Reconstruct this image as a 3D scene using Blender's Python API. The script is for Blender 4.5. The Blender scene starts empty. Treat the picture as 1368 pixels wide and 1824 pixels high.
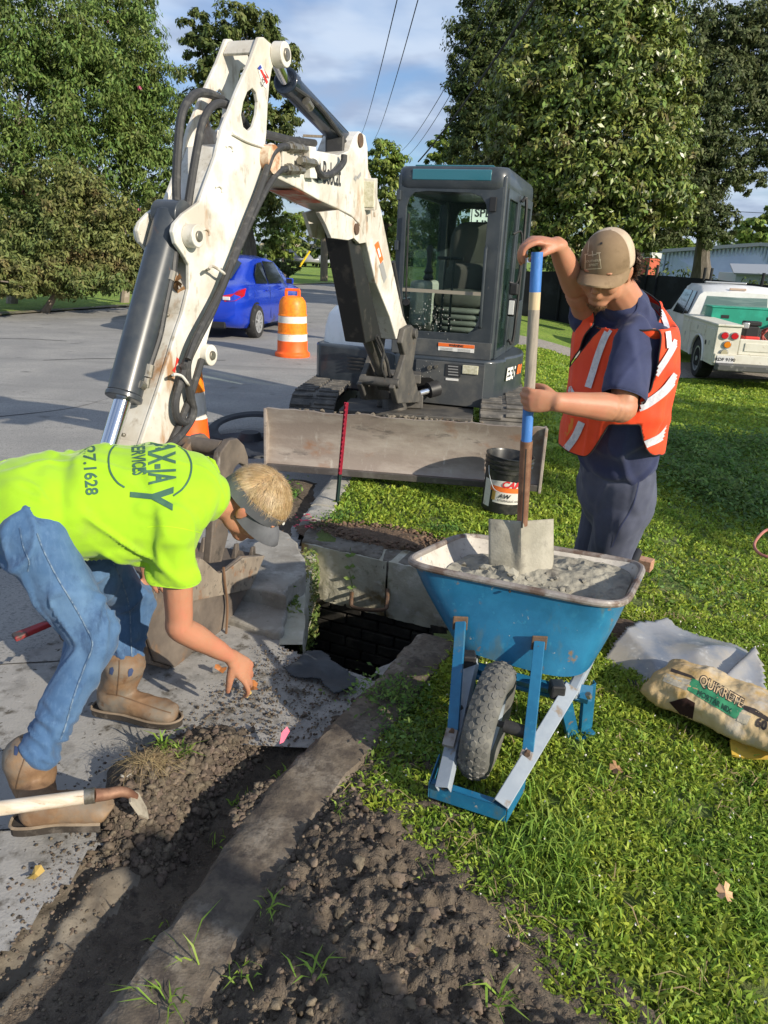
import bpy, bmesh, math, random
import numpy as np
from mathutils import Vector, Matrix, noise as mnoise
from mathutils.bvhtree import BVHTree
random.seed(7); rng = np.random.default_rng(7)
scene = bpy.context.scene
COL = scene.collection
R = math.radians
# ------------------------------------------------------------------ camera
PITCH, ROLL, EYE = 19.2, 2.6, 1.55
FPX = 26 / 36 * 1824
cam = bpy.data.cameras.new('camera'); camo = bpy.data.objects.new('camera', cam); COL.objects.link(camo)
cam.sensor_fit = 'VERTICAL'; cam.sensor_height = 36; cam.lens = 26; cam.clip_start = .05; cam.clip_end = 3000
camo.matrix_world = Matrix.Translation((0, 0, EYE)) @ Matrix.Rotation(R(90 - PITCH), 4, 'X') @ Matrix.Rotation(R(ROLL), 4, 'Z')
scene.camera = camo
# ------------------------------------------------------------------ sun, sky, exposure
SUN_EL = R(23.5); SUN_DIR = Vector((.766, -.643, 0)).normalized() * math.cos(SUN_EL) + Vector((0, 0, math.sin(SUN_EL)))
sl = bpy.data.lights.new('sun', 'SUN'); sl.energy = 4.7; sl.angle = R(.55); sl.color = (1, .9, .74)
so = bpy.data.objects.new('sun', sl); COL.objects.link(so); so.rotation_euler = SUN_DIR.to_track_quat('Z', 'Y').to_euler()
world = bpy.data.worlds.new('World'); scene.world = world; world.use_nodes = True
scene.view_settings.view_transform = 'Standard'; scene.view_settings.look = 'None'
scene.view_settings.gamma = 1; scene.view_settings.exposure = 0.45
scene.view_settings.use_curve_mapping = False
def sky():
    nt = world.node_tree; nt.nodes.clear(); N = nt.nodes.new; L = nt.links.new
    out = N('ShaderNodeOutputWorld'); bg = N('ShaderNodeBackground'); L(bg.outputs[0], out.inputs[0]); bg.inputs[1].default_value = .1
    s = N('ShaderNodeTexSky'); s.sky_type = 'NISHITA'; s.sun_disc = False; s.sun_elevation = SUN_EL
    s.sun_rotation = math.atan2(SUN_DIR.x, SUN_DIR.y); s.dust_density = 1.2; s.ozone_density = 2.0; s.air_density = 1.0
    tc = N('ShaderNodeTexCoord'); sep = N('ShaderNodeSeparateXYZ'); L(tc.outputs['Generated'], sep.inputs[0])
    z = N('ShaderNodeMath'); z.operation = 'MAXIMUM'; L(sep.outputs[2], z.inputs[0]); z.inputs[1].default_value = 0
    za = N('ShaderNodeMath'); za.operation = 'ADD'; L(z.outputs[0], za.inputs[0]); za.inputs[1].default_value = .16
    cx = N('ShaderNodeMath'); cx.operation = 'DIVIDE'; L(sep.outputs[0], cx.inputs[0]); L(za.outputs[0], cx.inputs[1])
    cy = N('ShaderNodeMath'); cy.operation = 'DIVIDE'; L(sep.outputs[1], cy.inputs[0]); L(za.outputs[0], cy.inputs[1])
    cb = N('ShaderNodeCombineXYZ'); L(cx.outputs[0], cb.inputs[0]); L(cy.outputs[0], cb.inputs[1])
    n1 = N('ShaderNodeTexNoise'); n1.inputs['Scale'].default_value = 1.5; n1.inputs['Detail'].default_value = 5; n1.inputs['Roughness'].default_value = .47; n1.inputs['Distortion'].default_value = .25
    L(cb.outputs[0], n1.inputs['Vector'])
    r1 = N('ShaderNodeMapRange'); r1.inputs[1].default_value = .30; r1.inputs[2].default_value = .60; r1.interpolation_type = 'SMOOTHSTEP'; L(n1.outputs[0], r1.inputs[0])
    n2 = N('ShaderNodeTexNoise'); n2.inputs['Scale'].default_value = 2.3; n2.inputs['Detail'].default_value = 4; L(cb.outputs[0], n2.inputs['Vector'])
    r2 = N('ShaderNodeMapRange'); r2.inputs[1].default_value = .4; r2.inputs[2].default_value = .62; r2.interpolation_type = 'SMOOTHSTEP'; L(n2.outputs[0], r2.inputs[0])
    cc = N('ShaderNodeMix'); cc.data_type = 'RGBA'; cc.inputs[6].default_value = (5.0, 5.8, 7.0, 1); cc.inputs[7].default_value = (3.0, 3.6, 4.9, 1); L(r2.outputs[0], cc.inputs[0])
    mul = N('ShaderNodeMath'); mul.operation = 'MULTIPLY'; mul.inputs[1].default_value = .88; L(r1.outputs[0], mul.inputs[0])
    mx = N('ShaderNodeMix'); mx.data_type = 'RGBA'; L(mul.outputs[0], mx.inputs[0])
    tint = N('ShaderNodeMix'); tint.data_type = 'RGBA'; tint.blend_type = 'MULTIPLY'; tint.inputs[0].default_value = 1; tint.inputs[7].default_value = (.78, .92, 1.12, 1)
    L(s.outputs[0], tint.inputs[6]); L(tint.outputs[2], mx.inputs[6]); L(cc.outputs[2], mx.inputs[7]); L(mx.outputs[2], bg.inputs[0])
sky()
# ------------------------------------------------------------------ projection helpers (photo pixels -> points of the place)
_p, _r = R(PITCH), R(ROLL)
_fwd = Vector((0, math.cos(_p), -math.sin(_p))); _rt = Vector((1, 0, 0)); _up = Vector((0, math.sin(_p), math.cos(_p)))
_RR = _rt * math.cos(_r) + _up * math.sin(_r); _UU = -_rt * math.sin(_r) + _up * math.cos(_r); EYEP = Vector((0, 0, EYE))
def ray(x, y): return _fwd + _RR * ((x - 684) / FPX) - _UU * ((y - 912) / FPX)
def g(x, y, z=0.):
    d = ray(x, y); return EYEP + d * ((z - EYE) / d.z)
def at(x, y, Y):
    d = ray(x, y); return EYEP + d * (Y / d.y)
# ------------------------------------------------------------------ numpy noise
def vnoise(x, y, seed=0):
    xi = np.floor(x).astype(np.int64); yi = np.floor(y).astype(np.int64); fx = x - xi; fy = y - yi
    fx = fx * fx * (3 - 2 * fx); fy = fy * fy * (3 - 2 * fy)
    def h(a, b):
        n = (a * 374761393 + b * 668265263 + seed * 974634777) & 0xffffffff
        n = ((n ^ (n >> 13)) * 1274126177) & 0xffffffff
        return ((n ^ (n >> 16)) & 0xffff) / 65535.
    return (h(xi, yi) * (1 - fx) + h(xi + 1, yi) * fx) * (1 - fy) + (h(xi, yi + 1) * (1 - fx) + h(xi + 1, yi + 1) * fx) * fy
def fbm(x, y, sc=1., octs=4, seed=0, rough=.5):
    x = np.asarray(x, float) * sc; y = np.asarray(y, float) * sc; a = 1.; t = 0.; s = 0.
    for o in range(octs):
        s = s + a * (vnoise(x + 17.3 * o, y - 9.1 * o, seed + o) - .5); t += a; a *= rough; x = x * 2.03; y = y * 2.03
    return s / t * 2
def sstep(a, b, x):
    t = np.clip((np.asarray(x, float) - a) / (b - a), 0, 1); return t * t * (3 - 2 * t)
# ------------------------------------------------------------------ materials
MATS = {}
def split_loose():
    """pieces of these parts that are separate bodies become separate parts"""
    for o in list(bpy.data.objects):
        if o.type != 'MESH' or o.name.split('.')[0] not in SPLIT or len(o.modifiers) > 1: continue
        bm = bmesh.new(); bm.from_mesh(o.data); bm.verts.ensure_lookup_table(); seen = set(); groups = []
        for v in bm.verts:
            if v.index in seen: continue
            st = [v]; seen.add(v.index); comp = []
            while st:
                w = st.pop(); comp.append(w.index)
                for e in w.link_edges:
                    q = e.other_vert(w)
                    if q.index not in seen: seen.add(q.index); st.append(q)
            groups.append(set(comp))
        bm.free()
        if not 1 < len(groups) < 40: continue
        src = o.data
        for k, gset in enumerate(groups):
            me = src.copy(); bm = bmesh.new(); bm.from_mesh(me); bmesh.ops.delete(bm, geom=[v for v in bm.verts if v.index not in gset], context='VERTS'); bm.to_mesh(me); bm.free()
            if k == 0: o.data = me
            else: c = o.copy(); c.data = me; COL.objects.link(c)
SPLIT = {'pin_boss', 'reflective_tape', 'pin', 'weld_arc', 'hose_bracket', 'soil_crumb', 'swing_pin', 'blade_arm', 'track_wheel', 'bucket_tooth', 'bucket_ear', 'bucket_link', 'cylinder_lug', 'travel_lever', 'feed_hose', 'lift_hose', 'fitting', 'louvre', 'door_rail', 'swing_post', 'cab_pillar', 'bolt', 'handle_post', 'stud', 'printed_mark', 'blade_cylinder', 'grease_fitting'}
def mat(name, base, rough=.6, metal=0., layers=(), bump=(), spec=.5, coat=0., trans=0., alpha=1., ior=1.45, island=0., transl=0., sheen=0., rough2=None):
    """layers: (colour, scale, lo, hi[, stretch xyz]) laid over base by noise; bump: (scale, strength, distance)"""
    if name in MATS: return MATS[name]
    m = bpy.data.materials.new(name); m.use_nodes = True; nt = m.node_tree; N = nt.nodes.new; L = nt.links.new
    b = nt.nodes['Principled BSDF']; geo = N('ShaderNodeNewGeometry')
    b.inputs['Roughness'].default_value = rough; b.inputs['Metallic'].default_value = metal
    b.inputs['Specular IOR Level'].default_value = spec; b.inputs['Coat Weight'].default_value = coat; b.inputs['Coat Roughness'].default_value = .08
    b.inputs['Transmission Weight'].default_value = trans; b.inputs['IOR'].default_value = ior; b.inputs['Alpha'].default_value = alpha
    b.inputs['Sheen Weight'].default_value = sheen
    prev = None; base4 = tuple(base) + (1,)
    rgb = N('ShaderNodeRGB'); rgb.outputs[0].default_value = base4; prev = rgb.outputs[0]
    k = 0; last_mask = None
    for ly in layers:
        c, sc, lo, hi = ly[:4]; st = ly[4] if len(ly) > 4 else None
        mp = N('ShaderNodeMapping'); L(geo.outputs['Position'], mp.inputs[0]); mp.inputs['Location'].default_value = (k * 3.7, k * 1.9, k * 2.3)
        if st: mp.inputs['Scale'].default_value = st
        n = N('ShaderNodeTexNoise'); n.inputs['Scale'].default_value = sc; n.inputs['Detail'].default_value = 6; n.inputs['Roughness'].default_value = .62
        L(mp.outputs[0], n.inputs['Vector'])
        r = N('ShaderNodeMapRange'); r.inputs[1].default_value = lo; r.inputs[2].default_value = hi; L(n.outputs[0], r.inputs[0])
        mx = N('ShaderNodeMix'); mx.data_type = 'RGBA'; L(r.outputs[0], mx.inputs[0]); L(prev, mx.inputs[6]); mx.inputs[7].default_value = tuple(c) + (1,)
        prev = mx.outputs[2]; last_mask = r.outputs[0]; k += 1
    if island:
        hs = N('ShaderNodeHueSaturation'); L(prev, hs.inputs['Color'])
        r = N('ShaderNodeMapRange'); L(geo.outputs['Random Per Island'], r.inputs[0]); r.inputs[3].default_value = 1 - island; r.inputs[4].default_value = 1 + island
        L(r.outputs[0], hs.inputs['Value'])
        w = N('ShaderNodeTexWhiteNoise'); w.noise_dimensions = '1D'; L(geo.outputs['Random Per Island'], w.inputs['W'])
        r = N('ShaderNodeMapRange'); L(w.outputs[0], r.inputs[0]); r.inputs[3].default_value = .5 - island * .055; r.inputs[4].default_value = .5 + island * .04; L(r.outputs[0], hs.inputs['Hue'])
        prev = hs.outputs[0]
    L(prev, b.inputs['Base Color'])
    if rough2 is not None and last_mask is not None:
        r = N('ShaderNodeMapRange'); L(last_mask, r.inputs[0]); r.inputs[3].default_value = rough; r.inputs[4].default_value = rough2; L(r.outputs[0], b.inputs['Roughness'])
    nprev = None
    for sc, stg, dist in bump:
        n = N('ShaderNodeTexNoise'); n.inputs['Scale'].default_value = sc; n.inputs['Detail'].default_value = 5; L(geo.outputs['Position'], n.inputs['Vector'])
        bp = N('ShaderNodeBump'); bp.inputs['Strength'].default_value = stg; bp.inputs['Distance'].default_value = dist; L(n.outputs[0], bp.inputs['Height'])
        if nprev: L(nprev, bp.inputs['Normal'])
        nprev = bp.outputs[0]
    if nprev: L(nprev, b.inputs['Normal'])
    if transl:
        t = N('ShaderNodeBsdfTranslucent'); L(prev, t.inputs[0]); ms = N('ShaderNodeMixShader'); ms.inputs[0].default_value = transl
        L(b.outputs[0], ms.inputs[1]); L(t.outputs[0], ms.inputs[2]); L(ms.outputs[0], nt.nodes['Material Output'].inputs[0])
    MATS[name] = m; return m
# ------------------------------------------------------------------ object helpers
def tag(o, label=None, cat=None, group=None, kind=None):
    if label: o['label'] = label
    if cat: o['category'] = cat
    if group: o['group'] = group
    if kind: o['kind'] = kind
    return o
def link(name, me, mats=(), parent=None, smooth=False, center=True):
    o = bpy.data.objects.new(name, me); COL.objects.link(o)
    for m in (mats if isinstance(mats, (list, tuple)) else [mats]): me.materials.append(m)
    n = len(me.vertices)
    if center and n:
        co = np.empty(n * 3, np.float32); me.vertices.foreach_get('co', co); co = co.reshape(-1, 3)
        c = (co.min(0) + co.max(0)) / 2; c[2] = co[:, 2].min(); me.vertices.foreach_set('co', (co - c).ravel()); o.location = [float(v) for v in c]
    if smooth and len(me.polygons): me.polygons.foreach_set('use_smooth', np.ones(len(me.polygons), bool))
    me.update()
    if parent is not None:
        o.parent = parent; o.matrix_parent_inverse = pmat(parent).inverted()
    return o
PM = {}
def pmat(o):
    if o.name in PM: return PM[o.name]
    M = Matrix.LocRotScale(o.location, o.rotation_euler, o.scale)
    if o.parent is not None: M = pmat(o.parent) @ o.matrix_parent_inverse @ M
    PM[o.name] = M; return M
def empty(name, loc, label, cat, group=None, rz=0):
    o = bpy.data.objects.new(name, None); COL.objects.link(o); o.location = loc; o.rotation_euler = (0, 0, rz); o.empty_display_size = .1
    return tag(o, label, cat, group)
def tris_mesh(name, V, F):
    me = bpy.data.meshes.new(name); V = np.asarray(V, np.float32); F = np.asarray(F, np.int32); k = F.shape[1]
    me.vertices.add(len(V)); me.vertices.foreach_set('co', V.ravel()); me.loops.add(F.size); me.loops.foreach_set('vertex_index', F.ravel())
    me.polygons.add(len(F)); me.polygons.foreach_set('loop_start', np.arange(len(F), dtype=np.int32) * k); me.polygons.foreach_set('loop_total', np.full(len(F), k, np.int32))
    me.update(calc_edges=True); return me
def catmull(pts, n=6):
    P = [Vector(p) for p in pts]
    if len(P) < 3: return [P[0].lerp(P[-1], i / n) for i in range(n + 1)]
    P = [P[0] * 2 - P[1]] + P + [P[-1] * 2 - P[-2]]; out = []
    for i in range(1, len(P) - 2):
        a, b, c, d = P[i - 1:i + 3]
        for k in range(n):
            t = k / n; out.append(.5 * ((2 * b) + (c - a) * t + (2 * a - 5 * b + 4 * c - d) * t * t + (3 * b - 3 * c + d - a) * t ** 3))
    out.append(P[-2]); return out
class MB:
    def __init__(s, T=None): s.v = []; s.f = []; s.m = []; s.mi = 0; s.T = T
    def add(s, V, F, M=None):
        o = len(s.v)
        for p in V:
            p = Vector(p); p = M @ p if M is not None else p
            s.v.append(tuple(s.T @ p) if s.T is not None else tuple(p))
        for f in F: s.f.append(tuple(i + o for i in f)); s.m.append(s.mi)
        return s
    def box(s, c, d, rot=None, M=None):
        x, y, z = d[0] / 2, d[1] / 2, d[2] / 2
        V = [Vector((a, b, e)) for e in (-z, z) for a, b in ((-x, -y), (x, -y), (x, y), (-x, y))]
        if rot is not None: V = [rot @ v for v in V]
        V = [v + Vector(c) for v in V]
        return s.add(V, [(3, 2, 1, 0), (4, 5, 6, 7), (0, 1, 5, 4), (1, 2, 6, 5), (2, 3, 7, 6), (3, 0, 4, 7)], M)
    def bar(s, a, b, w, h, up=(0, 0, 1), M=None, w2=None, h2=None):
        a, b = Vector(a), Vector(b); d = (b - a).normalized(); u = Vector(up); r = d.cross(u)
        if r.length < 1e-4: r = d.cross(Vector((1, 0, 0)))
        r.normalize(); u = r.cross(d); w2 = w if w2 is None else w2; h2 = h if h2 is None else h2
        V = [p + r * x * ww / 2 + u * y * hh / 2 for p, ww, hh in ((a, w, h), (b, w2, h2)) for x, y in ((-1, -1), (1, -1), (1, 1), (-1, 1))]
        return s.add(V, [(0, 1, 2, 3), (7, 6, 5, 4), (0, 4, 5, 1), (1, 5, 6, 2), (2, 6, 7, 3), (3, 7, 4, 0)], M)
    def cyl(s, a, b, r0, r1=None, n=16, caps=True, M=None, inner=None):
        a, b = Vector(a), Vector(b); r1 = r0 if r1 is None else r1; d = (b - a).normalized()
        x = d.orthogonal().normalized(); y = d.cross(x)
        V = [p + (x * math.cos(2 * math.pi * i / n) + y * math.sin(2 * math.pi * i / n)) * r for p, r in ((a, r0), (b, r1)) for i in range(n)]
        F = [(i, (i + 1) % n, n + (i + 1) % n, n + i) for i in range(n)]
        if caps: F += [tuple(range(n))[::-1], tuple(range(n, 2 * n))]
        return s.add(V, F, M)
    def ring(s, a, b, ro, ri, n=24, M=None):
        a, b = Vector(a), Vector(b); d = (b - a).normalized(); x = d.orthogonal().normalized(); y = d.cross(x); V = []
        for p, r in ((a, ro), (b, ro), (b, ri), (a, ri)):
            V += [p + (x * math.cos(2 * math.pi * i / n) + y * math.sin(2 * math.pi * i / n)) * r for i in range(n)]
        F = [(k * n + i, k * n + (i + 1) % n, ((k + 1) % 4) * n + (i + 1) % n, ((k + 1) % 4) * n + i) for k in range(4) for i in range(n)]
        return s.add(V, F, M)
    def tube(s, pts, r, n=8, sm=5, M=None, flat=1.):
        P = catmull(pts, sm) if sm else [Vector(p) for p in pts]; K = len(P); V = []; F = []; prev = None
        rr = r if callable(r) else (lambda t: r)
        for i, p in enumerate(P):
            d = (P[min(i + 1, K - 1)] - P[max(i - 1, 0)]).normalized()
            if prev is None: x = d.orthogonal().normalized()
            else: x = (prev - d * prev.dot(d)).normalized()
            prev = x; y = d.cross(x); q = rr(i / (K - 1))
            V += [p + (x * math.cos(2 * math.pi * j / n) + y * math.sin(2 * math.pi * j / n) * flat) * q for j in range(n)]
        for i in range(K - 1):
            F += [(i * n + j, i * n + (j + 1) % n, (i + 1) * n + (j + 1) % n, (i + 1) * n + j) for j in range(n)]
        F += [tuple(range(n))[::-1], tuple(range((K - 1) * n, K * n))]
        return s.add(V, F, M)
    def lathe(s, prof, n=24, M=None, sx=1., sy=1.):
        V = []; F = []
        for r, z in prof: V += [(r * sx * math.cos(2 * math.pi * i / n), r * sy * math.sin(2 * math.pi * i / n), z) for i in range(n)]
        for k in range(len(prof) - 1): F += [(k * n + i, k * n + (i + 1) % n, (k + 1) * n + (i + 1) % n, (k + 1) * n + i) for i in range(n)]
        return s.add(V, F, M)
    def extr(s, A, B):
        """prism between two equal outlines A and B (lists of points)"""
        n = len(A); return s.add(list(A) + list(B), [tuple(range(n))[::-1], tuple(range(n, 2 * n))] + [(i, (i + 1) % n, n + (i + 1) % n, n + i) for i in range(n)])
    def extr_hole(s, A, B, HA, HB):
        """prism with one hole; outline and hole are bridged by fans through bmesh triangulation"""
        bm = bmesh.new(); va = [bm.verts.new(p) for p in A]; vh = [bm.verts.new(p) for p in HA]
        ea = [bm.edges.new((va[i], va[(i + 1) % len(va)])) for i in range(len(va))] + [bm.edges.new((vh[i], vh[(i + 1) % len(vh)])) for i in range(len(vh))]
        bmesh.ops.triangle_fill(bm, edges=ea, use_beauty=True); bm.verts.index_update(); bm.verts.ensure_lookup_table()
        T = [[v.index for v in f.verts] for f in bm.faces]; bm.free(); na, nh = len(A), len(HA)
        V = list(A) + list(HA) + list(B) + list(HB); o = na + nh
        F = [tuple(t) for t in T] + [tuple(i + o for i in t[::-1]) for t in T]
        F += [(i, (i + 1) % na, o + (i + 1) % na, o + i) for i in range(na)] + [(na + (i + 1) % nh, na + i, o + na + i, o + na + (i + 1) % nh) for i in range(nh)]
        return s.add(V, F)
    def ico(s, c, r, sub=1, amp=.25, seed=0, sc=(1, 1, 1)):
        bm = bmesh.new(); bmesh.ops.create_icosphere(bm, subdivisions=sub, radius=1); bm.verts.index_update()
        V = []
        for v in bm.verts:
            q = v.co * (1 + amp * mnoise.noise(v.co * 1.3 + Vector((seed * 3.1, seed, 0)))* 2); V.append(Vector(c) + Vector((q.x * sc[0], q.y * sc[1], q.z * sc[2])) * r)
        F = [tuple(w.index for w in f.verts) for f in bm.faces]; bm.free(); return s.add(V, F)
    def build(s, name, mats, parent=None, smooth=False, bevel=0., bseg=2, angle=35, recalc=True):
        me = bpy.data.meshes.new(name); me.from_pydata(s.v, [], s.f)
        if recalc:
            bm = bmesh.new(); bm.from_mesh(me); bmesh.ops.recalc_face_normals(bm, faces=bm.faces); bm.to_mesh(me); bm.free()
        else: pass
        if any(s.m): me.polygons.foreach_set('material_index', np.array(s.m, np.int32))
        o = link(name, me, mats, parent, smooth)
        if smooth: 
            try: me.set_sharp_from_angle(angle=R(angle))
            except Exception: pass
        if bevel:
            b = o.modifiers.new('bevel', 'BEVEL'); b.width = bevel; b.segments = bseg; b.limit_method = 'ANGLE'; b.angle_limit = R(40); b.harden_normals = False
        return o
def poly_round(pts, n=3):
    """closed smooth outline from control points (2D tuples)"""
    k = len(pts); out = []
    for i in range(k):
        a, b, c, d = [Vector(pts[(i + j) % k]) for j in (-1, 0, 1, 2)]
        for q in range(n):
            t = q / n; out.append(tuple(.5 * ((2 * b) + (c - a) * t + (2 * a - 5 * b + 4 * c - d) * t * t + (3 * b - 3 * c + d - a) * t ** 3)))
    return out
def text_mesh(txt, size=1., bold=0., shear=0., cut=None):
    cu = bpy.data.curves.new('txt', 'FONT'); cu.body = txt; cu.size = size; cu.align_x = 'CENTER'; cu.align_y = 'CENTER'; cu.offset = bold; cu.shear = shear; cu.resolution_u = 3
    o = bpy.data.objects.new('txt', cu); COL.objects.link(o); dg = bpy.context.evaluated_depsgraph_get(); dg.update()
    me = bpy.data.meshes.new_from_object(o.evaluated_get(dg)); bpy.data.objects.remove(o); bpy.data.curves.remove(cu)
    bm = bmesh.new(); bm.from_mesh(me); bpy.data.meshes.remove(me)
    if cut:
        xs = [v.co.x for v in bm.verts]; ys = [v.co.y for v in bm.verts]
        for ax, lo, hi in ((0, min(xs), max(xs)), (1, min(ys), max(ys))):
            t = lo + cut
            while t < hi:
                co = Vector((t, 0, 0)) if ax == 0 else Vector((0, t, 0)); no = Vector((1, 0, 0)) if ax == 0 else Vector((0, 1, 0))
                bmesh.ops.bisect_plane(bm, geom=bm.verts[:] + bm.edges[:] + bm.faces[:], plane_co=co, plane_no=no); t += cut
    bm.verts.index_update(); V = [v.co.copy() for v in bm.verts]; F = [tuple(v.index for v in f.verts) for f in bm.faces]; bm.free(); return V, F
def add_text(mb, txt, size, origin, ux, uy, bold=0., shear=0., sx=1., off=0.0):
    """flat lettering; ux = reading direction, uy = up direction"""
    V, F = text_mesh(txt, size, bold, shear); ux, uy = Vector(ux).normalized(), Vector(uy).normalized(); nn = ux.cross(uy); o = Vector(origin) + nn * off
    mb.add([o + ux * v.x * sx + uy * v.y for v in V], F); return mb
def project_decal(name, V, F, origin, ux, uy, dirn, bvh, m, parent, off=.002):
    ux, uy, dirn = Vector(ux).normalized(), Vector(uy).normalized(), Vector(dirn).normalized(); out = []; ok = []
    for v in V:
        p = Vector(origin) + ux * v[0] + uy * v[1]; h = bvh.ray_cast(p - dirn * .6, dirn)
        if h[0] is None: out.append(p); ok.append(False)
        else: out.append(h[0] + h[1] * off if h[1].dot(dirn) < 0 else h[0] - h[1] * off); ok.append(True)
    F2 = [f for f in F if all(ok[i] for i in f)]
    mb = MB(); mb.add(out, F2); return mb.build(name, m, parent, smooth=True, recalc=False)
# ------------------------------------------------------------------ shared materials
asphalt = mat('asphalt', (.255, .25, .24), .9, layers=[((.33, .32, .30), 1.1, .42, .66), ((.15, .148, .145), 80, .50, .68), ((.44, .43, .41), 120, .60, .72), ((.20, .197, .19), .7, .56, .70, (.3, 2.5, 1)), ((.15, .146, .14), 3, .62, .72)], bump=[(220, .5, .004), (30, .2, .006)])
conc = mat('old_concrete', (.30, .29, .275), .88, layers=[((.31, .30, .285), 4, .4, .65), ((.15, .145, .135), 9, .5, .75), ((.09, .08, .065), 14, .55, .68), ((.06, .05, .04), 40, .62, .68), ((.40, .39, .38), 60, .6, .8)], bump=[(120, .4, .004), (14, .3, .01)])
conc_pale = mat('pale_concrete', (.36, .345, .31), .9, layers=[((.25, .24, .21), 5, .45, .7), ((.42, .40, .34), 14, .55, .75), ((.13, .10, .06), 4, .62, .72, (1, 1, .4)), ((.12, .15, .06), 7, .66, .76)], bump=[(80, .5, .005), (12, .4, .015)])
soil = mat('dark_soil', (.085, .066, .049), .95, layers=[((.135, .108, .080), 9, .4, .65), ((.045, .035, .028), 34, .5, .7), ((.20, .165, .125), 90, .60, .78)], bump=[(240, .6, .004), (60, .8, .012)])
soil_red = mat('brown_soil', (.10, .066, .042), .95, layers=[((.15, .10, .065), 12, .4, .65), ((.055, .036, .025), 40, .5, .7)], bump=[(200, .6, .004), (60, .8, .012)])
soil_fine = mat('silt', (.130, .108, .082), .92, layers=[((.19, .165, .13), 5, .42, .64), ((.075, .06, .046), 10, .50, .68), ((.06, .05, .04), 60, .58, .7)], bump=[(200, .4, .003), (40, .4, .006)])
clodm = mat('soil_clods', (.10, .078, .057), .95, layers=[((.155, .122, .09), 25, .4, .65), ((.05, .04, .03), 60, .5, .7)], bump=[(300, .6, .003), (90, .6, .006)], island=.35)
grassm = mat('grass_blades', (.25, .37, .05), .5, layers=[((.36, .45, .06), 2.2, .4, .6), ((.15, .27, .035), 7, .52, .7), ((.42, .40, .14), 24, .66, .76)], island=.4, transl=.42, spec=.35)
grass_long = mat('long_grass', (.24, .38, .06), .5, layers=[((.26, .34, .07), 9, .5, .7)], island=.3, transl=.4, spec=.3)
dry = mat('dry_straw', (.38, .29, .15), .8, island=.3, transl=.2)
lawn_g = mat('lawn_ground', (.10, .125, .035), .95, layers=[((.10, .14, .03), 2.5, .4, .6), ((.05, .042, .025), 9, .55, .7), ((.12, .16, .035), 40, .5, .7)], bump=[(60, .8, .02), (400, .6, .004)])
far_grass = mat('far_grass', (.24, .36, .045), .95, layers=[((.17, .28, .035), .5, .42, .6), ((.33, .40, .08), 1.4, .5, .7), ((.13, .20, .03), 14, .45, .65)], bump=[(25, 1., .06)])
gravel = mat('gravel', (.32, .29, .25), .95, layers=[((.20, .18, .16), 18, .45, .6), ((.42, .39, .34), 30, .55, .7)], bump=[(40, .8, .02)])
# ------------------------------------------------------------------ curb line and terrain shape
_ky = np.array([.3, .78, 1.07, 1.46, 1.80, 2.33, 2.86, 3.6, 4.25, 5.17, 12, 34, 80]); _kx = np.array([-.98, -.70, -.57, -.44, -.335, -.075, .175, -.47, -.51, -.40, .95, 5.3, 14.5])
_ky2 = np.array([.3, .78, 1.07, 1.46, 1.80, 2.33, 2.86]); _kx2 = _kx[:7]
def Kx(y): return np.interp(y, _ky2, _kx2)          # near curb, left edge of its top
def Rx(y): return np.interp(y, _ky[8:], _kx[8:])    # curb beyond the inlet
PIT = [(-.42, 2.80), (-.01, 2.57), (.165, 2.83), (.50, 2.98), (.56, 3.46), (.18, 3.60), (-.45, 3.88), (-.47, 3.3)]
def inside(px, py, poly):
    c = np.zeros(np.shape(px), bool); n = len(poly)
    for i in range(n):
        x1, y1 = poly[i]; x2, y2 = poly[(i + 1) % n]
        c ^= ((y1 > py) != (y2 > py)) & (px < (x2 - x1) * (py - y1) / (y2 - y1 + 1e-12) + x1)
    return c
# boundary between dug soil and grass
GB = [g(1100, 1880), g(1020, 1824), g(960, 1750), g(890, 1650), g(815, 1560), g(730, 1490), g(690, 1420), g(700, 1330), g(722, 1250), g(775, 1172)]
_gy = np.array([p.y for p in GB]); _gx = np.array([p.x for p in GB])
def Gx(y): return np.interp(y, _gy, _gx) - .045
def lawn_z(x, y):
    rx = np.where(np.asarray(y) < 3.2, Kx(np.minimum(y, 2.86)), Rx(y)); d = x - rx
    z = -.30 * sstep(.7, 4.2, d) + .02 * fbm(x, y, .9, 3, 5) * sstep(.1, 1, d) + .008 * fbm(x, y, 6, 3, 8)
    return z - .005 - .2 * sstep(2.6, 4.6, x) * sstep(6, 12, y)
_LP = [g(-40, 1790, -.04), g(60, 1700, -.04), g(150, 1600, -.04), g(210, 1520, -.04), g(215, 1440, -.04), g(205, 1370, -.04), g(330, 1300, -.04)]
def Lx(y): return np.interp(y, [p.y for p in _LP], [p.x for p in _LP])
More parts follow.
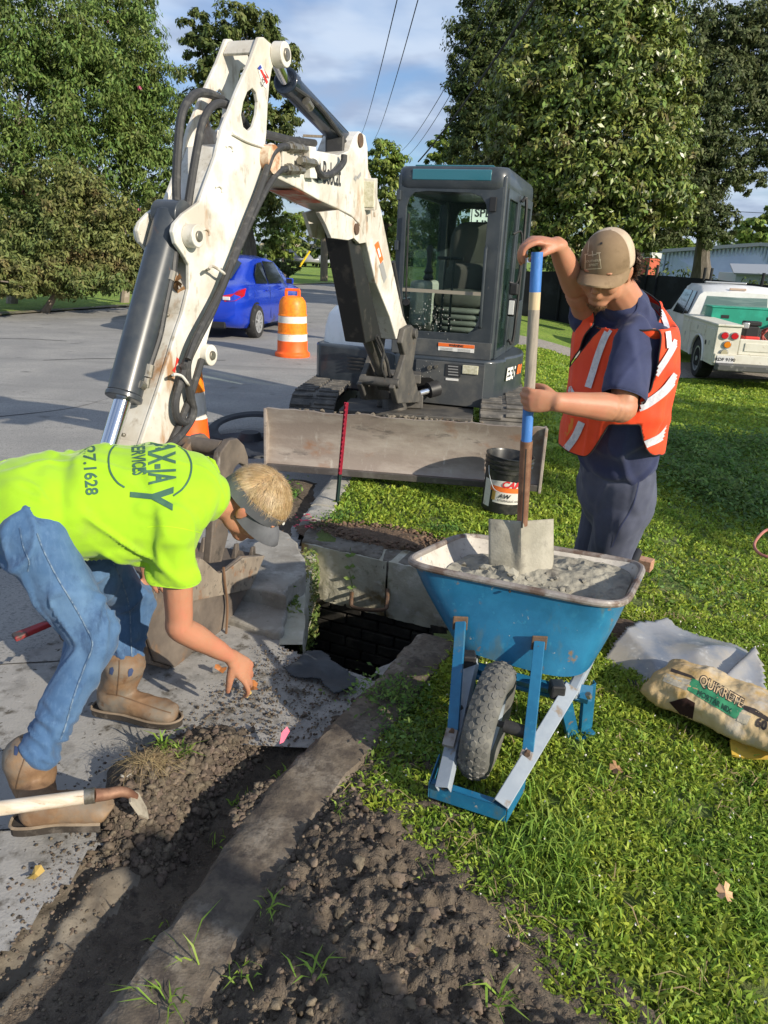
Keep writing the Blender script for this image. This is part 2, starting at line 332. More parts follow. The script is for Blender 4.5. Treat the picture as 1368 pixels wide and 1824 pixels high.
def soil_z(x, y):
    s = (x - Kx(y)) * .93
    wob = .05 * fbm(x, y, 3, 3, 21)
    t = np.exp(-((s + .13 + wob) / (.155 - .045 * sstep(1.5, 1.8, y))) ** 2) * sstep(2.32, 2.0, y) * (.055 + .07 * sstep(1.2, 1.8, y))
    z = -.035 - t
    z = z + (.055 * np.exp(-((s + .34) / .10) ** 2) + .02 * np.exp(-((s + .46) / .12) ** 2)) * sstep(1.58, 1.75, y) * sstep(2.15, 1.95, y) * (.7 + .9 * np.abs(fbm(x, y, 7, 3, 31)))
    ontop = sstep(-.03, .03, s + .03 * fbm(x, y, 8, 3, 3)); z = z * (1 - ontop) + ontop * (-.004)
    heap = sstep(.12, .30, s) * sstep(-.06, .14, Gx(y) + .05 - x) * sstep(1.95, 1.55, y)
    z = z + heap * (.05 + .05 * fbm(x, y, 2.6, 3, 2))
    z = z + heap * .030 * (.35 - np.abs(fbm(x, y, 9, 4, 77, .62)) * 1.6)
    rough = .006 + .02 * heap + .012 * ontop + .012 * np.exp(-((s + .28) / .12) ** 2) + .010 * sstep(1.55, 1.72, y) * sstep(-.5, -.2, s)
    z = z + rough * (fbm(x, y, 16, 4, 11, .6) + .8 * np.abs(fbm(x, y, 34, 3, 12)))
    z = z - .06 * sstep(.03, -.05, x - Lx(y) - .07 * fbm(x, y, 4, 3, 9))
    z = z - .03 * sstep(2.1, 2.3, y) * sstep(.05, -.1, s)
    return z
def grid_mesh(name, xs, ys, zf, m, parent=None, cut=None, kind='structure', smooth=True):
    X, Y = np.meshgrid(xs, ys); Z = zf(X, Y); nx, ny = len(xs), len(ys)
    V = np.stack([X, Y, Z], -1).reshape(-1, 3); I = np.arange(nx * ny).reshape(ny, nx)
    F = np.stack([I[:-1, :-1], I[:-1, 1:], I[1:, 1:], I[1:, :-1]], -1).reshape(-1, 4)
    if cut is not None:
        C_ = V[F].mean(1); F = F[~cut(C_[:, 0], C_[:, 1])]
        u, inv = np.unique(F, return_inverse=True); V = V[u]; F = inv.reshape(-1, 4)
    me = tris_mesh(name, V, F); o = link(name, me, m, parent, smooth)
    if kind: tag(o, kind=kind)
    return o
# sheet of ground out to the horizon
gr = MB(); gr.add([(-900, -60, -1.4), (900, -60, -1.4), (900, 1500, -1.4), (-900, 1500, -1.4)], [(0, 1, 2, 3)])
tag(gr.build('ground', far_grass), kind='structure')
# lawn, fine near the pit and coarser away from it
def lawn_cut(x, y):
    c = inside(x, y, PIT) | ((y < 2.9) & (x < Kx(y) + .07)) | ((y >= 2.9) & (y < 3.9) & (x < -.5)) | ((y >= 3.9) & (x < Rx(y) + .05))
    c |= (y > 2.8) & (y < 4.2) & (x < -.40)
    return c | ((y >= 3.15) & (y < 3.9) & (x < .2) & (x < (3.95 - y) * 1.9))
grid_mesh('lawn', np.arange(-.9, 3.2, .03), np.arange(.3, 6.2, .03), lawn_z, lawn_g, cut=lambda x, y: lawn_cut(x, y) | (x < Kx(np.minimum(y, 2.86)) * (y < 2.9) + .07 - 9 * (y >= 2.9)))
fx = np.concatenate([np.arange(-.8, 3.2, .25), np.arange(3.17, 60, .5)])
grid_mesh('lawn_beyond', np.concatenate([np.arange(-1, 6, .2), np.arange(6, 70, .8)]), np.concatenate([np.arange(6.18, 16, .2), np.arange(16, 95, 1.)]), lawn_z, far_grass, cut=lambda x, y: x < Rx(y) + .15)
grid_mesh('lawn_side', np.arange(3.17, 20, .2), np.arange(-1, 6.3, .2), lawn_z, far_grass)
# road: one asphalt sheet, its left edge traced, right edge along the curb
LE = [(-60, -12), (-30, -.5)] + [tuple(g(*p, -.07)[:2]) for p in ((-500, 592), (-200, 577), (0, 562), (120, 553), (250, 545), (380, 528), (500, 508), (608, 504.5))]
rd = MB(); RE = [(Rx(y) + .02, y) for y in (38, 30, 24, 18, 12, 8, 5.17, 4.3)] + [(-.55, 4.1), (-.72, 3.6), (-1.0, 3.1), (-1.25, 2.7), (-1.5, 2.2), (-1.85, 1.3), (-2.2, .2), (-3, -12)]
RPOLY = LE + [(9, 42.5), (14, 46), (16, 42)] + RE
RPOLY = [(p[0], p[1]) for p in RPOLY]
def road_z(x, y): return -.07 - .015 * np.exp(-((x - (-3 + .19 * y)) / 3) ** 2) * 0 + .004 * fbm(x, y, 1.3, 2, 4)
bm = bmesh.new(); vs = [bm.verts.new((x, y, -.07)) for x, y in RPOLY]; bm.faces.new(vs); bmesh.ops.triangulate(bm, faces=bm.faces)
me = bpy.data.meshes.new('road'); bm.to_mesh(me); bm.free(); tag(link('road', me, asphalt), kind='structure')
# tar-sealed crack lines on the road
cr = MB()
for pts in ([(-6.8, 12.6), (-6.1, 12.75), (-5.5, 12.7)], [(-4.9, 10.5), (-4.2, 10.9), (-3.3, 11.0), (-2.5, 11.3)], [(-3.8, 6.8), (-3.2, 7.5), (-3.0, 8.6)], [(-2.6, 3.6), (-2.2, 4.3), (-2.15, 5.0)]):
    P = catmull([(a, b, 0) for a, b in pts], 6)
    for i in range(len(P) - 1):
        w = .012 + .008 * random.random(); cr.add([(P[i].x, P[i].y - w, -.066), (P[i + 1].x, P[i + 1].y - w, -.066), (P[i + 1].x, P[i + 1].y + w, -.066), (P[i].x, P[i].y + w, -.066)], [(0, 1, 2, 3)])
tag(cr.build('road_cracks', mat('tar', (.06, .06, .065), .7)), kind='structure')
# left verge, beyond the road
vg = MB(); V = LE[1:] + [(9, 42.5), (30, 60), (60, 140), (-150, 140), (-150, -.5)]
bm = bmesh.new(); vs = [bm.verts.new((x, y, -.045)) for x, y in V]; bm.faces.new(vs); bmesh.ops.triangulate(bm, faces=bm.faces)
me = bpy.data.meshes.new('verge'); bm.to_mesh(me); bm.free(); tag(link('grass_verge', me, far_grass), kind='structure')
ed = MB(); pl = [Vector((x, y, 0)) for x, y in LE[1:]]
for i in range(len(pl) - 1):
    a, b = pl[i], pl[i + 1]; n = (b - a).normalized().cross(Vector((0, 0, 1))) * -1; k = max(1, int((b - a).length / .3))
    for j in range(k):
        p, q = a.lerp(b, j / k), a.lerp(b, (j + 1) / k); w1 = .35 + .35 * float(fbm(p.x, p.y, .9, 3, 3)); w2 = .35 + .35 * float(fbm(q.x, q.y, .9, 3, 3))
        ed.add([p - n * .12 + Vector((0, 0, -.038)), q - n * .12 + Vector((0, 0, -.038)), q + n * w2 + Vector((0, 0, -.038)), p + n * w1 + Vector((0, 0, -.038))], [(0, 1, 2, 3)])
tag(ed.build('verge_edge_dirt', mat('edge_dirt', (.22, .19, .13), .95, layers=[((.12, .16, .04), 3, .5, .6)])), kind='structure')
# driveway strips of gravel
dv = MB(); dv.add([(2.2, 13.3, -.16), (30, 17.5, -.27), (30, 20.6, -.27), (2.6, 15.9, -.17)], [(0, 1, 2, 3)])
tag(grid_mesh('gravel_driveway', np.arange(2.0, 30, .4), np.arange(0, 1.01, .25), lambda X, T: lawn_z(X, 14.3 + .12 * (X - 2) + 2.3 * T) + .012, gravel), kind='structure')
_o = bpy.data.objects['gravel_driveway']; _m = _o.data
co = np.empty(len(_m.vertices) * 3, np.float32); _m.vertices.foreach_get('co', co); co = co.reshape(-1, 3); X = co[:, 0] + _o.location.x; T = co[:, 1] + _o.location.y
co[:, 1] = 14.3 + .12 * (X - 2) + 2.3 * T - _o.location.y + .1 * np.sin(X * 2.1); _m.vertices.foreach_set('co', co.ravel()); _m.update()
# concrete gutter pan beside the road
CP = [(-2.3, .2), (-1.95, 1.3), (-1.5, 2.50), (-1.33, 2.82)] + [tuple(g(x, y, -.045)[:2]) for x, y in ((262, 1042), (392, 958), (470, 905))] + [(-.50, 4.2), (-.46, 3.88), (-.47, 3.3), (-.42, 2.80), (-.01, 2.57), (-.02, 2.44), (-.1, 2.28), (-.3, 1.84), (-.43, 1.46), (-.57, 1.07), (-.9, .2)]
def slab_cut(x, y):
    s = (x - Kx(y)) * .93
    return ~inside(x + .02 * fbm(x, y, 6, 3, 41), y + .02 * fbm(x, y, 6, 3, 42), CP) | ((s > -.30 + .09 * fbm(x, y, 4, 3, 14)) & (y < 2.12))
grid_mesh('gutter_pan', np.arange(-2.3, .02, .02), np.arange(.4, 4.3, .02), lambda x, y: -.042 - .012 * sstep(-1.2, -.3, x) + .002 * fbm(x, y, 5, 2, 6), conc, cut=slab_cut)
# expansion joint / crack in the pan
ck = MB()
for a, b in (((-1.5, 2.52), (-.62, 2.72)), ((-1.32, 1.6), (-.8, 1.72))):
    P = [Vector((a[0] + (b[0] - a[0]) * i / 14, a[1] + (b[1] - a[1]) * i / 14 + .015 * float(fbm(i * .37, a[0], 1, 2)), 0)) for i in range(15)]
    for i in range(14): ck.add([(P[i].x, P[i].y, -.040), (P[i + 1].x, P[i + 1].y, -.040), (P[i + 1].x, P[i + 1].y + .007, -.040), (P[i].x, P[i].y + .007, -.040)], [(0, 1, 2, 3)])
tag(ck.build('slab_crack', mat('crack_dirt', (.03, .027, .024), 1)), kind='structure')
# dug soil: trench, banks, heap
grid_mesh('dug_soil', np.arange(-1.55, .75, .0105), np.arange(.75, 2.42, .0105), soil_z, soil, cut=lambda x, y: (x > Gx(y) + .25) | ((x - Kx(y)) * .93 < -.75) | ((y > 2.2) & (x > Kx(y) + .2)) | ((y > 2.3) & (x < Kx(y))))
_o = bpy.data.objects['dug_soil']; _m = _o.data; _m.materials.append(soil_fine); nf = len(_m.polygons); fc_ = np.empty(nf * 3, np.float32); _m.polygons.foreach_get('center', fc_); fc_ = fc_.reshape(-1, 3) + np.array(_o.location); _s = (fc_[:, 0] - Kx(fc_[:, 1])) * .93
_m.polygons.foreach_set('material_index', ((_s < -.23 + .06 * fbm(fc_[:, 0], fc_[:, 1], 5, 4, 55)) & (fc_[:, 1] < 1.60 + .1 * fbm(fc_[:, 0], fc_[:, 1], 6, 3, 56))).astype(np.int32))
# brown dirt patch behind the pit
def patch(x, y):
    c = g(680, 955); return np.exp(-(((x - c.x) / .42) ** 2 + ((y - c.y + .25 * (x - c.x)) / .17) ** 2) ** 2)
grid_mesh('bare_dirt', np.arange(-.62, .75, .015), np.arange(3.3, 4.55, .015), lambda x, y: -.03 + .045 * patch(x, y) + .012 * patch(x, y) * (fbm(x, y, 18, 4, 5) + np.abs(fbm(x, y, 40, 2, 6))), soil_red, cut=lambda x, y: inside(x, y, PIT) | (patch(x, y) < .1))
_c2 = g(1115, 1125)
grid_mesh('bare_dirt', np.arange(_c2.x - .22, _c2.x + .2, .015), np.arange(_c2.y - .2, _c2.y + .2, .015), lambda x, y: lawn_z(x, y) - .02 + .05 * np.exp(-(((x - _c2.x) / .13) ** 2 + ((y - _c2.y) / .13) ** 2) ** 2) + .008 * fbm(x, y, 22, 3, 5), soil_red)
# dark soil in the gutter past the pit
_c3 = g(500, 900, -.05)
grid_mesh('gutter_soil', np.arange(-1.0, -.42, .015), np.arange(3.85, 5.4, .015), lambda x, y: -.085 + .06 * np.exp(-(((x - (_kx[8] - .14)) / .13) ** 2)) * sstep(3.8, 4.1, y) * sstep(5.4, 5.1, y) + .012 * fbm(x, y, 18, 4, 15), soil)
# ------------------------------------------------------------------ kerb: near beam, beyond-the-pit stones
def kerb_piece(name, pts, w, top, h, m, label, seed, jag=.006):
    mb = MB(); P = [Vector((a, b, 0)) for a, b in pts]; n = []
    for i, p in enumerate(P):
        d = (P[min(i + 1, len(P) - 1)] - P[max(i - 1, 0)]).normalized(); n.append(Vector((d.y, -d.x, 0)))
    rows = []
    prof = [(0, -h), (-.0, -.045), (.008, -.014), (.03, 0), (w * .5, .003), (w - .012, -.003), (w, -.02), (w, -h)]
    for i, p in enumerate(P):
        rows.append([p + n[i] * (u + jag * float(fbm(i * .9 + k * 1.7, seed, 1, 2, seed))) + Vector((0, 0, top + v + jag * .7 * float(fbm(i * .8 + k * 2.1, seed + 5, 1, 2, seed)))) for k, (u, v) in enumerate(prof)])
    V = [q for r in rows for q in r]; K = len(prof); F = [(i * K + k, i * K + k + 1, (i + 1) * K + k + 1, (i + 1) * K + k) for i in range(len(P) - 1) for k in range(K - 1)]
    F += [tuple(range(K))[::-1], tuple(range((len(P) - 1) * K, len(P) * K))]
    mb.add(V, F); o = mb.build(name, m, smooth=True, angle=30); return tag(o, label, 'kerb', 'concrete kerb lengths along the road edge')
kerb_brown = mat('dirty_kerb', (.125, .100, .075), .9, layers=[((.22, .19, .155), 5, .48, .64), ((.06, .048, .04), 13, .48, .62), ((.09, .072, .056), 50, .50, .66), ((.38, .38, .37), 14, .68, .74)], bump=[(150, .5, .004), (18, .5, .012)])
def seg(f, y0, y1, st):
    ys = np.linspace(y0, y1, max(3, int((y1 - y0) / st))); return [(float(f(y)), float(y)) for y in ys]
kerb_piece('kerb', [(x, y) for x, y in seg(Kx, .4, 2.84, .03)], .20, .026, .30, kerb_brown, 'brown dirt-stained kerb beam running from the open drain towards the bottom edge', 3, .013)
kerb_piece('kerb', [(x, y) for x, y in seg(Rx, 4.22, 4.48, .02)], .17, .015, .2, conc_pale, 'short broken whitish kerb stone with pink paint behind the drain', 8, .018)
kerb_piece('kerb', [(x, y) for x, y in seg(Rx, 4.5, 6.5, .08)], .17, .02, .2, conc_pale, 'long pale kerb length passing under the rusty dozer blade', 9, .006)
for i, (a, b) in enumerate(((6.52, 11), (11.02, 17), (17.02, 26), (26.02, 36))):
    kerb_piece('kerb', [(x, y) for x, y in seg(Rx, a, b, .5)], .16, .02, .2, conc_pale, ['kerb length beneath the excavator tracks beside the road', 'kerb length just behind the excavator', 'kerb length between the excavator and the far bend', 'farthest kerb length before the road bends'][i], 10 + i, .003)
pk = MB()
for i in range(26):
    p = g(538 + random.uniform(-14, 22), 930 + random.uniform(-12, 14), .02); r_ = random.uniform(.004, .016)
    pk.add([p + Vector((math.cos(a) * r_ * random.uniform(.6, 1.3), math.sin(a) * r_, .012)) for a in np.arange(0, 6.28, .9)], [tuple(range(7))])
tag(pk.build('paint_marks', mat('pink_paint', (.55, .06, .10), .8)), kind='stuff')
# ------------------------------------------------------------------ the open drain
wallm = mat('drain_wall', (.42, .41, .33), .9, layers=[((.33, .31, .24), 5, .42, .62), ((.52, .50, .44), 9, .55, .7), ((.15, .11, .05), 3, .58, .66), ((.09, .12, .05), 6, .64, .74)], bump=[(70, .5, .006), (9, .5, .02)])
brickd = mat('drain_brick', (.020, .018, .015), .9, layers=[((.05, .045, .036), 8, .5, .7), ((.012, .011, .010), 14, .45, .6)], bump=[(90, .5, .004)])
drain = empty('storm_drain', (0, 3.2, -.05), 'open storm drain pit with cracked pale back wall between the kerbs', 'drain')
def wall_quad(mb, a, b, z0, z1, thick, nseg=14, seed=0, amp=.012):
    a, b = Vector((a[0], a[1], 0)), Vector((b[0], b[1], 0)); d = (b - a).normalized(); nn = Vector((d.y, -d.x, 0)); nv = 8; V = []
    for j in range(nv + 1):
        for i in range(nseg + 1):
            p = a.lerp(b, i / nseg); z = z0 + (z1 - z0) * j / nv; q = float(fbm(i * .7 + seed * 7, j * .9, 1, 3, seed)) * amp
            V.append(p + nn * q + Vector((0, 0, z + (q * .6 if j == nv else 0))))
    F = [(j * (nseg + 1) + i, j * (nseg + 1) + i + 1, (j + 1) * (nseg + 1) + i + 1, (j + 1) * (nseg + 1) + i) for j in range(nv) for i in range(nseg)]
    o = len(V); V += [v - nn * thick for v in V]; F += [tuple(i + o for i in f[::-1]) for f in F]
    top = nv * (nseg + 1); F += [(top + i, top + i + 1, o + top + i + 1, o + top + i) for i in range(nseg)]
    mb.add(V, F)
# back wall: broken in two at the crack
cA, cB, cC = (-.46, 3.89), (.03, 3.67), (.58, 3.44)
mb = MB(); wall_quad(mb, cA, (cB[0] - .004, cB[1] + .002), -.34, -.012, .22, 26, 1); mb.build('back_wall', wallm, drain, smooth=True, angle=40)
mb = MB(); wall_quad(mb, (cB[0] + .006, cB[1] - .006), cC, -.34, -.008, .22, 26, 2); mb.build('back_wall', wallm, drain, smooth=True, angle=40)
mb = MB(); wall_quad(mb, (-.47, 3.85), (-.47, 3.3), -.36, -.05, .1, 12, 3); wall_quad(mb, (-.47, 3.3), (-.42, 2.80), -.36, -.05, .1, 12, 4); mb.build('side_wall', wallm, drain, smooth=True, angle=40)
mb = MB(); wall_quad(mb, (.165, 2.83), (-.01, 2.57), -.36, -.02, .1, 10, 5); wall_quad(mb, (-.01, 2.57), (-.42, 2.80), -.36, -.06, .1, 10, 6); wall_quad(mb, (.56, 3.46), (.5, 2.98), -.36, -.03, .1, 10, 7); wall_quad(mb, (.5, 2.98), (.165, 2.83), -.36, -.03, .1, 10, 8); mb.build('front_wall', conc, drain, smooth=True, angle=40)
# brick courses lower down, each brick a part
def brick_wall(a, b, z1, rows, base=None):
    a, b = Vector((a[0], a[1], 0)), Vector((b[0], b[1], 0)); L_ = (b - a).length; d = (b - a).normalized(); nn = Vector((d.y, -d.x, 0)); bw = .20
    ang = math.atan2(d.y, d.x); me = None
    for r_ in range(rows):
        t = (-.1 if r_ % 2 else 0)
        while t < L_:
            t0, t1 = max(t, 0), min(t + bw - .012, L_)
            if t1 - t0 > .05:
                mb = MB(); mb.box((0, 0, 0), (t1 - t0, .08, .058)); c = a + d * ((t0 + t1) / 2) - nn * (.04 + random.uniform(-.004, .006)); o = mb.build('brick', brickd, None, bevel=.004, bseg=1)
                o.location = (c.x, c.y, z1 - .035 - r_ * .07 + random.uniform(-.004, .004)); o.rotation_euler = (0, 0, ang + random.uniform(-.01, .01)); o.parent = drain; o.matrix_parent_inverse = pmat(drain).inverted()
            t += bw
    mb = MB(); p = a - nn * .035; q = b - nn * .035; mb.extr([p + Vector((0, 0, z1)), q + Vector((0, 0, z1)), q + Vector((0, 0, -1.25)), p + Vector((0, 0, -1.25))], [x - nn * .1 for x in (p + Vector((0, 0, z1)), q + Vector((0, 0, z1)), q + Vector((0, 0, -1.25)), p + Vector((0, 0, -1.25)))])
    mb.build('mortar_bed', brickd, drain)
brick_wall((-.46, 3.89), (.57, 3.44), -.345, 9)
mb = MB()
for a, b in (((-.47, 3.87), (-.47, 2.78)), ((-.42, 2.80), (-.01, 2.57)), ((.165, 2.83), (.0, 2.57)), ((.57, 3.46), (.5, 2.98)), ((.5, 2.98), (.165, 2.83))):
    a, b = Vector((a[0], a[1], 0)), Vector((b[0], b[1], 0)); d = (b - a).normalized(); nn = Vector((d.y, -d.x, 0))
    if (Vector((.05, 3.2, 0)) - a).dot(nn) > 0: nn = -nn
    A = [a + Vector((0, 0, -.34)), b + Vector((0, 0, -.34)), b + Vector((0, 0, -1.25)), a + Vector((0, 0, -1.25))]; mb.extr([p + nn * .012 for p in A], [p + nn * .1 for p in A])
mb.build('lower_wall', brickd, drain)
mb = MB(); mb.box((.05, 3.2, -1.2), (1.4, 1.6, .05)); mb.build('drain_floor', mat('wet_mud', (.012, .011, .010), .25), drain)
ru = mat('rusty_steel', (.13, .085, .06), .75, .4, layers=[((.22, .12, .06), 20, .5, .7)], bump=[(120, .4, .003)])
a, b = at(627, 1058, 3.74), at(690, 1058, 3.60); mb = MB()
mb.tube([a + Vector((0, .05, .0)), a + Vector((0, -.05, -.01)), a + Vector((.02, -.10, -.035)), b + Vector((-.02, -.10, -.045)), b + Vector((0, -.05, -.02)), b + Vector((0, .05, 0))], .011, 8, 5); mb.build('step_rung', ru, drain, smooth=True)
# ledge on top of the back wall
def prism(name, pts, z0, z1, m, parent=None, bev=.008, smooth=False, tilt=None, jag=0.):
    P = []
    for i, p in enumerate(pts):
        q = pts[(i + 1) % len(pts)]
        if jag:
            for t in (0, .25, .5, .75): P.append((p[0] + (q[0] - p[0]) * t + random.uniform(-jag, jag), p[1] + (q[1] - p[1]) * t + random.uniform(-jag, jag)))
        else: P.append(p)
    T = tilt or (lambda x, y: 0); mb = MB(); mb.extr([(x, y, z0) for x, y in P], [(x, y, z1 + T(x, y)) for x, y in P]); return mb.build(name, m, parent, bevel=bev)
ledgem = mat('ledge_concrete', (.17, .155, .13), .9, layers=[((.10, .085, .065), 6, .45, .6), ((.30, .29, .25), 10, .6, .72), ((.06, .05, .04), 22, .58, .68)], bump=[(80, .5, .006), (14, .5, .015)])
prism('ledge', [(-.465, 3.90), (-.01, 3.70), (.02, 3.95), (-.44, 4.18)], -.1, -.002, ledgem, drain, .012, jag=.008)
prism('ledge', [(.0, 3.69), (.58, 3.44), (.66, 3.62), (.03, 3.93)], -.1, -.008, ledgem, drain, .012, jag=.008)
# broken slabs on the left of the drain
sl = empty('broken_slab', g(500, 1040, 0), 'thick broken concrete slab with bits of straw overhanging the left side of the drain', 'slab')
A = [tuple(g(x, y, .03)[:2]) for x, y in ((455, 975), (500, 950), (520, 965), (546, 1003), (545, 1030), (512, 1050), (508, 1068), (430, 1052))]
prism('slab_block', A, -.19, .055, mat('slab_concrete', (.29, .275, .245), .9, layers=[((.20, .185, .16), 5, .45, .62), ((.37, .355, .32), 12, .55, .7), ((.10, .085, .06), 18, .63, .72)], bump=[(90, .5, .004), (10, .4, .01)]), sl, .010, jag=.012)
A = [tuple(g(x, y, -.02)[:2]) for x, y in ((425, 1060), (506, 1072), (512, 1090), (502, 1128), (470, 1122), (400, 1100))]
sl2 = tag(prism('broken_slab', A, -.2, -.02, MATS['slab_concrete'], None, .012, jag=.006), 'lower smooth slab piece between excavator bucket and open drain', 'slab')
# ================================================================== mini excavator
white_p = mat('worn_white_paint', (.62, .605, .56), .42, layers=[((.50, .46, .39), 4, .42, .60), ((.36, .21, .11), 7, .595, .70, (1, 1, .3)), ((.38, .34, .28), 22, .565, .66, (1, 1, .45)), ((.22, .16, .11), 60, .66, .74), ((.70, .68, .64), 3, .5, .6)], bump=[(60, .08, .003)], coat=.15)
white_clean = mat('white_hood_paint', (.80, .80, .80), .3, layers=[((.70, .69, .66), 6, .5, .7)], coat=.3)
slate = mat('slate_paint', (.030, .038, .047), .38, layers=[((.048, .056, .064), 7, .45, .65), ((.15, .14, .12), 30, .66, .78), ((.20, .20, .19), 55, .71, .78)], coat=.25, bump=[(90, .05, .002)])
slate_dusty = mat('dusty_slate_panel', (.060, .066, .072), .55, layers=[((.11, .11, .105), 7, .42, .68), ((.30, .29, .27), 70, .70, .76), ((.16, .11, .06), 5, .64, .72, (1, 1, .25))], bump=[(90, .08, .002)])
chrome = mat('chrome_rod', (.75, .76, .78), .12, 1.0)
cyl_p = mat('cylinder_paint', (.035, .042, .052), .34, layers=[((.06, .065, .07), 8, .45, .65), ((.12, .06, .035), 16, .63, .70, (1, 1, .4)), ((.22, .20, .18), 60, .70, .75)], coat=.2)
black_st = mat('black_steel', (.018, .018, .020), .5, layers=[((.05, .048, .045), 9, .5, .7)])
rubber = mat('hose_rubber', (.035, .035, .037), .55, layers=[((.085, .082, .078), 30, .52, .72)])
fit = mat('fitting_steel', (.30, .28, .24), .45, .8, layers=[((.15, .12, .08), 40, .5, .7)])
castm = mat('greasy_casting', (.075, .072, .068), .6, .2, layers=[((.13, .12, .105), 9, .42, .64), ((.16, .10, .06), 22, .63, .72)], bump=[(90, .2, .003)])
blade_m = mat('rusty_blade', (.27, .225, .195), .72, .25, layers=[((.38, .335, .295), 5, .42, .62, (.5, 1, 1.6)), ((.27, .145, .085), 5, .56, .70, (.6, 1, 1)), ((.42, .39, .35), 18, .60, .74, (1, 1, .3)), ((.085, .075, .07), 9, .60, .72, (.4, 1, 1.5))], bump=[(30, .25, .006), (180, .3, .002)])
bucket_m = mat('scraped_bucket_steel', (.12, .10, .085), .65, .3, layers=[((.20, .165, .135), 6, .42, .65), ((.24, .14, .075), 10, .58, .72), ((.33, .30, .27), 22, .64, .75, (1, 1, .25)), ((.05, .045, .04), 8, .6, .72)], bump=[(40, .3, .005), (200, .3, .002)])
track_m = mat('dusty_track_rubber', (.075, .072, .068), .85, layers=[((.17, .155, .135), 8, .42, .66), ((.25, .23, .20), 30, .60, .75)], bump=[(90, .3, .003)])
def thin_glass(name, c, tr):
    m = mat(name, c, .02, spec=.6); nt = m.node_tree; b = nt.nodes['Principled BSDF']; t = nt.nodes.new('ShaderNodeBsdfTransparent'); t.inputs[0].default_value = tr + (1,); fz = nt.nodes.new('ShaderNodeLayerWeight'); fz.inputs[0].default_value = .18
    r = nt.nodes.new('ShaderNodeMapRange'); r.inputs[3].default_value = .05; r.inputs[4].default_value = .75; nt.links.new(fz.outputs['Fresnel'], r.inputs[0]); mx = nt.nodes.new('ShaderNodeMixShader'); nt.links.new(r.outputs[0], mx.inputs[0]); nt.links.new(t.outputs[0], mx.inputs[1]); nt.links.new(b.outputs[0], mx.inputs[2]); nt.links.new(mx.outputs[0], nt.nodes['Material Output'].inputs[0]); return m
glass = thin_glass('green_tint_glass', (.02, .04, .035), (.91, .97, .94))
visor_g = mat('roof_visor_glass', (.02, .13, .17), .12, coat=.5, spec=.7)
lens = mat('work_light_lens', (.48, .46, .32), .15, layers=[((.62, .60, .48), 60, .4, .6)], coat=.4)
seat_m = mat('seat_fabric', (.085, .08, .075), .9, layers=[((.10, .095, .085), 5, .5, .7)], bump=[(300, .3, .002)])
grey_pl = mat('grey_plastic', (.40, .39, .36), .6, layers=[((.25, .24, .22), 8, .5, .7)])
orange_d = mat('orange_decal', (.80, .16, .03), .5); white_d = mat('white_decal', (.72, .71, .68), .5); dark_d = mat('dark_lettering', (.03, .032, .035), .5); red_d = mat('red_decal', (.65, .04, .03), .5); grey_d = mat('grey_print', (.28, .28, .28), .6); blue_d = mat('blue_decal', (.03, .05, .3), .5)
TH = R(17); AZ = R(19.5)
CT = Vector((.27, 6.73, 0)); rr_ = Vector((math.cos(TH), -math.sin(TH), 0)); bb_ = Vector((math.sin(TH), math.cos(TH), 0))
def hw(a, b, z): return CT + rr_ * a + bb_ * b + Vector((0, 0, z))
def hp(x, y, b):
    d = ray(x, y); o = CT + bb_ * b; t = (o - EYEP).dot(bb_) / d.dot(bb_); p = EYEP + d * t; return (p - CT).dot(rr_), p.z
def hs(x, y, a):
    d = ray(x, y); o = CT + rr_ * a; t = (o - EYEP).dot(rr_) / d.dot(rr_); p = EYEP + d * t; return (p - CT).dot(bb_), p.z
BP = Vector((.028, 5.44, 0)); uu = Vector((-math.sin(AZ), -math.cos(AZ), 0)); nn_ = Vector((math.cos(AZ), -math.sin(AZ), 0))
def pt(s, z, off=0.): return BP + uu * s + nn_ * off + Vector((0, 0, z))
def pl(x, y, off=0.):
    d = ray(x, y); o = BP + nn_ * off; t = (o - EYEP).dot(nn_) / d.dot(nn_); p = EYEP + d * t; return (p - BP).dot(uu), p.z
def pp(x, y, off=0.): s, z = pl(x, y, off); return pt(s, z, off)
def slab(mb, px, toff, a, b, rnd=0):
    P = [pl(x, y, toff) for x, y in px]
    if rnd: P = poly_round(P, rnd)
    mb.extr([pt(s, z, a) for s, z in P], [pt(s, z, b) for s, z in P]); return mb
def strip(mb, px, toff, a, b, th):
    """curved plate following a traced line, spanning from offset a to b, thickness th"""
    P = [Vector(pl(x, y, toff)) for x, y in px]
    for i in range(len(P) - 1):
        d = (P[i + 1] - P[i]).normalized(); q = Vector((-d.y, d.x)) * th; e = d * .002
        c = [P[i] - e, P[i + 1] + e, P[i + 1] + e + q, P[i] - e + q]
        mb.extr([pt(v.x, v.y, a) for v in c], [pt(v.x, v.y, b) for v in c])
    return mb
exc = empty('mini_excavator', CT, 'white and slate mini excavator with dusty dozer blade parked between road and grass', 'excavator', rz=0)
HOLE = [(450, 157), (457, 166), (460, 182), (458, 205), (452, 225), (443, 234), (434, 226), (430, 205), (434, 182), (441, 164)]
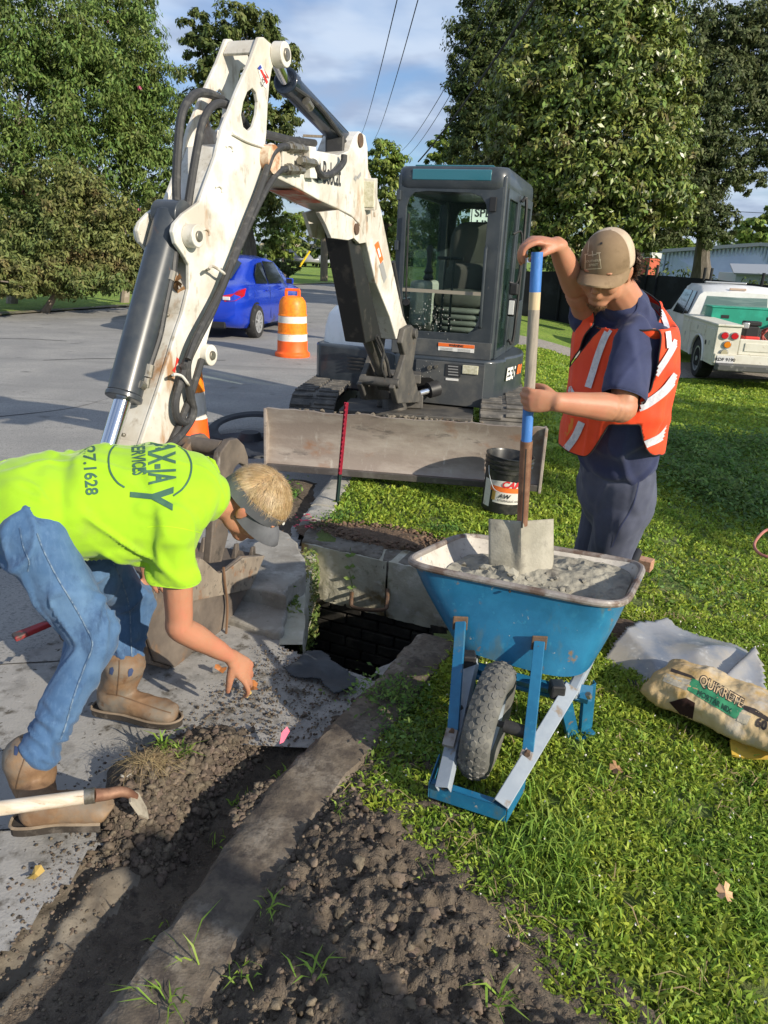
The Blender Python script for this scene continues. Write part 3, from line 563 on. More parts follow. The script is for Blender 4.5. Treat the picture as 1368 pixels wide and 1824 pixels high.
# ---- arm (dipper)
arm = MB()
NEAR = [(462, 66), (470, 66), (481, 76), (492, 84), (499, 98), (497, 113), (485, 122), (480, 150), (477, 195), (475, 237), (473, 256), (492, 262), (497, 280), (488, 297), (470, 305), (463, 318), (458, 366), (441, 404), (411, 471), (388, 543), (374, 590), (366, 622), (350, 655), (335, 711), (303, 784), (278, 850), (262, 900), (240, 925), (215, 905), (215, 870), (235, 830), (252, 788), (285, 690), (312, 600), (326, 560), (337, 515), (337, 472), (327, 454), (313, 434), (308, 413), (312, 398), (327, 381), (356, 360), (368, 327), (385, 278), (397, 229), (422, 164), (446, 110)]
A2 = [pl(x, y, .085) for x, y in NEAR]; H2 = [pl(x, y, .085) for x, y in HOLE]
arm.extr_hole([pt(s, z, .085) for s, z in A2], [pt(s, z, .067) for s, z in A2], [pt(s, z, .085) for s, z in H2], [pt(s, z, .067) for s, z in H2])
arm.extr_hole([pt(s, z, -.085) for s, z in A2], [pt(s, z, -.067) for s, z in A2], [pt(s, z, -.085) for s, z in H2], [pt(s, z, -.067) for s, z in H2])
strip(arm, [(391, 262), (384, 285), (372, 325), (360, 360), (350, 410), (346, 470), (338, 515), (327, 560), (313, 600), (286, 690), (253, 788), (228, 850)], .085, -.066, .066, -.012)
strip(arm, [(466, 262), (463, 312), (456, 366), (439, 404), (409, 471), (386, 543), (372, 590), (348, 655), (333, 711), (301, 784), (270, 870)], .085, -.066, .066, .012)
strip(arm, [(464, 70), (455, 92)], .085, -.066, .066, -.014)
strip(arm, [(476, 240), (455, 262), (425, 262), (392, 268)], .085, -.066, .066, .012)
armo = arm.build('arm', white_p, exc, bevel=.004)
# rims of weld bead along the arm plate, bosses and pins
mb = MB(); c = pp(335, 420, .085); mb.cyl(c, c + nn_ * .045, .043, .04, 24); c2 = pp(335, 420, -.0) 
s_, z_ = pl(335, 420, .085); mb.cyl(pt(s_, z_, -.085), pt(s_, z_, -.13), .043, .04, 24)
s_, z_ = pl(491, 98, .085); mb.cyl(pt(s_, z_, .085), pt(s_, z_, .135), .05, .048, 24); mb.cyl(pt(s_, z_, -.085), pt(s_, z_, -.13), .05, .048, 24)
s_, z_ = pl(366, 632, .085); mb.cyl(pt(s_, z_, .02), pt(s_, z_, .115), .042, .042, 24)
s_, z_ = pl(482, 282, .085); mb.cyl(pt(s_, z_, .085), pt(s_, z_, .10), .06, .058, 24)
mb.build('pin_boss', white_p, armo, smooth=True, bevel=.003)
mb = MB()
for x, y, o0, o1, r_ in ((335, 420, .13, .138, .021), (491, 98, .135, .143, .026), (366, 632, .115, .123, .02), (480, 282, .10, .112, .03)):
    s_, z_ = pl(x, y, .085); mb.cyl(pt(s_, z_, o0 - .02), pt(s_, z_, o1), r_, r_ * .9, 18)
for x, y in ((222, 775), (240, 777), (300, 562)): p = pp(x, y, .02); mb.cyl(p, p + Vector((uu.x * .012, uu.y * .012, .004)), .008, .008, 6)
mb.build('pin', fit, armo, smooth=True, bevel=.002)
# lifting slots (small raised arcs) and stiffener on the side plate
mb = MB()
for x, y in ((408, 268), (389, 340), (366, 417)):
    P = [pp(x + 7 * math.cos(a) , y + 9 * math.sin(a), .088) for a in np.linspace(-2.4, .2, 7)]; mb.tube(P, .0045, 6, 2)
mb.tube([pp(414, 238, .09), pp(440, 252, .09), pp(470, 262, .09)], .006, 6, 3)
mb.build('weld_arc', white_p, armo, smooth=True)
# guide loops for the hoses
for P in ([(372, 479), (377, 474), (386, 478), (400, 488), (404, 500)], [(308, 668), (315, 667), (325, 671), (335, 684), (338, 690)]):
    mb = MB(); mb.tube([pp(P[0][0], P[0][1], .08)] + [pp(x, y, .135) for x, y in P[:-1]] + [pp(P[-1][0], P[-1][1], .08)], .0055, 8, 4); mb.build('hose_guide', white_p, armo, smooth=True)
# sticker with stripes, red warning triangles
mb = MB(); q = [pp(x, y, .087) for x, y in ((459, 121), (465, 113), (480, 140), (474, 158), (467, 150))]; mb.add(q, [tuple(range(5))]); mb.build('sticker', white_d, armo)
for cx, m in ((0, red_d), (1, red_d), (2, blue_d)):
    mb = MB(); P = [((463, 124), (467, 124), (478, 146), (475, 150)), ((468, 118), (472, 126), (479, 138), (478, 141)), ((459, 121), (464, 115), (467, 121), (462, 125))][cx]
    mb.add([pp(x, y, .0885) for x, y in P], [(0, 1, 2, 3)]); mb.build('sticker_stripe', m, armo)
mb = MB(); a_ = pp(469, 150, .0885); b_ = pp(476, 136, .0885); add_text(mb, 'USA', .035, pp(470, 143, .0885), (b_ - a_), nn_.cross((b_ - a_).normalized())); mb.build('sticker_lettering', dark_d, armo)
for P in (((315, 636), (320, 641), (312, 655)), ((307, 660), (314, 650), (312, 664)), ((322, 662), (326, 668), (322, 672))):
    mb = MB(); mb.add([pp(x, y, .0875) for x, y in P], [(0, 1, 2)]); mb.build('warning_triangle', red_d, armo)
# ---- bucket cylinder in front of the arm
def px_axis(p0, p1, off=0.): return pp(p0[0], p0[1], off), pp(p1[0], p1[1], off)
cylo = MB(); a, b = px_axis((306, 385), (222, 702)); cylo.cyl(a, b, .062, .062, 32); cylo.cyl(b, b + (b - a).normalized() * .02, .066, .066, 32)
c = a; cylo.cyl(c - nn_ * .055, c + nn_ * .055, .058, .058, 24)
co_ = cylo.build('bucket_cylinder', cyl_p, exc, smooth=True, bevel=.004)
mb = MB(); e = pp(180, 838); mb.cyl(b, e, .031, .031, 24); mb.build('rod', chrome, co_, smooth=True)
mb = MB(); mb.tube([pp(322, 395, .03), pp(312, 450, .055), pp(308, 490, .06)], .013, 8, 4); mb.tube([pp(306, 492, .06), pp(292, 560, .06), pp(284, 600, .06), pp(266, 655, .055)], .012, 8, 4); mb.build('feed_hose', rubber, co_, smooth=True)
mb = MB()
for p, q, r_ in (((266, 650), (262, 672), .019), ((261, 674), (258, 690), .015), ((256, 688), (248, 684), .016), ((307, 484), (303, 500), .016)): mb.cyl(pp(*p, .058), pp(*q, .058), r_, r_, 10)
mb.build('fitting', fit, co_, smooth=True)
# bucket linkage at the arm tip (mostly behind the man)
mb = MB(); e = pp(180, 838); tip = pl(236, 902, .085)
for o in (-.11, .10): mb.bar(e + nn_ * o, pt(tip[0] - .25, tip[1] + .16, o), .03, .07); mb.bar(e + nn_ * o, pt(tip[0] - .02, tip[1] - .22, o * 1.1), .03, .07)
mb.cyl(e - nn_ * .13, e + nn_ * .13, .035, .035, 16); mb.build('bucket_link', castm, exc, bevel=.005)
# ---- boom
boom = MB()
BT = [(484, 262), (500, 261), (560, 268), (605, 276), (622, 268), (632, 243), (641, 234), (651, 241), (655, 262), (656, 300), (667, 330), (678, 369), (696, 461), (718, 562), (726, 580), (728, 596), (716, 606), (706, 604), (695, 565), (670, 504), (654, 436), (640, 398), (626, 384), (600, 371), (567, 356), (532, 336), (497, 319), (480, 306), (474, 285)]
P = [pl(x, y, .095) for x, y in BT]; boom.extr([pt(s, z, -.095) for s, z in P], [pt(s, z, .095) for s, z in P])
boomo = boom.build('boom', white_p, exc, bevel=.006)
mb = MB(); s_, z_ = pl(641, 250, .095)
mb.cyl(pt(s_, z_, .095), pt(s_, z_, .103), .035, .035, 20); mb.build('cylinder_pin', ru, boomo, smooth=True)
mb = MB(); slab(mb, [(566, 378), (600, 374), (626, 388), (644, 410), (650, 432), (638, 434), (628, 424), (618, 428), (588, 424), (578, 400)], .085, .07, .094, 1); slab(mb, [(592, 380), (606, 376), (626, 388), (644, 410), (650, 432), (638, 434), (628, 424), (618, 428), (604, 424), (598, 400)], .085, -.094, -.07, 1); mb.build('cylinder_lug', white_p, boomo, bevel=.003)
mb = MB(); s_, z_ = pl(634, 408, .095); mb.cyl(pt(s_, z_, .09), pt(s_, z_, .104), .03, .03, 20); mb.build('lug_pin', ru, boomo, smooth=True)
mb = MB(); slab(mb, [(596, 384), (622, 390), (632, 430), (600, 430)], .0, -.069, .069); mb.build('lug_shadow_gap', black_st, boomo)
# pinkish scuff under the boom
mb = MB(); Q = [pl(x, y, .095) for x, y in ((530, 338), (545, 345), (562, 353), (576, 361))]
for i in range(3):
    (s0, z0), (s1, z1) = Q[i], Q[i + 1]; mb.add([pt(s0, z0 - .003, -.06), pt(s1, z1 - .003, -.06), pt(s1, z1 - .003, .085), pt(s0, z0 - .003, .085)], [(0, 1, 2, 3)])
mb.build('scuff', mat('red_scuff', (.62, .16, .10), .6, layers=[((.70, .55, .48), 14, .45, .62)]), boomo)
# lettering and decals on the boom side
a_, b_ = pp(576, 309, .0975), pp(607, 315, .0975); ux = (b_ - a_).normalized(); uy = nn_.cross(ux); W_ = (b_ - a_).length
if uy.z < 0: uy = -uy
V_, F_ = text_mesh('Bobcat', 1., .012); w_ = max(v.x for v in V_) - min(v.x for v in V_); hgt = max(v.y for v in V_) - min(v.y for v in V_)
mb = MB(); mb.add([(a_ + b_) / 2 + ux * v.x * W_ / w_ + uy * v.y * .105 / hgt for v in V_], F_); mb.build('lettering', dark_d, boomo)
mb = MB(); mb.add([pp(x, y, .0975) for x, y in ((559, 288), (563, 298), (566, 300), (571, 290), (572, 303), (576, 312), (570, 313), (573, 322), (567, 320), (567, 326), (562, 320), (556, 310), (562, 306))], [tuple(range(13))]); mb.build('cat_emblem', dark_d, boomo)
mb = MB(); mb.add([pp(x, y, .0975) for x, y in ((630, 318), (634, 312), (637, 316), (634, 323))], [(0, 1, 2, 3)]); mb.add([pp(x, y, .0975) for x, y in ((637, 314), (643, 306), (643, 313), (638, 320))], [(0, 1, 2, 3)]); mb.build('model_print', grey_d, boomo)
mb = MB(); mb.add([pp(x, y, .0965) for x, y in ((667, 436), (674, 429), (683, 462), (678, 470))], [(0, 1, 2, 3)]); mb.build('warning_label', orange_d, boomo)
mb = MB(); mb.add([pp(x, y, .098) for x, y in ((672, 444), (675, 441), (679, 456), (676, 459))], [(0, 1, 2, 3)]); mb.build('warning_symbol', white_d, boomo)
mb = MB(); mb.add([pp(x, y, .0965) for x, y in ((675, 472), (682, 466), (689, 494), (684, 505))], [(0, 1, 2, 3)]); mb.build('warning_text_block', grey_d, boomo)
# work light
mb = MB(); c = pp(653, 346, .10); fw = (uu * .96 + Vector((.16, 0, -.12))).normalized(); up_ = (Vector((0, 0, 1)) - fw * fw.z).normalized(); sx_ = fw.cross(up_)
def lb(mbx, c, w, h, d, sh=0.): mbx.bar(c + fw * sh, c + fw * (sh + d), w, h, up=up_); return mbx
lb(mb, c, .105, .165, .07, -.05); mb.tube([c + nn_ * .05 - up_ * .09, c + nn_ * .05 - up_ * .12], .008, 6, 0); wl = mb.build('work_light', white_p, boomo, bevel=.012)
mb = MB(); lb(mb, c - sx_ * .008, .082, .135, .008, .018); mb.build('lens', lens, boomo, bevel=.004)
# ---- arm cylinder on top of the boom
mb = MB(); a, b = pp(508, 143), pp(622, 262); mb.cyl(a, b, .052, .052, 28); mb.cyl(a, a + (b - a).normalized() * .05, .06, .06, 28); d_ = (b - a).normalized()
mb.cyl(b - nn_ * .05, b + nn_ * .05, .06, .06, 20); ac = mb.build('arm_cylinder', mat('arm_cylinder_paint', (.012, .02, .035), .28, layers=[((.025, .03, .04), 8, .5, .7)], coat=.4), exc, smooth=True, bevel=.004)
mb = MB(); mb.cyl(a, pp(490, 105), .027, .027, 20); mb.build('rod', chrome, ac, smooth=True)
mb = MB(); mb.tube([a + nn_ * .045 + Vector((0, 0, -.03)), a + d_ * .25 + nn_ * .058 + Vector((0, 0, -.01)), b - d_ * .25 + nn_ * .05 + Vector((0, 0, -.03)), b - d_ * .08 + nn_ * .05 + Vector((0, 0, -.05))], .011, 8, 5); mb.build('supply_pipe', rubber, ac, smooth=True)
mb = MB(); mb.cyl(pp(545, 180, .06), pp(553, 192, .06), .02, .02, 10); mb.build('fitting', fit, ac, smooth=True)
mb = MB(); mb.box(pp(598, 262, 0), (.10, .14, .10)); mb.build('hose_block', black_st, ac, bevel=.01)
# ---- hoses
hoses = [
    ([(316, 400), (315, 370), (314, 320), (318, 250), (325, 200), (345, 170), (368, 166), (395, 178), (428, 208), (450, 245)], .0, .0165),
    ([(332, 385), (340, 330), (350, 270), (362, 215), (380, 188), (400, 186), (425, 200)], .035, .0155),
    ([(512, 262), (500, 262), (485, 275), (474, 305), (460, 345), (438, 400), (413, 465), (385, 530), (350, 600), (333, 640), (322, 680), (313, 715), (316, 745), (334, 752), (343, 730), (337, 690), (325, 650)], .115, .0145),
    ([(510, 301), (497, 305), (478, 330), (455, 375), (430, 430), (405, 490), (378, 555), (350, 610), (334, 650), (338, 700), (345, 735), (330, 765), (303, 795)], .118, .0145),
    ([(360, 640), (345, 690), (325, 745), (300, 800)], .10, .0125),
    ([(412, 470), (392, 520), (352, 596), (335, 640)], .14, .012),
    ([(613, 276), (611, 290), (597, 306), (578, 313), (567, 306), (560, 290), (552, 290)], .13, .0165),
    ([(560, 255), (520, 250), (490, 243), (455, 235)], -.03, .018),
    ([(700, 466), (716, 560), (722, 600)], -.115, .016)]
for P, off, r_ in hoses:
    mb = MB(); mb.tube([pp(x, y, off) for x, y in P], r_, 10, 5); mb.build('hose', rubber, exc, smooth=True)
for p, q, off, r_ in (((512, 262), (532, 264), .115, .021), ((532, 264), (545, 266), .115, .017), ((509, 301), (526, 302), .118, .021), ((526, 302), (540, 304), .118, .017), ((534, 286), (556, 290), .135, .02), ((556, 290), (562, 291), .135, .015)):
    mb = MB(); mb.cyl(pp(*p, off), pp(*q, off), r_, r_, 6); mb.cyl(pp((p[0] * 3 + q[0]) / 4, (p[1] * 3 + q[1]) / 4, off), pp((p[0] + q[0]) / 2, (p[1] + q[1]) / 2, off), r_ * 1.2, r_ * 1.2, 12); mb.build('hose_fitting', fit, exc, bevel=.002)
mb = MB(); slab(mb, [(541, 260), (553, 262), (555, 318), (543, 317)], .10, .096, .13); slab(mb, [(500, 268), (520, 270), (522, 312), (500, 308)], .10, .096, .11); mb.build('hose_bracket', white_p, exc, bevel=.003)
# rusty pivot boss between arm and boom
mb = MB(); s_, z_ = pl(478, 284, .095); mb.cyl(pt(s_, z_, -.12), pt(s_ - .0, z_, .125), .058, .058, 28); mb.build('pivot_boss', mat('rust_streaked_paint', (.62, .50, .38), .6, layers=[((.35, .15, .06), 12, .45, .6), ((.12, .06, .04), 20, .6, .68)]), exc, smooth=True)
# lift cylinder guard and lift cylinder below the boom
mb = MB(); slab(mb, [(600, 424), (622, 430), (664, 600), (634, 610)], 0., -.075, .065); mb.build('cylinder_guard', mat('black_guard', (.014, .014, .015), .45, layers=[((.05, .045, .04), 12, .55, .7)]), exc, bevel=.006)
mb = MB(); a, b = pp(632, 540), pp(690, 682); mb.cyl(a, b, .050, .050, 24); mb.cyl(b - nn_ * .06, b + nn_ * .06, .055, .055, 20); mb.build('lift_cylinder', castm, exc, smooth=True, bevel=.004)
mb = MB(); mb.tube([pp(668, 600, .06), pp(688, 640, .08), pp(694, 670, .07), pp(700, 684, .05)], .011, 8, 4); mb.tube([pp(672, 598, .09), pp(683, 625, .1), pp(680, 655, .09), pp(686, 672, .08)], .009, 8, 4); mb.build('lift_hose', rubber, exc, smooth=True)
# ---- swing post
mb = MB()
q = [pp(x, y, .0) for x, y in ((716, 585), (731, 588), (735, 605), (729, 635), (726, 660), (735, 700), (733, 745 - 20), (700, 722), (694, 690), (706, 650), (712, 620))]
slab(mb, [(712, 585), (724, 578), (735, 590), (731, 622), (726, 655), (735, 690), (738, 716), (700, 718), (692, 690), (704, 660), (712, 632), (706, 610)], .10, .098, .14, 0)
slab(mb, [(712, 585), (724, 578), (735, 590), (731, 622), (726, 655), (735, 690), (738, 716), (700, 718), (692, 690), (704, 660), (712, 632), (706, 610)], .10, -.14, -.098, 0)
c0 = hw(.07, -1.0, .50); mb.cyl(c0 + Vector((0, 0, -.14)), c0 + Vector((0, 0, .14)), .10, .10, 24); mb.cyl(c0 + Vector((0, 0, .02)) - nn_ * .2, c0 + Vector((0, 0, .02)) + nn_ * .2, .05, .05, 16)
mb.box(hw(.07, -.86, .47), (.36, .30, .10)); mb.box(hw(.07, -.84, .64), (.30, .22, .07)); mb.build('swing_post', castm, exc, bevel=.008)
mb = MB(); s_, z_ = pl(727, 593, .1); mb.cyl(pt(s_, z_, -.15), pt(s_, z_, .165), .035, .035, 20); s_, z_ = pl(697, 682, .1); mb.cyl(pt(s_, z_, -.13), pt(s_, z_, .16), .032, .032, 20); mb.build('swing_pin', castm, exc, smooth=True, bevel=.003)
mb = MB(); mb.cyl(hw(.14, -.98, .50), hw(.33, -.84, .56), .026, .026, 16); mb.build('swing_cylinder_rod', chrome, exc, smooth=True)
mb = MB(); mb.cyl(hw(.30, -.86, .552), hw(.36, -.80, .57), .062, .062, 20); mb.build('swing_cylinder', black_st, exc, smooth=True)
# ---- bucket
BPX = [(464, 988), (450, 1020), (436, 1050), (412, 1092), (386, 1132), (350, 1168), (310, 1188), (272, 1176), (252, 1120), (246, 1060), (258, 1010), (285, 985)]
BK = [pl(x, y, .15) for x, y in BPX]; bk = MB(); n_ = len(BK)
for i in range(n_ - 1):
    a, b = Vector(BK[i]), Vector(BK[i + 1]); d = (b - a).normalized(); q = Vector((-d.y, d.x)) * -.016; c = [a - d * .003, b + d * .003, b + d * .003 + q, a - d * .003 + q]
    bk.extr([pt(v.x, v.y, -.28) for v in c], [pt(v.x, v.y, .15) for v in c])
SP = BK + [pl(x, y, .15) for x, y in ((325, 985), (352, 992), (366, 1004), (382, 1018), (396, 1013), (425, 990))]
for o0, o1 in ((.15, .166), (-.296, -.28)): bk.extr([pt(s, z, o0) for s, z in SP], [pt(s, z, o1) for s, z in SP])
bko = bk.build('bucket', bucket_m, exc, bevel=.004)
mb = MB(); slab(mb, [(464, 988), (450, 1020), (437, 1048), (400, 1056), (350, 1066), (306, 1074), (300, 1030), (325, 990), (352, 994), (366, 1006), (382, 1020), (396, 1015), (425, 992)], .15, .166, .176); mb.build('wear_plate', mat('wear_plate_steel', (.24, .20, .16), .6, .3, layers=[((.34, .29, .23), 9, .42, .62, (1, 1, .4)), ((.26, .13, .06), 12, .56, .68), ((.10, .085, .07), 30, .56, .68)], bump=[(60, .3, .004)]), bko, bevel=.004)
mb = MB()
TP = pl(464, 986, .15)
for k in range(5): o = -.25 + .09 * k; mb.bar(pt(TP[0] + .02, TP[1] - .06, o), pt(TP[0] - .0, TP[1] + .03, o), .05, .03, up=nn_, w2=.03, h2=.012)
mb.build('bucket_tooth', bucket_m, bko, bevel=.004)
mb = MB(); EAR = [(368, 1003), (372, 960), (376, 900), (380, 845), (388, 805), (404, 783), (418, 780), (430, 792), (437, 812), (438, 832), (432, 828), (422, 824), (414, 832), (404, 856), (398, 880), (402, 950), (390, 1000)]
slab(mb, EAR, .12, .10, .135); slab(mb, EAR, .12, -.06, -.03); mb.build('bucket_ear', bucket_m, bko, bevel=.005)
mb = MB(); s_, z_ = pl(402, 800, .12); mb.cyl(pt(s_, z_, -.28), pt(s_, z_, .10), .035, .035, 16); mb.build('cross_tube', bucket_m, bko, smooth=True)
mb = MB(); mb.tube([pp(398, 1010, .18), pp(401, 1040, .19), pp(405, 1080, .185), pp(403, 1130, .2)], .006, 6, 4); mb.build('dangling_root', mat('root', (.14, .08, .045), .9), bko, smooth=True)
dirt = MB(); dirt.ico(pt(2.70, .16, -.06), .20, 3, .12, 4, (1, 1, .8)); dirt.build('bucket_load', soil, bko, smooth=True)
# ---- house (upper body)
def arc(cx, cy, r_, a0, a1, n): return [(cx + r_ * math.cos(R(a0 + (a1 - a0) * i / n)), cy + r_ * math.sin(R(a0 + (a1 - a0) * i / n))) for i in range(n + 1)]
FOOT = [(.10, -.72), (.70, -.72), (.78, -.66), (.835, -.52)] + arc(0, 0, .90, -25, 195, 22) + [(-.86, -.36), (-.80, -.46), (-.55, -.52), (-.20, -.54), (-.10, -.60), (-.02, -.72)]
mb = MB(); mb.extr([hw(a, b, .43) for a, b in FOOT], [hw(a, b, .80) for a, b in FOOT]); house = mb.build('house', slate, exc, smooth=True, bevel=.02, bseg=3, angle=30)
mb = MB(); mb.cyl(CT + Vector((0, 0, .36)), CT + Vector((0, 0, .44)), .45, .45, 32); mb.build('slew_ring', castm, exc, smooth=True)
# front panel, proud of the body
mb = MB(); mb.box(hw(.43, -.728, .60), (.56, .014, .34), Matrix.Rotation(-TH, 3, 'Z')); fp = mb.build('front_panel', slate_dusty, exc, bevel=.005)
mb = MB(); mb.cyl(hw(.26, -.738, .56), hw(.26, -.70, .56), .075, .075, 24); mb.box(hw(.16, -.737, .56), (.2, .004, .14), Matrix.Rotation(-TH, 3, 'Z')); mb.build('cylinder_opening', mat('opening_black', (.006, .006, .006), .9), fp)
rotH = Matrix.Rotation(-TH, 3, 'Z')
def hb(mb, a, b, z, da, db, dz): return mb.box(hw(a, b, z), (da, db, dz), rotH)
mb = MB(); (a0, z0) = hp(824, 650, -.74); (a1, z1) = hp(851, 668, -.74); hb(mb, (a0 + a1) / 2, -.738, (z0 + z1) / 2, abs(a1 - a0), .016, abs(z1 - z0)); mb.build('marker_light', lens, fp, bevel=.005)
for x0, y0, x1, y1, m, nm in ((794, 648, 820, 672, dark_d, 'data_plate'), (794, 673, 816, 679, white_d, 'data_label')):
    (a0, z0), (a1, z1) = hp(x0, y0, -.74), hp(x1, y1, -.74); mb = MB(); hb(mb, (a0 + a1) / 2, -.737, (z0 + z1) / 2, abs(a1 - a0), .006, abs(z1 - z0)); mb.build(nm, m, fp)
mb = MB(); 
for k in range(4): (a0, z0), (a1, z1) = hp(798, 652 + k * 5, -.743), hp(816, 653.5 + k * 5, -.743); hb(mb, (a0 + a1) / 2, -.7415, (z0 + z1) / 2, abs(a1 - a0), .002, .008)
mb.build('data_print', grey_d, fp)
mb = MB(); p = hp(770, 655, -.74); mb.cyl(hw(p[0] - .02, -.735, p[1]), hw(p[0] - .02, -.76, p[1]), .018, .018, 12); mb.cyl(hw(p[0] + .03, -.735, p[1] + .01), hw(p[0] + .03, -.75, p[1] + .01), .014, .014, 12); mb.build('grease_fitting', fit, fp, smooth=True)
for x, y in ((880, 652), (880, 700), (912, 650)):
    b_, z_ = hs(x, y, .80) if x > 870 else (0, 0)
# louvres on the left skirt
mb = MB()
for k in range(4): hb(mb, -.42, -.545, .62 + k * .03, .16, .02, .012)
mb.build('louvre', black_st, exc)
# side lettering E55
b_, z_ = hs(893, 668, .80); V_, F_ = text_mesh('E55', .135, .006, .25); side_u = bb_; 
def side_pt(t, z, o=.006):
    """follow the rounded right flank of the body"""
    path = [Vector(hw(.70, -.72, 0)), Vector(hw(.78, -.66, 0)), Vector(hw(.835, -.52, 0)), Vector(hw(.816, -.38, 0)), Vector(hw(.86, -.2, 0)), Vector(hw(.90, 0, 0))]
    L_ = 0
    for i in range(len(path) - 1):
        sgl = (path[i + 1] - path[i]).length
        if t <= L_ + sgl or i == len(path) - 2:
            d = (path[i + 1] - path[i]).normalized(); n = Vector((d.y, -d.x, 0)); return path[i] + d * (t - L_) + n * o + Vector((0, 0, z))
        L_ += sgl
mb = MB(); mb.add([side_pt(.475 + v.x * .95, .655 + v.y, .016) for v in V_], F_); mb.build('model_lettering', white_d, house)
mb = MB(); V_, F_ = text_mesh('EM', .09, .008, .25); mb.add([side_pt(.66 + v.x * .8, .675 + v.y, .02) for v in V_], F_); mb.build('model_lettering', orange_d, house)
# white rear hood on the left
HF = arc(0, 0, .87, 60, 200, 14) + [(-.80, -.30), (-.72, -.40), (-.30, -.46), (-.14, -.46), (-.14, .76)]
mb = MB(); lv = [(.80, 1.0), (.93, .985), (1.04, .94), (1.10, .86), (1.125, .72)]; V = []; K = len(HF)
for z, k in lv: V += [hw(-.3 + (a + .3) * k, .15 + (b - .15) * k, z) for a, b in HF]
F = [(j * K + i, j * K + (i + 1) % K, (j + 1) * K + (i + 1) % K, (j + 1) * K + i) for j in range(len(lv) - 1) for i in range(K)] + [tuple(range((len(lv) - 1) * K, len(lv) * K))]
mb.add(V, F); hd = mb.build('engine_hood', white_clean, exc, smooth=True, angle=50)
mb = MB(); mb.add([hw(-.845, .05, .88), hw(-.86, -.06, .90), hw(-.845, -.14, .99), hw(-.83, .02, .95)], [(0, 1, 2, 3)]); mb.build('red_logo', red_d, hd)
# ---- cab
cab = MB(); AL, AR, FB, ZB, ZT, CD = -.085, .745, -.66, .80, 2.19, 1.42
def rbar(mb, p, q, w, h): mb.bar(hw(*p), hw(*q), w, h, up=bb_)
# front left pillar (slim), front right pillar (broad)
zl = 1.0
rbar(cab, (AL + .035, FB + .03, ZB), (AL + .035, FB + .03, ZT - .06), .07, .07)
rbar(cab, (AR - .055, FB + .035, ZB), (AR - .055, FB + .035, ZT - .06), .11, .08)
rbar(cab, (AL + .035, FB + CD, ZB), (AL + .035, FB + CD, ZT - .06), .09, .09)
rbar(cab, (AR - .045, FB + CD, ZB), (AR - .045, FB + CD, ZT - .06), .09, .09)
rbar(cab, (AR - .035, FB + .62, ZB), (AR - .035, FB + .62, ZT - .06), .05, .05)
rbar(cab, (AR - .035, FB, ZB + .03), (AR - .035, FB + CD, ZB + .03), .06, .06); rbar(cab, (AL + .035, FB, ZB + .03), (AL + .035, FB + CD, ZB + .03), .06, .06); rbar(cab, (AL, FB + CD, ZB + .03), (AR, FB + CD, ZB + .03), .05, .05); rbar(cab, (AL, FB + .05, ZB + .03), (AR, FB + .05, ZB + .03), .05, .05)
cab_f = cab.build('cab', slate, exc, bevel=.018, bseg=3)
# roof: rounded slab with opening for the tinted visor at the front
def rrect(a0, b0, a1, b1, r_, n=5):
    o = []
    for cx, cy, s0 in ((a1 - r_, b1 - r_, 0), (a0 + r_, b1 - r_, 90), (a0 + r_, b0 + r_, 180), (a1 - r_, b0 + r_, 270)): o += arc(cx, cy, r_, s0, s0 + 90, n)
    return o
mb = MB(); rf = rrect(AL - .01, FB - .02, AR + .01, FB + CD + .05, .09); K = len(rf); V = []
ca, cb_ = (AL + AR) / 2, FB + CD / 2
for z, k in ((2.03, .985), (2.05, 1.0), (2.12, 1.0), (2.165, .985), (2.185, .95), (2.19, .86)): V += [hw(ca + (a - ca) * k, cb_ + (b - cb_) * k, z) for a, b in rf]
F = [(j * K + i, j * K + (i + 1) % K, (j + 1) * K + (i + 1) % K, (j + 1) * K + i) for j in range(5) for i in range(K)] + [tuple(range(K))[::-1], tuple(range(5 * K, 6 * K))]
mb.add(V, F); roof = mb.build('cab_roof', slate, cab_f, smooth=True, angle=45)
mb = MB(); (a0, z0), (a1, z1) = hp(735, 290, FB), hp(878, 318, FB); hb(mb, (a0 + a1) / 2 + .0, FB - .018, 2.125, .60, .012, .075); mb.build('roof_visor', visor_g, cab_f, bevel=.006)
mb = MB(); hb(mb, (a0 + a1) / 2, FB + .30, 2.193, .60, .50, .012); mb.build('roof_window', visor_g, cab_f, bevel=.005)
# front face sheet with rounded windscreen opening (frame), and lower glass
def hole_panel(mb, outer, inner, bfun, th):
    mb.extr_hole([bfun(*p, 0) for p in outer], [bfun(*p, th) for p in outer], [bfun(*p, 0) for p in inner], [bfun(*p, th) for p in inner])
def fr(a, z, t): return hw(a, FB - .008 + t, z)
def rr2(x0, y0, x1, y1, r_, n=4): return [(a, b) for a, b in rrect(x0, y0, x1, y1, r_, n)]
mb = MB(); hole_panel(mb, [(AL + .01, ZB + .12), (AR - .02, ZB + .12), (AR - .02, 2.05), (AL + .01, 2.05)], [(-.01, 1.30), (-.01, 1.90), (.01, 1.965), (.05, 2.0), (.15, 2.012), (.48, 2.005), (.56, 1.98), (.60, 1.93), (.62, 1.86), (.62, 1.30), (.618, 1.12), (.59, 1.04), (.54, .99), (.07, .985), (.02, 1.03), (-.005, 1.12)], fr, .03); mb.build('windscreen_frame', slate, cab_f, bevel=.004)
mb = MB(); hb(mb, .305, FB + .008, 1.293, .63, .03, .026); mb.build('windscreen_rail', mat('rail_alu', (.28, .25, .2), .6), cab_f)
mb = MB(); hb(mb, .305, FB + .014, 1.64, .65, .006, .70); mb.build('windscreen', glass, cab_f)
mb = MB(); hb(mb, .305, FB + .014, 1.13, .65, .006, .30); mb.build('lower_windscreen', glass, cab_f)
mb = MB()
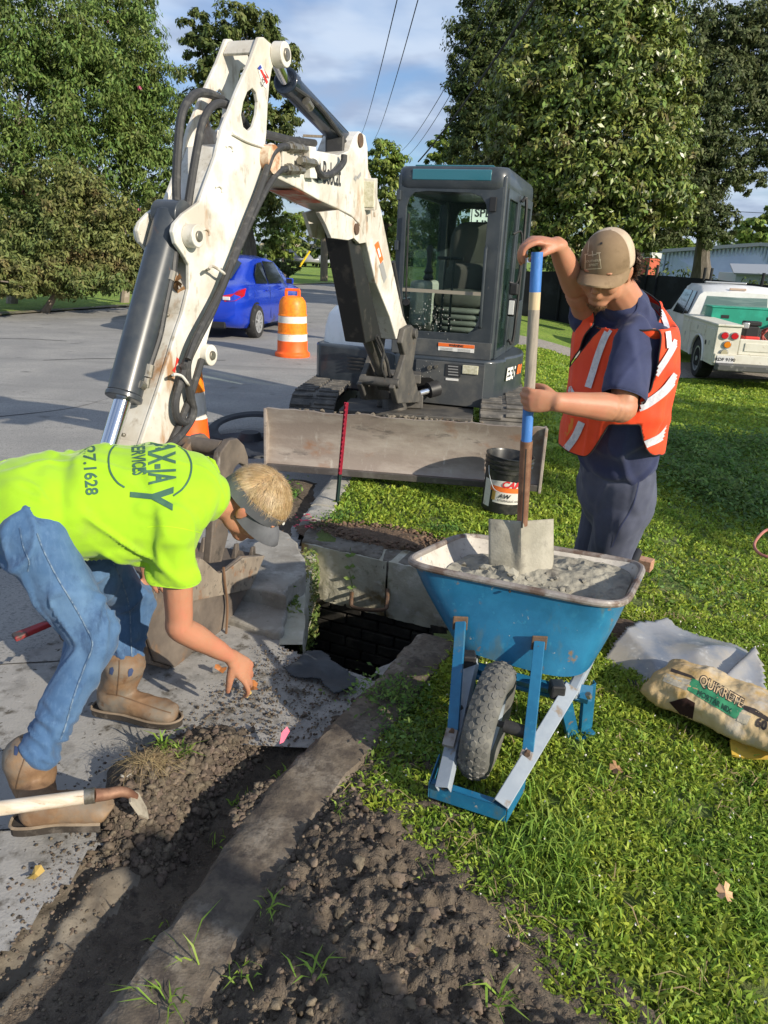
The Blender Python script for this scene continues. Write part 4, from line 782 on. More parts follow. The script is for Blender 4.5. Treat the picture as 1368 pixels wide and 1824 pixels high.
for k in range(110):
    a, z = random.gauss(.22, .12), random.gauss(1.08, .11)
    if -.0 < a < .6 and .99 < z < 1.28: q = random.uniform(.002, .006); hb(mb, a, FB + .009, z, q, .002, q * random.uniform(.8, 2))
for k in range(60): a, z = random.gauss(.2, .1), random.uniform(.6, .97); q = random.uniform(.002, .005); hb(mb, a, -.737 if z < .77 else FB - .012, z, q, .002, q)
mb.build('mortar_splashes', mat('splash', (.55, .54, .50), .8), cab_f)
# lower front panel with label
mb = MB(); hb(mb, (AL + AR) / 2, FB - .004, .865, AR - AL - .02, .02, .13); lp = mb.build('cab_lower_panel', slate_dusty, cab_f, bevel=.004)
(a0, z0), (a1, z1) = hp(781, 610, FB - .02), hp(844, 629, FB - .02)
mb = MB(); hb(mb, (a0 + a1) / 2, FB - .016, (z0 + z1) / 2, a1 - a0, .003, z0 - z1); mb.build('safety_label', white_d, cab_f)
mb = MB(); hb(mb, (a0 + a1) / 2, FB - .019, z0 - .014, a1 - a0, .003, .026); mb.build('safety_label_band', orange_d, cab_f)
mb = MB(); add_text(mb, 'WARNING', .024, hw((a0 + a1) / 2, FB - .0215, z0 - .015), rr_, (0, 0, 1), .001); mb.build('label_lettering', dark_d, cab_f)
mb = MB()
for k in range(3):
    for q in (0, 1): hb(mb, a0 + .07 + q * .14, FB - .019, z0 - .04 - k * .009, .10, .001, .003)
mb.build('label_print', grey_d, cab_f)
# right side: glazed, sill, door pillars
mb = MB(); S = lambda a: None
def sd(b, z, t): return hw(AR - .008 + t, b, z)
mb.extr_hole([sd(FB + .06, ZB, 0), sd(FB + .62, ZB, 0), sd(FB + .62, 2.05, 0), sd(FB + .06, 2.05, 0)], [sd(FB + .06, ZB, .02), sd(FB + .62, ZB, .02), sd(FB + .62, 2.05, .02), sd(FB + .06, 2.05, .02)], [sd(FB + b, z, 0) for b, z in ((.12, .86), (.56, .86), (.56, 1.98), (.12, 1.98))], [sd(FB + b, z, .02) for b, z in ((.12, .86), (.56, .86), (.56, 1.98), (.12, 1.98))])
mb.extr_hole([sd(FB + .66, ZB, 0), sd(FB + CD, ZB, 0), sd(FB + CD, 2.05, 0), sd(FB + .66, 2.05, 0)], [sd(FB + .66, ZB, .02), sd(FB + CD, ZB, .02), sd(FB + CD, 2.05, .02), sd(FB + .66, 2.05, .02)], [sd(FB + b, z, 0) for b, z in ((.72, 1.2), (1.34, 1.2), (1.34, 1.98), (.72, 1.98))], [sd(FB + b, z, .02) for b, z in ((.72, 1.2), (1.34, 1.2), (1.34, 1.98), (.72, 1.98))])
mb.build('door_frame', slate, cab_f, bevel=.004)
mb = MB(); hb(mb, AR - .004, FB + .34, 1.42, .005, .5, 1.12); mb.build('side_glass', glass, cab_f)
mb = MB(); hb(mb, AR - .004, FB + 1.03, 1.6, .005, .64, .78); mb.build('side_glass', glass, cab_f)
mb = MB(); hb(mb, AL + .02, FB + .74, 1.62, .005, 1.28, .80); mb.build('side_glass', glass, cab_f)
mb = MB(); hb(mb, AL + .02, FB + .74, 1.0, .02, 1.36, .42); hb(mb, AL + .02, FB + .74, 2.03, .03, 1.36, .05); mb.build('cab_side_panel', slate, cab_f)
# back wall with rounded rear window
mb = MB(); bz = FB + CD
def bw_(a, z, t): return hw(a, bz + t, z)
mb.extr_hole([bw_(AL + .02, ZB, 0), bw_(AR - .02, ZB, 0), bw_(AR - .02, 2.06, 0), bw_(AL + .02, 2.06, 0)], [bw_(AL + .02, ZB, .03), bw_(AR - .02, ZB, .03), bw_(AR - .02, 2.06, .03), bw_(AL + .02, 2.06, .03)], [bw_(a, z, 0) for a, z in rr2(.06, 1.22, .66, 1.98, .09)], [bw_(a, z, .03) for a, z in rr2(.06, 1.22, .66, 1.98, .09)]); mb.build('rear_panel', black_st, cab_f)
mb = MB(); hb(mb, .36, bz + .04, 1.6, .66, .005, .84); mb.build('rear_glass', glass, cab_f)
# grab rails, hinges, mirror, wiper
mb = MB(); mb.tube([hw(AR - .11, FB - .01, 1.62), hw(AR - .11, FB - .05, 1.58), hw(AR - .105, FB - .05, 1.1), hw(AR - .11, FB - .01, 1.05)], .012, 8, 4); mb.build('grab_rail', slate, cab_f, smooth=True)
mb = MB(); mb.tube([hw(AR + .02, FB + .66, 2.0), hw(AR + .06, FB + .68, 1.95), hw(AR + .06, FB + .68, .95), hw(AR + .02, FB + .66, .9)], .013, 8, 4); mb.tube([hw(AR + .03, FB + .3, 1.74), hw(AR + .09, FB + .36, 1.74), hw(AR + .09, FB + .38, 1.40), hw(AR + .03, FB + .34, 1.38)], .009, 8, 4); mb.build('door_rail', black_st, cab_f, smooth=True)
mb = MB(); hb(mb, AR + .07, FB + .35, 1.33, .07, .05, .09); hb(mb, AR + .07, FB + .33, 1.19, .06, .06, .14); mb.build('side_lamp', black_st, cab_f, bevel=.012)
mb = MB(); hb(mb, AR + .07, FB + .295, 1.19, .045, .008, .11); mb.build('side_lamp_lens', mat('clear_lens', (.6, .6, .6), .1, coat=.5), cab_f, bevel=.004)
mb = MB(); mb.tube([hw(.03, FB - .02, 1.20), hw(.03, FB - .045, 1.35), hw(.02, FB - .04, 1.85)], .007, 6, 4); mb.cyl(hw(.035, FB - .05, 1.20), hw(.035, FB - .01, 1.20), .025, .025, 14); mb.build('wiper', black_st, cab_f, smooth=True)
for z in (1.98, 1.62): mb = MB(); hb(mb, AL + .015, FB - .02, z, .03, .03, .07); mb.build('hinge', slate, cab_f, bevel=.004)
mb = MB(); hb(mb, AR - .09, FB - .015, 1.93, .05, .02, .10); mb.build('hinge', black_st, cab_f, bevel=.004)
# floor, seat, levers, console
mb = MB(); hb(mb, .33, FB + .7, .83, .76, 1.3, .06); mb.build('cab_floor', black_st, cab_f)
def cushion(mb, c, d, tilt=0.):
    bm = bmesh.new(); bmesh.ops.create_cube(bm, size=1); bmesh.ops.subdivide_edges(bm, edges=bm.edges[:], cuts=5, use_grid_fill=True); Q = Matrix.Rotation(-TH, 3, 'Z') @ Matrix.Rotation(tilt, 3, 'X'); V = []
    for v in bm.verts:
        p = v.co * 2; e = 4.; n = (abs(p.x) ** e + abs(p.y) ** e + abs(p.z) ** e) ** (1 / e); m_ = max(abs(p.x), abs(p.y), abs(p.z)); p = p / n * m_
        V.append(Vector(c) + Q @ Vector((p.x * d[0] / 2, p.y * d[1] / 2, p.z * d[2] / 2)))
    bm.verts.index_update(); F = [tuple(v.index for v in f.verts) for f in bm.faces]; bm.free(); mb.add(V, F)
mb = MB(); cushion(mb, hw(.36, FB + .98, 1.52), (.46, .16, .66), R(8)); cushion(mb, hw(.36, FB + .92, 1.34), (.50, .16, .34), R(4)); mb.build('seat_back', seat_m, cab_f, smooth=True, angle=60)
mb = MB(); cushion(mb, hw(.36, FB + .66, 1.22), (.50, .50, .15), 0); mb.build('seat_cushion', seat_m, cab_f, smooth=True, angle=60)
mb = MB()
for k in range(5): cushion(mb, hw(.36, FB + .60, .93 + k * .05), (.42 - .02 * (k % 2) * 2, .44, .055), 0)
mb.build('seat_bellows', mat('bellows', (.16, .16, .15), .7), cab_f, smooth=True, angle=60)
mb = MB(); hb(mb, .06, FB + .42, 1.18, .15, .42, .36); mb.build('console', grey_pl, cab_f, bevel=.03); mb = MB(); hb(mb, .64, FB + .75, 1.22, .10, .5, .34); mb.build('console', grey_pl, cab_f, bevel=.03)
mb = MB(); mb.lathe([(.035, 0), (.045, .02), (.03, .05), (.04, .07), (.026, .10), (.018, .14), (.022, .2), (.028, .24), (.02, .27), (0, .28)], 12, Matrix.Translation(hw(.10, FB + .36, 1.36))); mb.build('joystick', black_st, cab_f, smooth=True)
mb = MB()
for a in (.26, .33):
    mb.tube([hw(a, FB + .24, .88), hw(a, FB + .24, 1.2), hw(a + .0, FB + .28, 1.54)], .010, 8, 3); mb.cyl(hw(a - .05 + (.02 if a > .3 else -.02), FB + .28, 1.54), hw(a + .05 + (.02 if a > .3 else -.02), FB + .28, 1.54), .014, .014, 8)
mb.build('travel_lever', black_st, cab_f, smooth=True)
# ---- undercarriage
TY = R(6.9); r2 = Vector((math.cos(TY), -math.sin(TY), 0)); f2 = Vector((-math.sin(TY), -math.cos(TY), 0)); rotU = Matrix.Rotation(-TY, 3, 'Z')
def uw(l, f, z): return CT + r2 * l + f2 * f + Vector((0, 0, z))
mb = MB()
mb.box(uw(0, 0, .30), (.9, 1.3, .14), rotU)
for l in (-.74, .74): mb.box(uw(l, 0, .24), (.16, 2.0, .22), rotU)
mb.box(uw(0, .95, .40), (1.02, .5, .03), rotU); mb.box(uw(0, 1.2, .22), (1.02, .03, .03), rotU)
for l in (-.5, -.36, -.16, .16, .36, .5): mb.box(uw(l, 1.19, .31), (.025, .05, .18), rotU)
mb.build('track_frame', castm, exc, bevel=.008)
mb = MB(); mb.box(uw(0, 1.0, .31), (.98, .2, .16), rotU); mb.build('frame_cavity', black_st, exc)
mb = MB(); mb.cyl(uw(-.22, 1.1, .33), uw(-.22, 1.25, .33), .06, .06, 20); mb.cyl(uw(.02, 1.1, .33), uw(.02, 1.7, .30), .055, .055, 20); mb.build('blade_cylinder', castm, exc, smooth=True)
mb = MB(); mb.bar(uw(-.42, 1.0, .2), uw(-.35, 1.72, .2), .09, .11); mb.bar(uw(.42, 1.0, .2), uw(.35, 1.72, .2), .09, .11); mb.build('blade_arm', castm, exc, bevel=.006)
# tracks: rubber belt pads, each its own part
def track_path(n):
    Lf, rad, zc = .93, .235, .235; per = 4 * Lf + 2 * math.pi * rad; out = []
    for i in range(n):
        t = per * i / n
        if t < 2 * Lf: out.append((Lf - t, zc + rad, 0.))
        elif t < 2 * Lf + math.pi * rad: a = (t - 2 * Lf) / rad; out.append((-Lf - rad * math.sin(a), zc + rad * math.cos(a), a))
        elif t < 4 * Lf + math.pi * rad: out.append((-Lf + (t - 2 * Lf - math.pi * rad), zc - rad, math.pi))
        else: a = (t - 4 * Lf - math.pi * rad) / rad; out.append((Lf + rad * math.sin(a), zc - rad * math.cos(a), math.pi + a))
    return out
padm = MB(); padm.box((0, 0, -.012), (.36, .0835, .022)); padm.box((-.095, .0, .008), (.16, .034, .018)); padm.box((.095, .02, .008), (.16, .034, .018)); pad0 = None
for side in (-.74, .74):
    for f, z, a in track_path(62):
        if pad0 is None: pad0 = padm.build('track_pad', track_m, None, bevel=.004, bseg=1); pd = pad0
        else: pd = pad0.copy(); COL.objects.link(pd)
        p = uw(side, f, z - .0); pd.rotation_mode = 'QUATERNION'
        pd.matrix_world = Matrix.Translation(p) @ (Matrix.Rotation(-TY, 4, 'Z') @ Matrix.Rotation(math.pi, 4, 'Z') @ Matrix.Rotation(a, 4, 'X'))
        pd.parent = exc; pd.matrix_parent_inverse = pmat(exc).inverted()
mb = MB()
for side in (-.74, .74):
    for f in (-.93, .93): mb.cyl(uw(side - .1, f, .235), uw(side + .1, f, .235), .18, .18, 20)
    for f in (-.5, -.17, .17, .5): mb.cyl(uw(side - .09, f, .13), uw(side + .09, f, .13), .09, .09, 14)
mb.build('track_wheel', castm, exc, smooth=True)
# ---- dozer blade: curved plate with side cheeks
bl = MB(); Lp, Rp = Vector((-.845, 5.05, 0)), Vector((1.04, 4.82, 0)); d = (Rp - Lp).normalized(); bn = Vector((d.y, -d.x, 0)); NX = 40
prof = [(.0, .085), (-.035, .12), (-.06, .19), (-.068, .27), (-.06, .36), (-.035, .44), (-.005, .505)]
V = []; K = len(prof)
for i in range(NX + 1):
    for j, (q, z) in enumerate(prof): V.append(Lp + d * (Rp - Lp).length * i / NX + bn * (-q * -1) + Vector((0, 0, z + (.005 * math.sin(i * .5) + .010 * float(fbm(i * .35, 3, 1, 3, 2)) + .007 * float(fbm(i * 1.1, 9, 1, 3, 5)) if j == K - 1 else 0))))
F = [(i * K + j, i * K + j + 1, (i + 1) * K + j + 1, (i + 1) * K + j) for i in range(NX) for j in range(K - 1)]
o = len(V); V += [v - bn * .03 for v in V]; F += [tuple(q + o for q in f[::-1]) for f in F]
F += [(i * K + K - 1, o + i * K + K - 1, o + (i + 1) * K + K - 1, (i + 1) * K + K - 1) for i in range(NX)] + [(i * K, (i + 1) * K, o + (i + 1) * K, o + i * K) for i in range(NX)]
bl.add(V, F); blo = bl.build('dozer_blade', blade_m, exc, smooth=True, angle=50)
mb = MB(); Ld = (Rp - Lp).length; mb.extr([Lp + bn * .012 + Vector((0, 0, .07)), Rp + bn * .012 + Vector((0, 0, .07)), Rp + bn * .012 + Vector((0, 0, .115)), Lp + bn * .012 + Vector((0, 0, .115))], [Lp - bn * .02 + Vector((0, 0, .07)), Rp - bn * .02 + Vector((0, 0, .07)), Rp - bn * .02 + Vector((0, 0, .115)), Lp - bn * .02 + Vector((0, 0, .115))]); mb.build('cutting_edge', mat('worn_edge_steel', (.13, .115, .11), .5, .6, layers=[((.22, .20, .19), 12, .5, .7)]), blo, bevel=.003)
mb = MB(); mb.extr([Rp + bn * .02 + Vector((0, 0, .06)), Rp - bn * .12 + Vector((0, 0, .06)), Rp - bn * .12 + Vector((0, 0, .50)), Rp + bn * .015 + Vector((0, 0, .51))], [q + d * .02 for q in (Rp + bn * .02 + Vector((0, 0, .06)), Rp - bn * .12 + Vector((0, 0, .06)), Rp - bn * .12 + Vector((0, 0, .50)), Rp + bn * .015 + Vector((0, 0, .51)))]); mb.build('blade_cheek', blade_m, blo, bevel=.004)
mb = MB(); mb.extr([Lp + bn * .01 + Vector((0, 0, .07)), Lp - bn * .1 + Vector((0, 0, .08)), Lp - bn * .1 + Vector((0, 0, .50)), Lp + bn * .005 + Vector((0, 0, .51))], [q - d * .02 for q in (Lp + bn * .01 + Vector((0, 0, .07)), Lp - bn * .1 + Vector((0, 0, .08)), Lp - bn * .1 + Vector((0, 0, .50)), Lp + bn * .005 + Vector((0, 0, .51)))]); mb.build('blade_cheek', blade_m, blo, bevel=.004)
clods = MB()
for i in range(36):
    t = random.uniform(.02, .98) if i > 16 else random.uniform(.45, .62); clods.ico(Lp + d * Ld * t - bn * random.uniform(.03, .06) + Vector((0, 0, .508)), random.uniform(.008, .024), 1, .35, i, (1, 1, .6))
clods.build('soil_crumb', soil_fine, blo, smooth=False)
# ================================================================== people
def loft(mb, secs, n=16, cap=True):
    """secs: (centre, rx, ry, xhint); closed smooth tube with rounded ends"""
    C_ = [Vector(s[0]) for s in secs]; K = len(C_); rings = []
    for i, s in enumerate(secs):
        d = (C_[min(i + 1, K - 1)] - C_[max(i - 1, 0)]).normalized(); x = Vector(s[3]); x = (x - d * x.dot(d)).normalized(); y = d.cross(x)
        rings.append((C_[i], d, x, y, s[1], s[2]))
    out = []
    def ring(c, x, y, a, b): out.append([c + x * math.cos(2 * math.pi * j / n) * a + y * math.sin(2 * math.pi * j / n) * b for j in range(n)])
    if cap:
        c, d, x, y, a, b = rings[0]; m_ = min(a, b)
        for t in (85, 60, 30): ring(c - d * m_ * math.sin(R(t)) * .8, x, y, a * math.cos(R(t)), b * math.cos(R(t)))
    for c, d, x, y, a, b in rings: ring(c, x, y, a, b)
    if cap:
        c, d, x, y, a, b = rings[-1]; m_ = min(a, b)
        for t in (30, 60, 85): ring(c + d * m_ * math.sin(R(t)) * .8, x, y, a * math.cos(R(t)), b * math.cos(R(t)))
    V = [p for r_ in out for p in r_]; F = [(i * n + j, i * n + (j + 1) % n, (i + 1) * n + (j + 1) % n, (i + 1) * n + j) for i in range(len(out) - 1) for j in range(n)]
    F += [tuple(range(n))[::-1], tuple(range((len(out) - 1) * n, len(out) * n))]
    mb.add(V, F); return mb
def refine(secs, k=4):
    """Catmull-Rom densify sections"""
    P = catmull([s[0] for s in secs], k); out = []
    for i, p in enumerate(P):
        t = i / k; a = min(int(t), len(secs) - 1); b = min(a + 1, len(secs) - 1); f = t - a; f = f * f * (3 - 2 * f)
        A, B = secs[a], secs[b]; out.append((p, A[1] + (B[1] - A[1]) * f, A[2] + (B[2] - A[2]) * f, Vector(A[3]).lerp(Vector(B[3]), f)))
    return out
def ell(mb, c, r_, M, n=14):
    V = []; F = []; K = n // 2 + 1
    for i in range(K + 1):
        a = math.pi * i / K
        V += [M @ (Vector(c) + Vector((r_[0] * math.sin(a) * math.cos(2 * math.pi * j / n), r_[1] * math.sin(a) * math.sin(2 * math.pi * j / n), r_[2] * math.cos(a)))) for j in range(n)]
    F = [(i * n + j, i * n + (j + 1) % n, (i + 1) * n + (j + 1) % n, (i + 1) * n + j) for i in range(K) for j in range(n)]; mb.add(V, F)
def chain(mb, pts, rs, n=10):
    secs = []
    for i, p in enumerate(pts): secs.append((p, rs[i], rs[i], Vector((.31, .2, .93))))
    loft(mb, refine(secs, 3), n)
def frame(o, y, z):
    """matrix with local y,z along given world directions"""
    y = Vector(y).normalized(); z = Vector(z); z = (z - y * z.dot(y)).normalized(); x = y.cross(z); M = Matrix((x, y, z)).transposed().to_4x4(); M.translation = o; return M
def remesh(mb, name, voxel, smooth=2, fac=.5):
    me = bpy.data.meshes.new('tmp'); me.from_pydata(mb.v, [], mb.f); o = bpy.data.objects.new('tmp', me); COL.objects.link(o)
    m = o.modifiers.new('r', 'REMESH'); m.mode = 'VOXEL'; m.voxel_size = voxel; m.use_smooth_shade = True
    if smooth: s = o.modifiers.new('s', 'SMOOTH'); s.factor = fac; s.iterations = smooth
    dg = bpy.context.evaluated_depsgraph_get(); dg.update(); r_ = bpy.data.meshes.new_from_object(o.evaluated_get(dg)); bpy.data.objects.remove(o); bpy.data.meshes.remove(me); r_.name = name; return r_
def displace(me, fn):
    """fn(coords Nx3, normals Nx3) -> Nx3 offset"""
    n = len(me.vertices); co = np.empty(n * 3, np.float32); me.vertices.foreach_get('co', co); co = co.reshape(-1, 3); no = np.empty(n * 3, np.float32); me.vertices.foreach_get('normal', no); no = no.reshape(-1, 3)
    co = co + fn(co, no); me.vertices.foreach_set('co', co.astype(np.float32).ravel()); me.update()
def del_faces(me, cond):
    bm = bmesh.new(); bm.from_mesh(me); bmesh.ops.delete(bm, geom=[f for f in bm.faces if cond(f.calc_center_median(), f.normal)], context='FACES'); bm.to_mesh(me); bm.free(); me.update()
def bvh_of(me): 
    return BVHTree.FromPolygons([v.co.copy() for v in me.vertices], [tuple(p.vertices) for p in me.polygons])
def px_hit(bvh, x, y, off=.002):
    d = ray(x, y).normalized(); h = bvh.ray_cast(EYEP, d)
    if h[0] is None: return None
    return h[0] - d * off
def px_mesh(name, V2, F, bvh, m, parent, off=.002, maxjump=.05):
    P = [px_hit(bvh, x, y, off) for x, y in V2]; mb = MB(); F2 = []
    for f in F:
        q = [P[i] for i in f]
        if any(p is None for p in q): continue
        if max((a - b).length for a in q for b in q) > maxjump: continue
        F2.append(f)
    if not F2: return None
    used = sorted({i for f in F2 for i in f}); mp = {i: k for k, i in enumerate(used)}
    mb.add([P[i] for i in used], [tuple(mp[i] for i in f) for f in F2]); return mb.build(name, m, parent, smooth=True, recalc=False)
def px_poly(name, poly, bvh, m, parent, off=.003, step=4):
    """filled pixel polygon projected on a surface, finely cut"""
    bm = bmesh.new(); vs = [bm.verts.new((x, y, 0)) for x, y in poly]; bm.faces.new(vs); bmesh.ops.triangulate(bm, faces=bm.faces[:])
    xs = [p[0] for p in poly]; ys = [p[1] for p in poly]
    for ax, lo, hi in ((0, min(xs), max(xs)), (1, min(ys), max(ys))):
        t = lo + step
        while t < hi:
            bmesh.ops.bisect_plane(bm, geom=bm.verts[:] + bm.edges[:] + bm.faces[:], plane_co=Vector((t, 0, 0)) if ax == 0 else Vector((0, t, 0)), plane_no=Vector((1, 0, 0)) if ax == 0 else Vector((0, 1, 0))); t += step
    bm.verts.index_update(); V = [(v.co.x, v.co.y) for v in bm.verts]; F = [tuple(v.index for v in f.verts) for f in bm.faces]; bm.free()
    return px_mesh(name, V, F, bvh, m, parent, off)
def px_band(name, line, w, bvh, m, parent, off=.003, k=6):
    """ribbon of width w (px, number or per-point list) along a pixel line"""
    P = catmull([(a, b, 0) for a, b in line], k); W = w if isinstance(w, (list, tuple)) else [w] * len(line); V = []; F = []; nw = 5
    for i, p in enumerate(P):
        t = i / k; a = min(int(t), len(W) - 1); b = min(a + 1, len(W) - 1); ww = W[a] + (W[b] - W[a]) * (t - a)
        d = (P[min(i + 1, len(P) - 1)] - P[max(i - 1, 0)]).normalized(); q = Vector((-d.y, d.x, 0))
        V += [(p.x + q.x * ww * (j / (nw - 1) - .5), p.y + q.y * ww * (j / (nw - 1) - .5)) for j in range(nw)]
    F = [(i * nw + j, i * nw + j + 1, (i + 1) * nw + j + 1, (i + 1) * nw + j) for i in range(len(P) - 1) for j in range(nw - 1)]
    return px_mesh(name, V, F, bvh, m, parent, off)
def px_text(name, txt, c, ux, uy, bvh, m, parent, size=1., bold=.0, off=.003, cut=.12, sx=1.):
    """lettering: centre c (px), ux = px vector of one em along reading, uy = px vector of one em up"""
    V, F = text_mesh(txt, 1., bold, cut=cut); return px_mesh(name, [(c[0] + ux[0] * v.x * size * sx + uy[0] * v.y * size, c[1] + ux[1] * v.x * size * sx + uy[1] * v.y * size) for v in V], F, bvh, m, parent, off)
def head(mb, M):
    ell(mb, (0, -.012, .045), (.076, .096, .088), M, 20); ell(mb, (0, .022, -.025), (.062, .066, .080), M, 16); ell(mb, (0, .048, -.083), (.036, .032, .024), M)
    for s in (-1, 1):
        ell(mb, (s * .036, .058, -.02), (.028, .028, .03), M, 10); ell(mb, (s * .048, .0, -.055), (.02, .045, .035), M, 10)
        ell(mb, (s * .078, -.008, -.002), (.007, .019, .031), M, 10); ell(mb, (s * .084, -.014, .006), (.006, .014, .022), M, 10); ell(mb, (s * .028, .082, .036), (.024, .010, .008), M, 8); ell(mb, (s * .011, .099, -.026), (.008, .009, .007), M, 8)
    ell(mb, (0, .100, -.012), (.010, .016, .026), M, 10); ell(mb, (0, .110, -.022), (.012, .011, .010), M, 10); ell(mb, (0, .086, .012), (.010, .012, .03), M, 8)
    ell(mb, (0, .084, -.047), (.024, .012, .0055), M, 10); ell(mb, (0, .082, -.058), (.020, .011, .0065), M, 10)
def hand(mb, M, s, curls, spread=.10, thumb=(.6, .5, .3), scale=1.):
    """local: y along the fingers, z back of the hand, thumb on side s of x; curls = per-finger (mcp, pip, dip) in degrees"""
    S = Matrix.Scale(scale, 4); M = M @ S
    def T(p): return M @ Vector(p)
    loft(mb, [(T((0, -.02, 0)), .026 * scale, .020 * scale, M.to_3x3() @ Vector((1, 0, 0))), (T((0, .02, 0)), .034 * scale, .018 * scale, M.to_3x3() @ Vector((1, 0, 0))), (T((0, .055, .002)), .041 * scale, .016 * scale, M.to_3x3() @ Vector((1, 0, 0))), (T((0, .082, .0)), .040 * scale, .012 * scale, M.to_3x3() @ Vector((1, 0, 0)))], 14)
    for i in range(4):
        x0 = s * (.031 - .0205 * i); L_ = (.040, .045, .042, .034)[i]; ph = (L_, L_ * .66, L_ * .5); a = 0.; p = Vector((x0, .085 - (.0, -.003, .0, .008)[i], .001)); sp = s * spread * (1.5 - i) * .5
        pts = [Vector((x0 * .9, .05, 0)), p.copy()]; rr = [.009, .0098]
        for j in range(3):
            a += R(curls[i][j]); q = Vector((math.sin(sp) * math.cos(a), math.cos(a) * math.cos(sp), -math.sin(a))); p = p + q * ph[j]; pts.append(p.copy()); rr.append((.0088, .0082, .0068)[j])
        chain(mb, [T(q) for q in pts], [q * scale for q in rr], 10)
    th, b1, b2 = thumb; p = Vector((s * .022, .012, -.006)); pts = [p.copy()]; rr = [.014]; a = th; dn = b1
    for L_, r_ in ((.040, .0125), (.034, .0105), (.026, .0085)):
        q = Vector((s * math.sin(a), math.cos(a), -math.sin(dn))).normalized(); p = p + q * L_; pts.append(p.copy()); rr.append(r_); a -= b2; dn += .12
    chain(mb, [T(q) for q in pts], [q * scale for q in rr], 10)
skin = mat('tanned_skin', (.42, .205, .125), .5, layers=[((.47, .185, .115), 9, .45, .65), ((.42, .19, .11), 30, .5, .7)], bump=[(300, .12, .0012)], spec=.4)
skin.node_tree.nodes['Principled BSDF'].inputs['Subsurface Weight'].default_value = .08; skin.node_tree.nodes['Principled BSDF'].inputs['Subsurface Scale'].default_value = .01
lime = mat('lime_cloth', (.31, .55, .012), .9, layers=[((.25, .46, .01), 5, .4, .7), ((.26, .39, .04), 4, .56, .74)], bump=[(500, .25, .0012), (10, .15, .01)], sheen=.2, transl=.06)
print_m = mat('shirt_print', (.035, .10, .07), .8, layers=[((.06, .16, .08), 30, .5, .7)])
denim = mat('denim', (.045, .105, .215), .85, layers=[((.095, .18, .31), 4, .46, .64), ((.025, .06, .14), 12, .52, .7), ((.14, .16, .15), 4, .62, .74), ((.07, .14, .26), 90, .5, .7, (1, 1, .2))], bump=[(700, .4, .001), (14, .2, .01)], sheen=.1)
denim_seam = mat('denim_seam', (.15, .21, .29), .85, layers=[((.05, .10, .19), 70, .42, .58)])
leather = mat('boot_leather', (.17, .10, .055), .65, layers=[((.26, .165, .09), 8, .45, .65), ((.17, .145, .115), 7, .50, .66), ((.13, .07, .035), 24, .58, .7)], bump=[(60, .3, .003), (250, .3, .001)])
leather_dirty = mat('muddy_leather', (.20, .15, .105), .75, layers=[((.29, .23, .165), 9, .45, .65), ((.10, .085, .07), 10, .55, .7)], bump=[(60, .3, .003), (250, .3, .001)])
sole_m = mat('boot_sole', (.035, .028, .022), .85, layers=[((.14, .12, .10), 18, .5, .68)], bump=[(80, .3, .003)])
navy = mat('navy_cloth', (.022, .030, .085), .85, layers=[((.032, .042, .11), 7, .45, .65)], bump=[(600, .2, .001), (12, .15, .008)], sheen=.15)
trouser = mat('navy_trousers', (.050, .057, .095), .85, layers=[((.075, .083, .13), 5, .45, .65), ((.19, .19, .19), 10, .68, .78)], bump=[(600, .25, .001), (12, .15, .008)], sheen=.1)
vest_m = mat('orange_vest_mesh', (.92, .085, .018), .7, layers=[((.84, .06, .015), 8, .4, .6)], bump=[(420, .5, .0015)], sheen=.1, transl=.1)
tape = mat('reflective_tape', (.62, .62, .66), .4, layers=[((.48, .48, .55), 60, .42, .6), ((.72, .72, .75), 25, .55, .7)], bump=[(200, .3, .001)])
piping = mat('black_piping', (.02, .018, .018), .7)
hair_b = mat('blond_hair', (.42, .29, .14), .5, layers=[((.58, .45, .27), 30, .45, .65, (1, 1, 1))], island=.3)
hair_br = mat('brown_hair', (.10, .062, .035), .6, island=.4)
visor_m = mat('grey_visor', (.085, .088, .10), .75, layers=[((.12, .125, .14), 12, .45, .65)], bump=[(500, .2, .001)])
cap_front = mat('brown_cap_cotton', (.20, .135, .078), .85, layers=[((.25, .175, .105), 8, .45, .65), ((.15, .10, .055), 14, .58, .7)], bump=[(600, .25, .001)])
cap_mesh = mat('tan_cap_mesh', (.50, .40, .30), .8, layers=[((.40, .31, .22), 9, .45, .65)], bump=[(450, .8, .0016)])
def cloth_noise(sc, amp, dirv, seed=0, amp2=.003):
    dirv = np.array(dirv, float); dirv /= np.linalg.norm(dirv); p = np.cross(dirv, [.3, -.9, .2]); p /= np.linalg.norm(p); q = np.cross(dirv, p)
    def f(co, no):
        t = co @ dirv; u = co @ p; v = co @ q; a = u + v * .8 + .05 * fbm(t * 4, u * 4, 1, 2, seed + 6); b = v - u * .7 + .05 * fbm(t * 4, v * 4, 1, 2, seed + 7)
        n1 = fbm(a * sc, t * sc * .38, 1, 2, seed); n2 = fbm(b * sc * 1.2, t * sc * .45 + 4, 1, 2, seed + 3); m = .25 + np.clip(fbm(u * 3, t * 3 + v, 1, 2, seed + 5) + .45, 0, 1)
        w = (np.exp(-(n1 / .13) ** 2) * amp + np.exp(-(n2 / .11) ** 2) * amp * .6) * m - amp * .3 + fbm(u * 26, t * 26 + v * 17, 1, 2, seed + 8) * amp2
        return no * w[:, None]
    return f
def cut_end(me, co, no, rad):
    """open a rounded sleeve or leg end with a clean hem"""
    co, no = Vector(co), Vector(no).normalized(); bm = bmesh.new(); bm.from_mesh(me); fs = [f for f in bm.faces if (f.calc_center_median() - co).length < rad]
    geom = list({v for f in fs for v in f.verts}) + list({e for f in fs for e in f.edges}) + fs; bmesh.ops.bisect_plane(bm, geom=geom, plane_co=co, plane_no=no, clear_outer=True); bm.to_mesh(me); bm.free(); me.update()
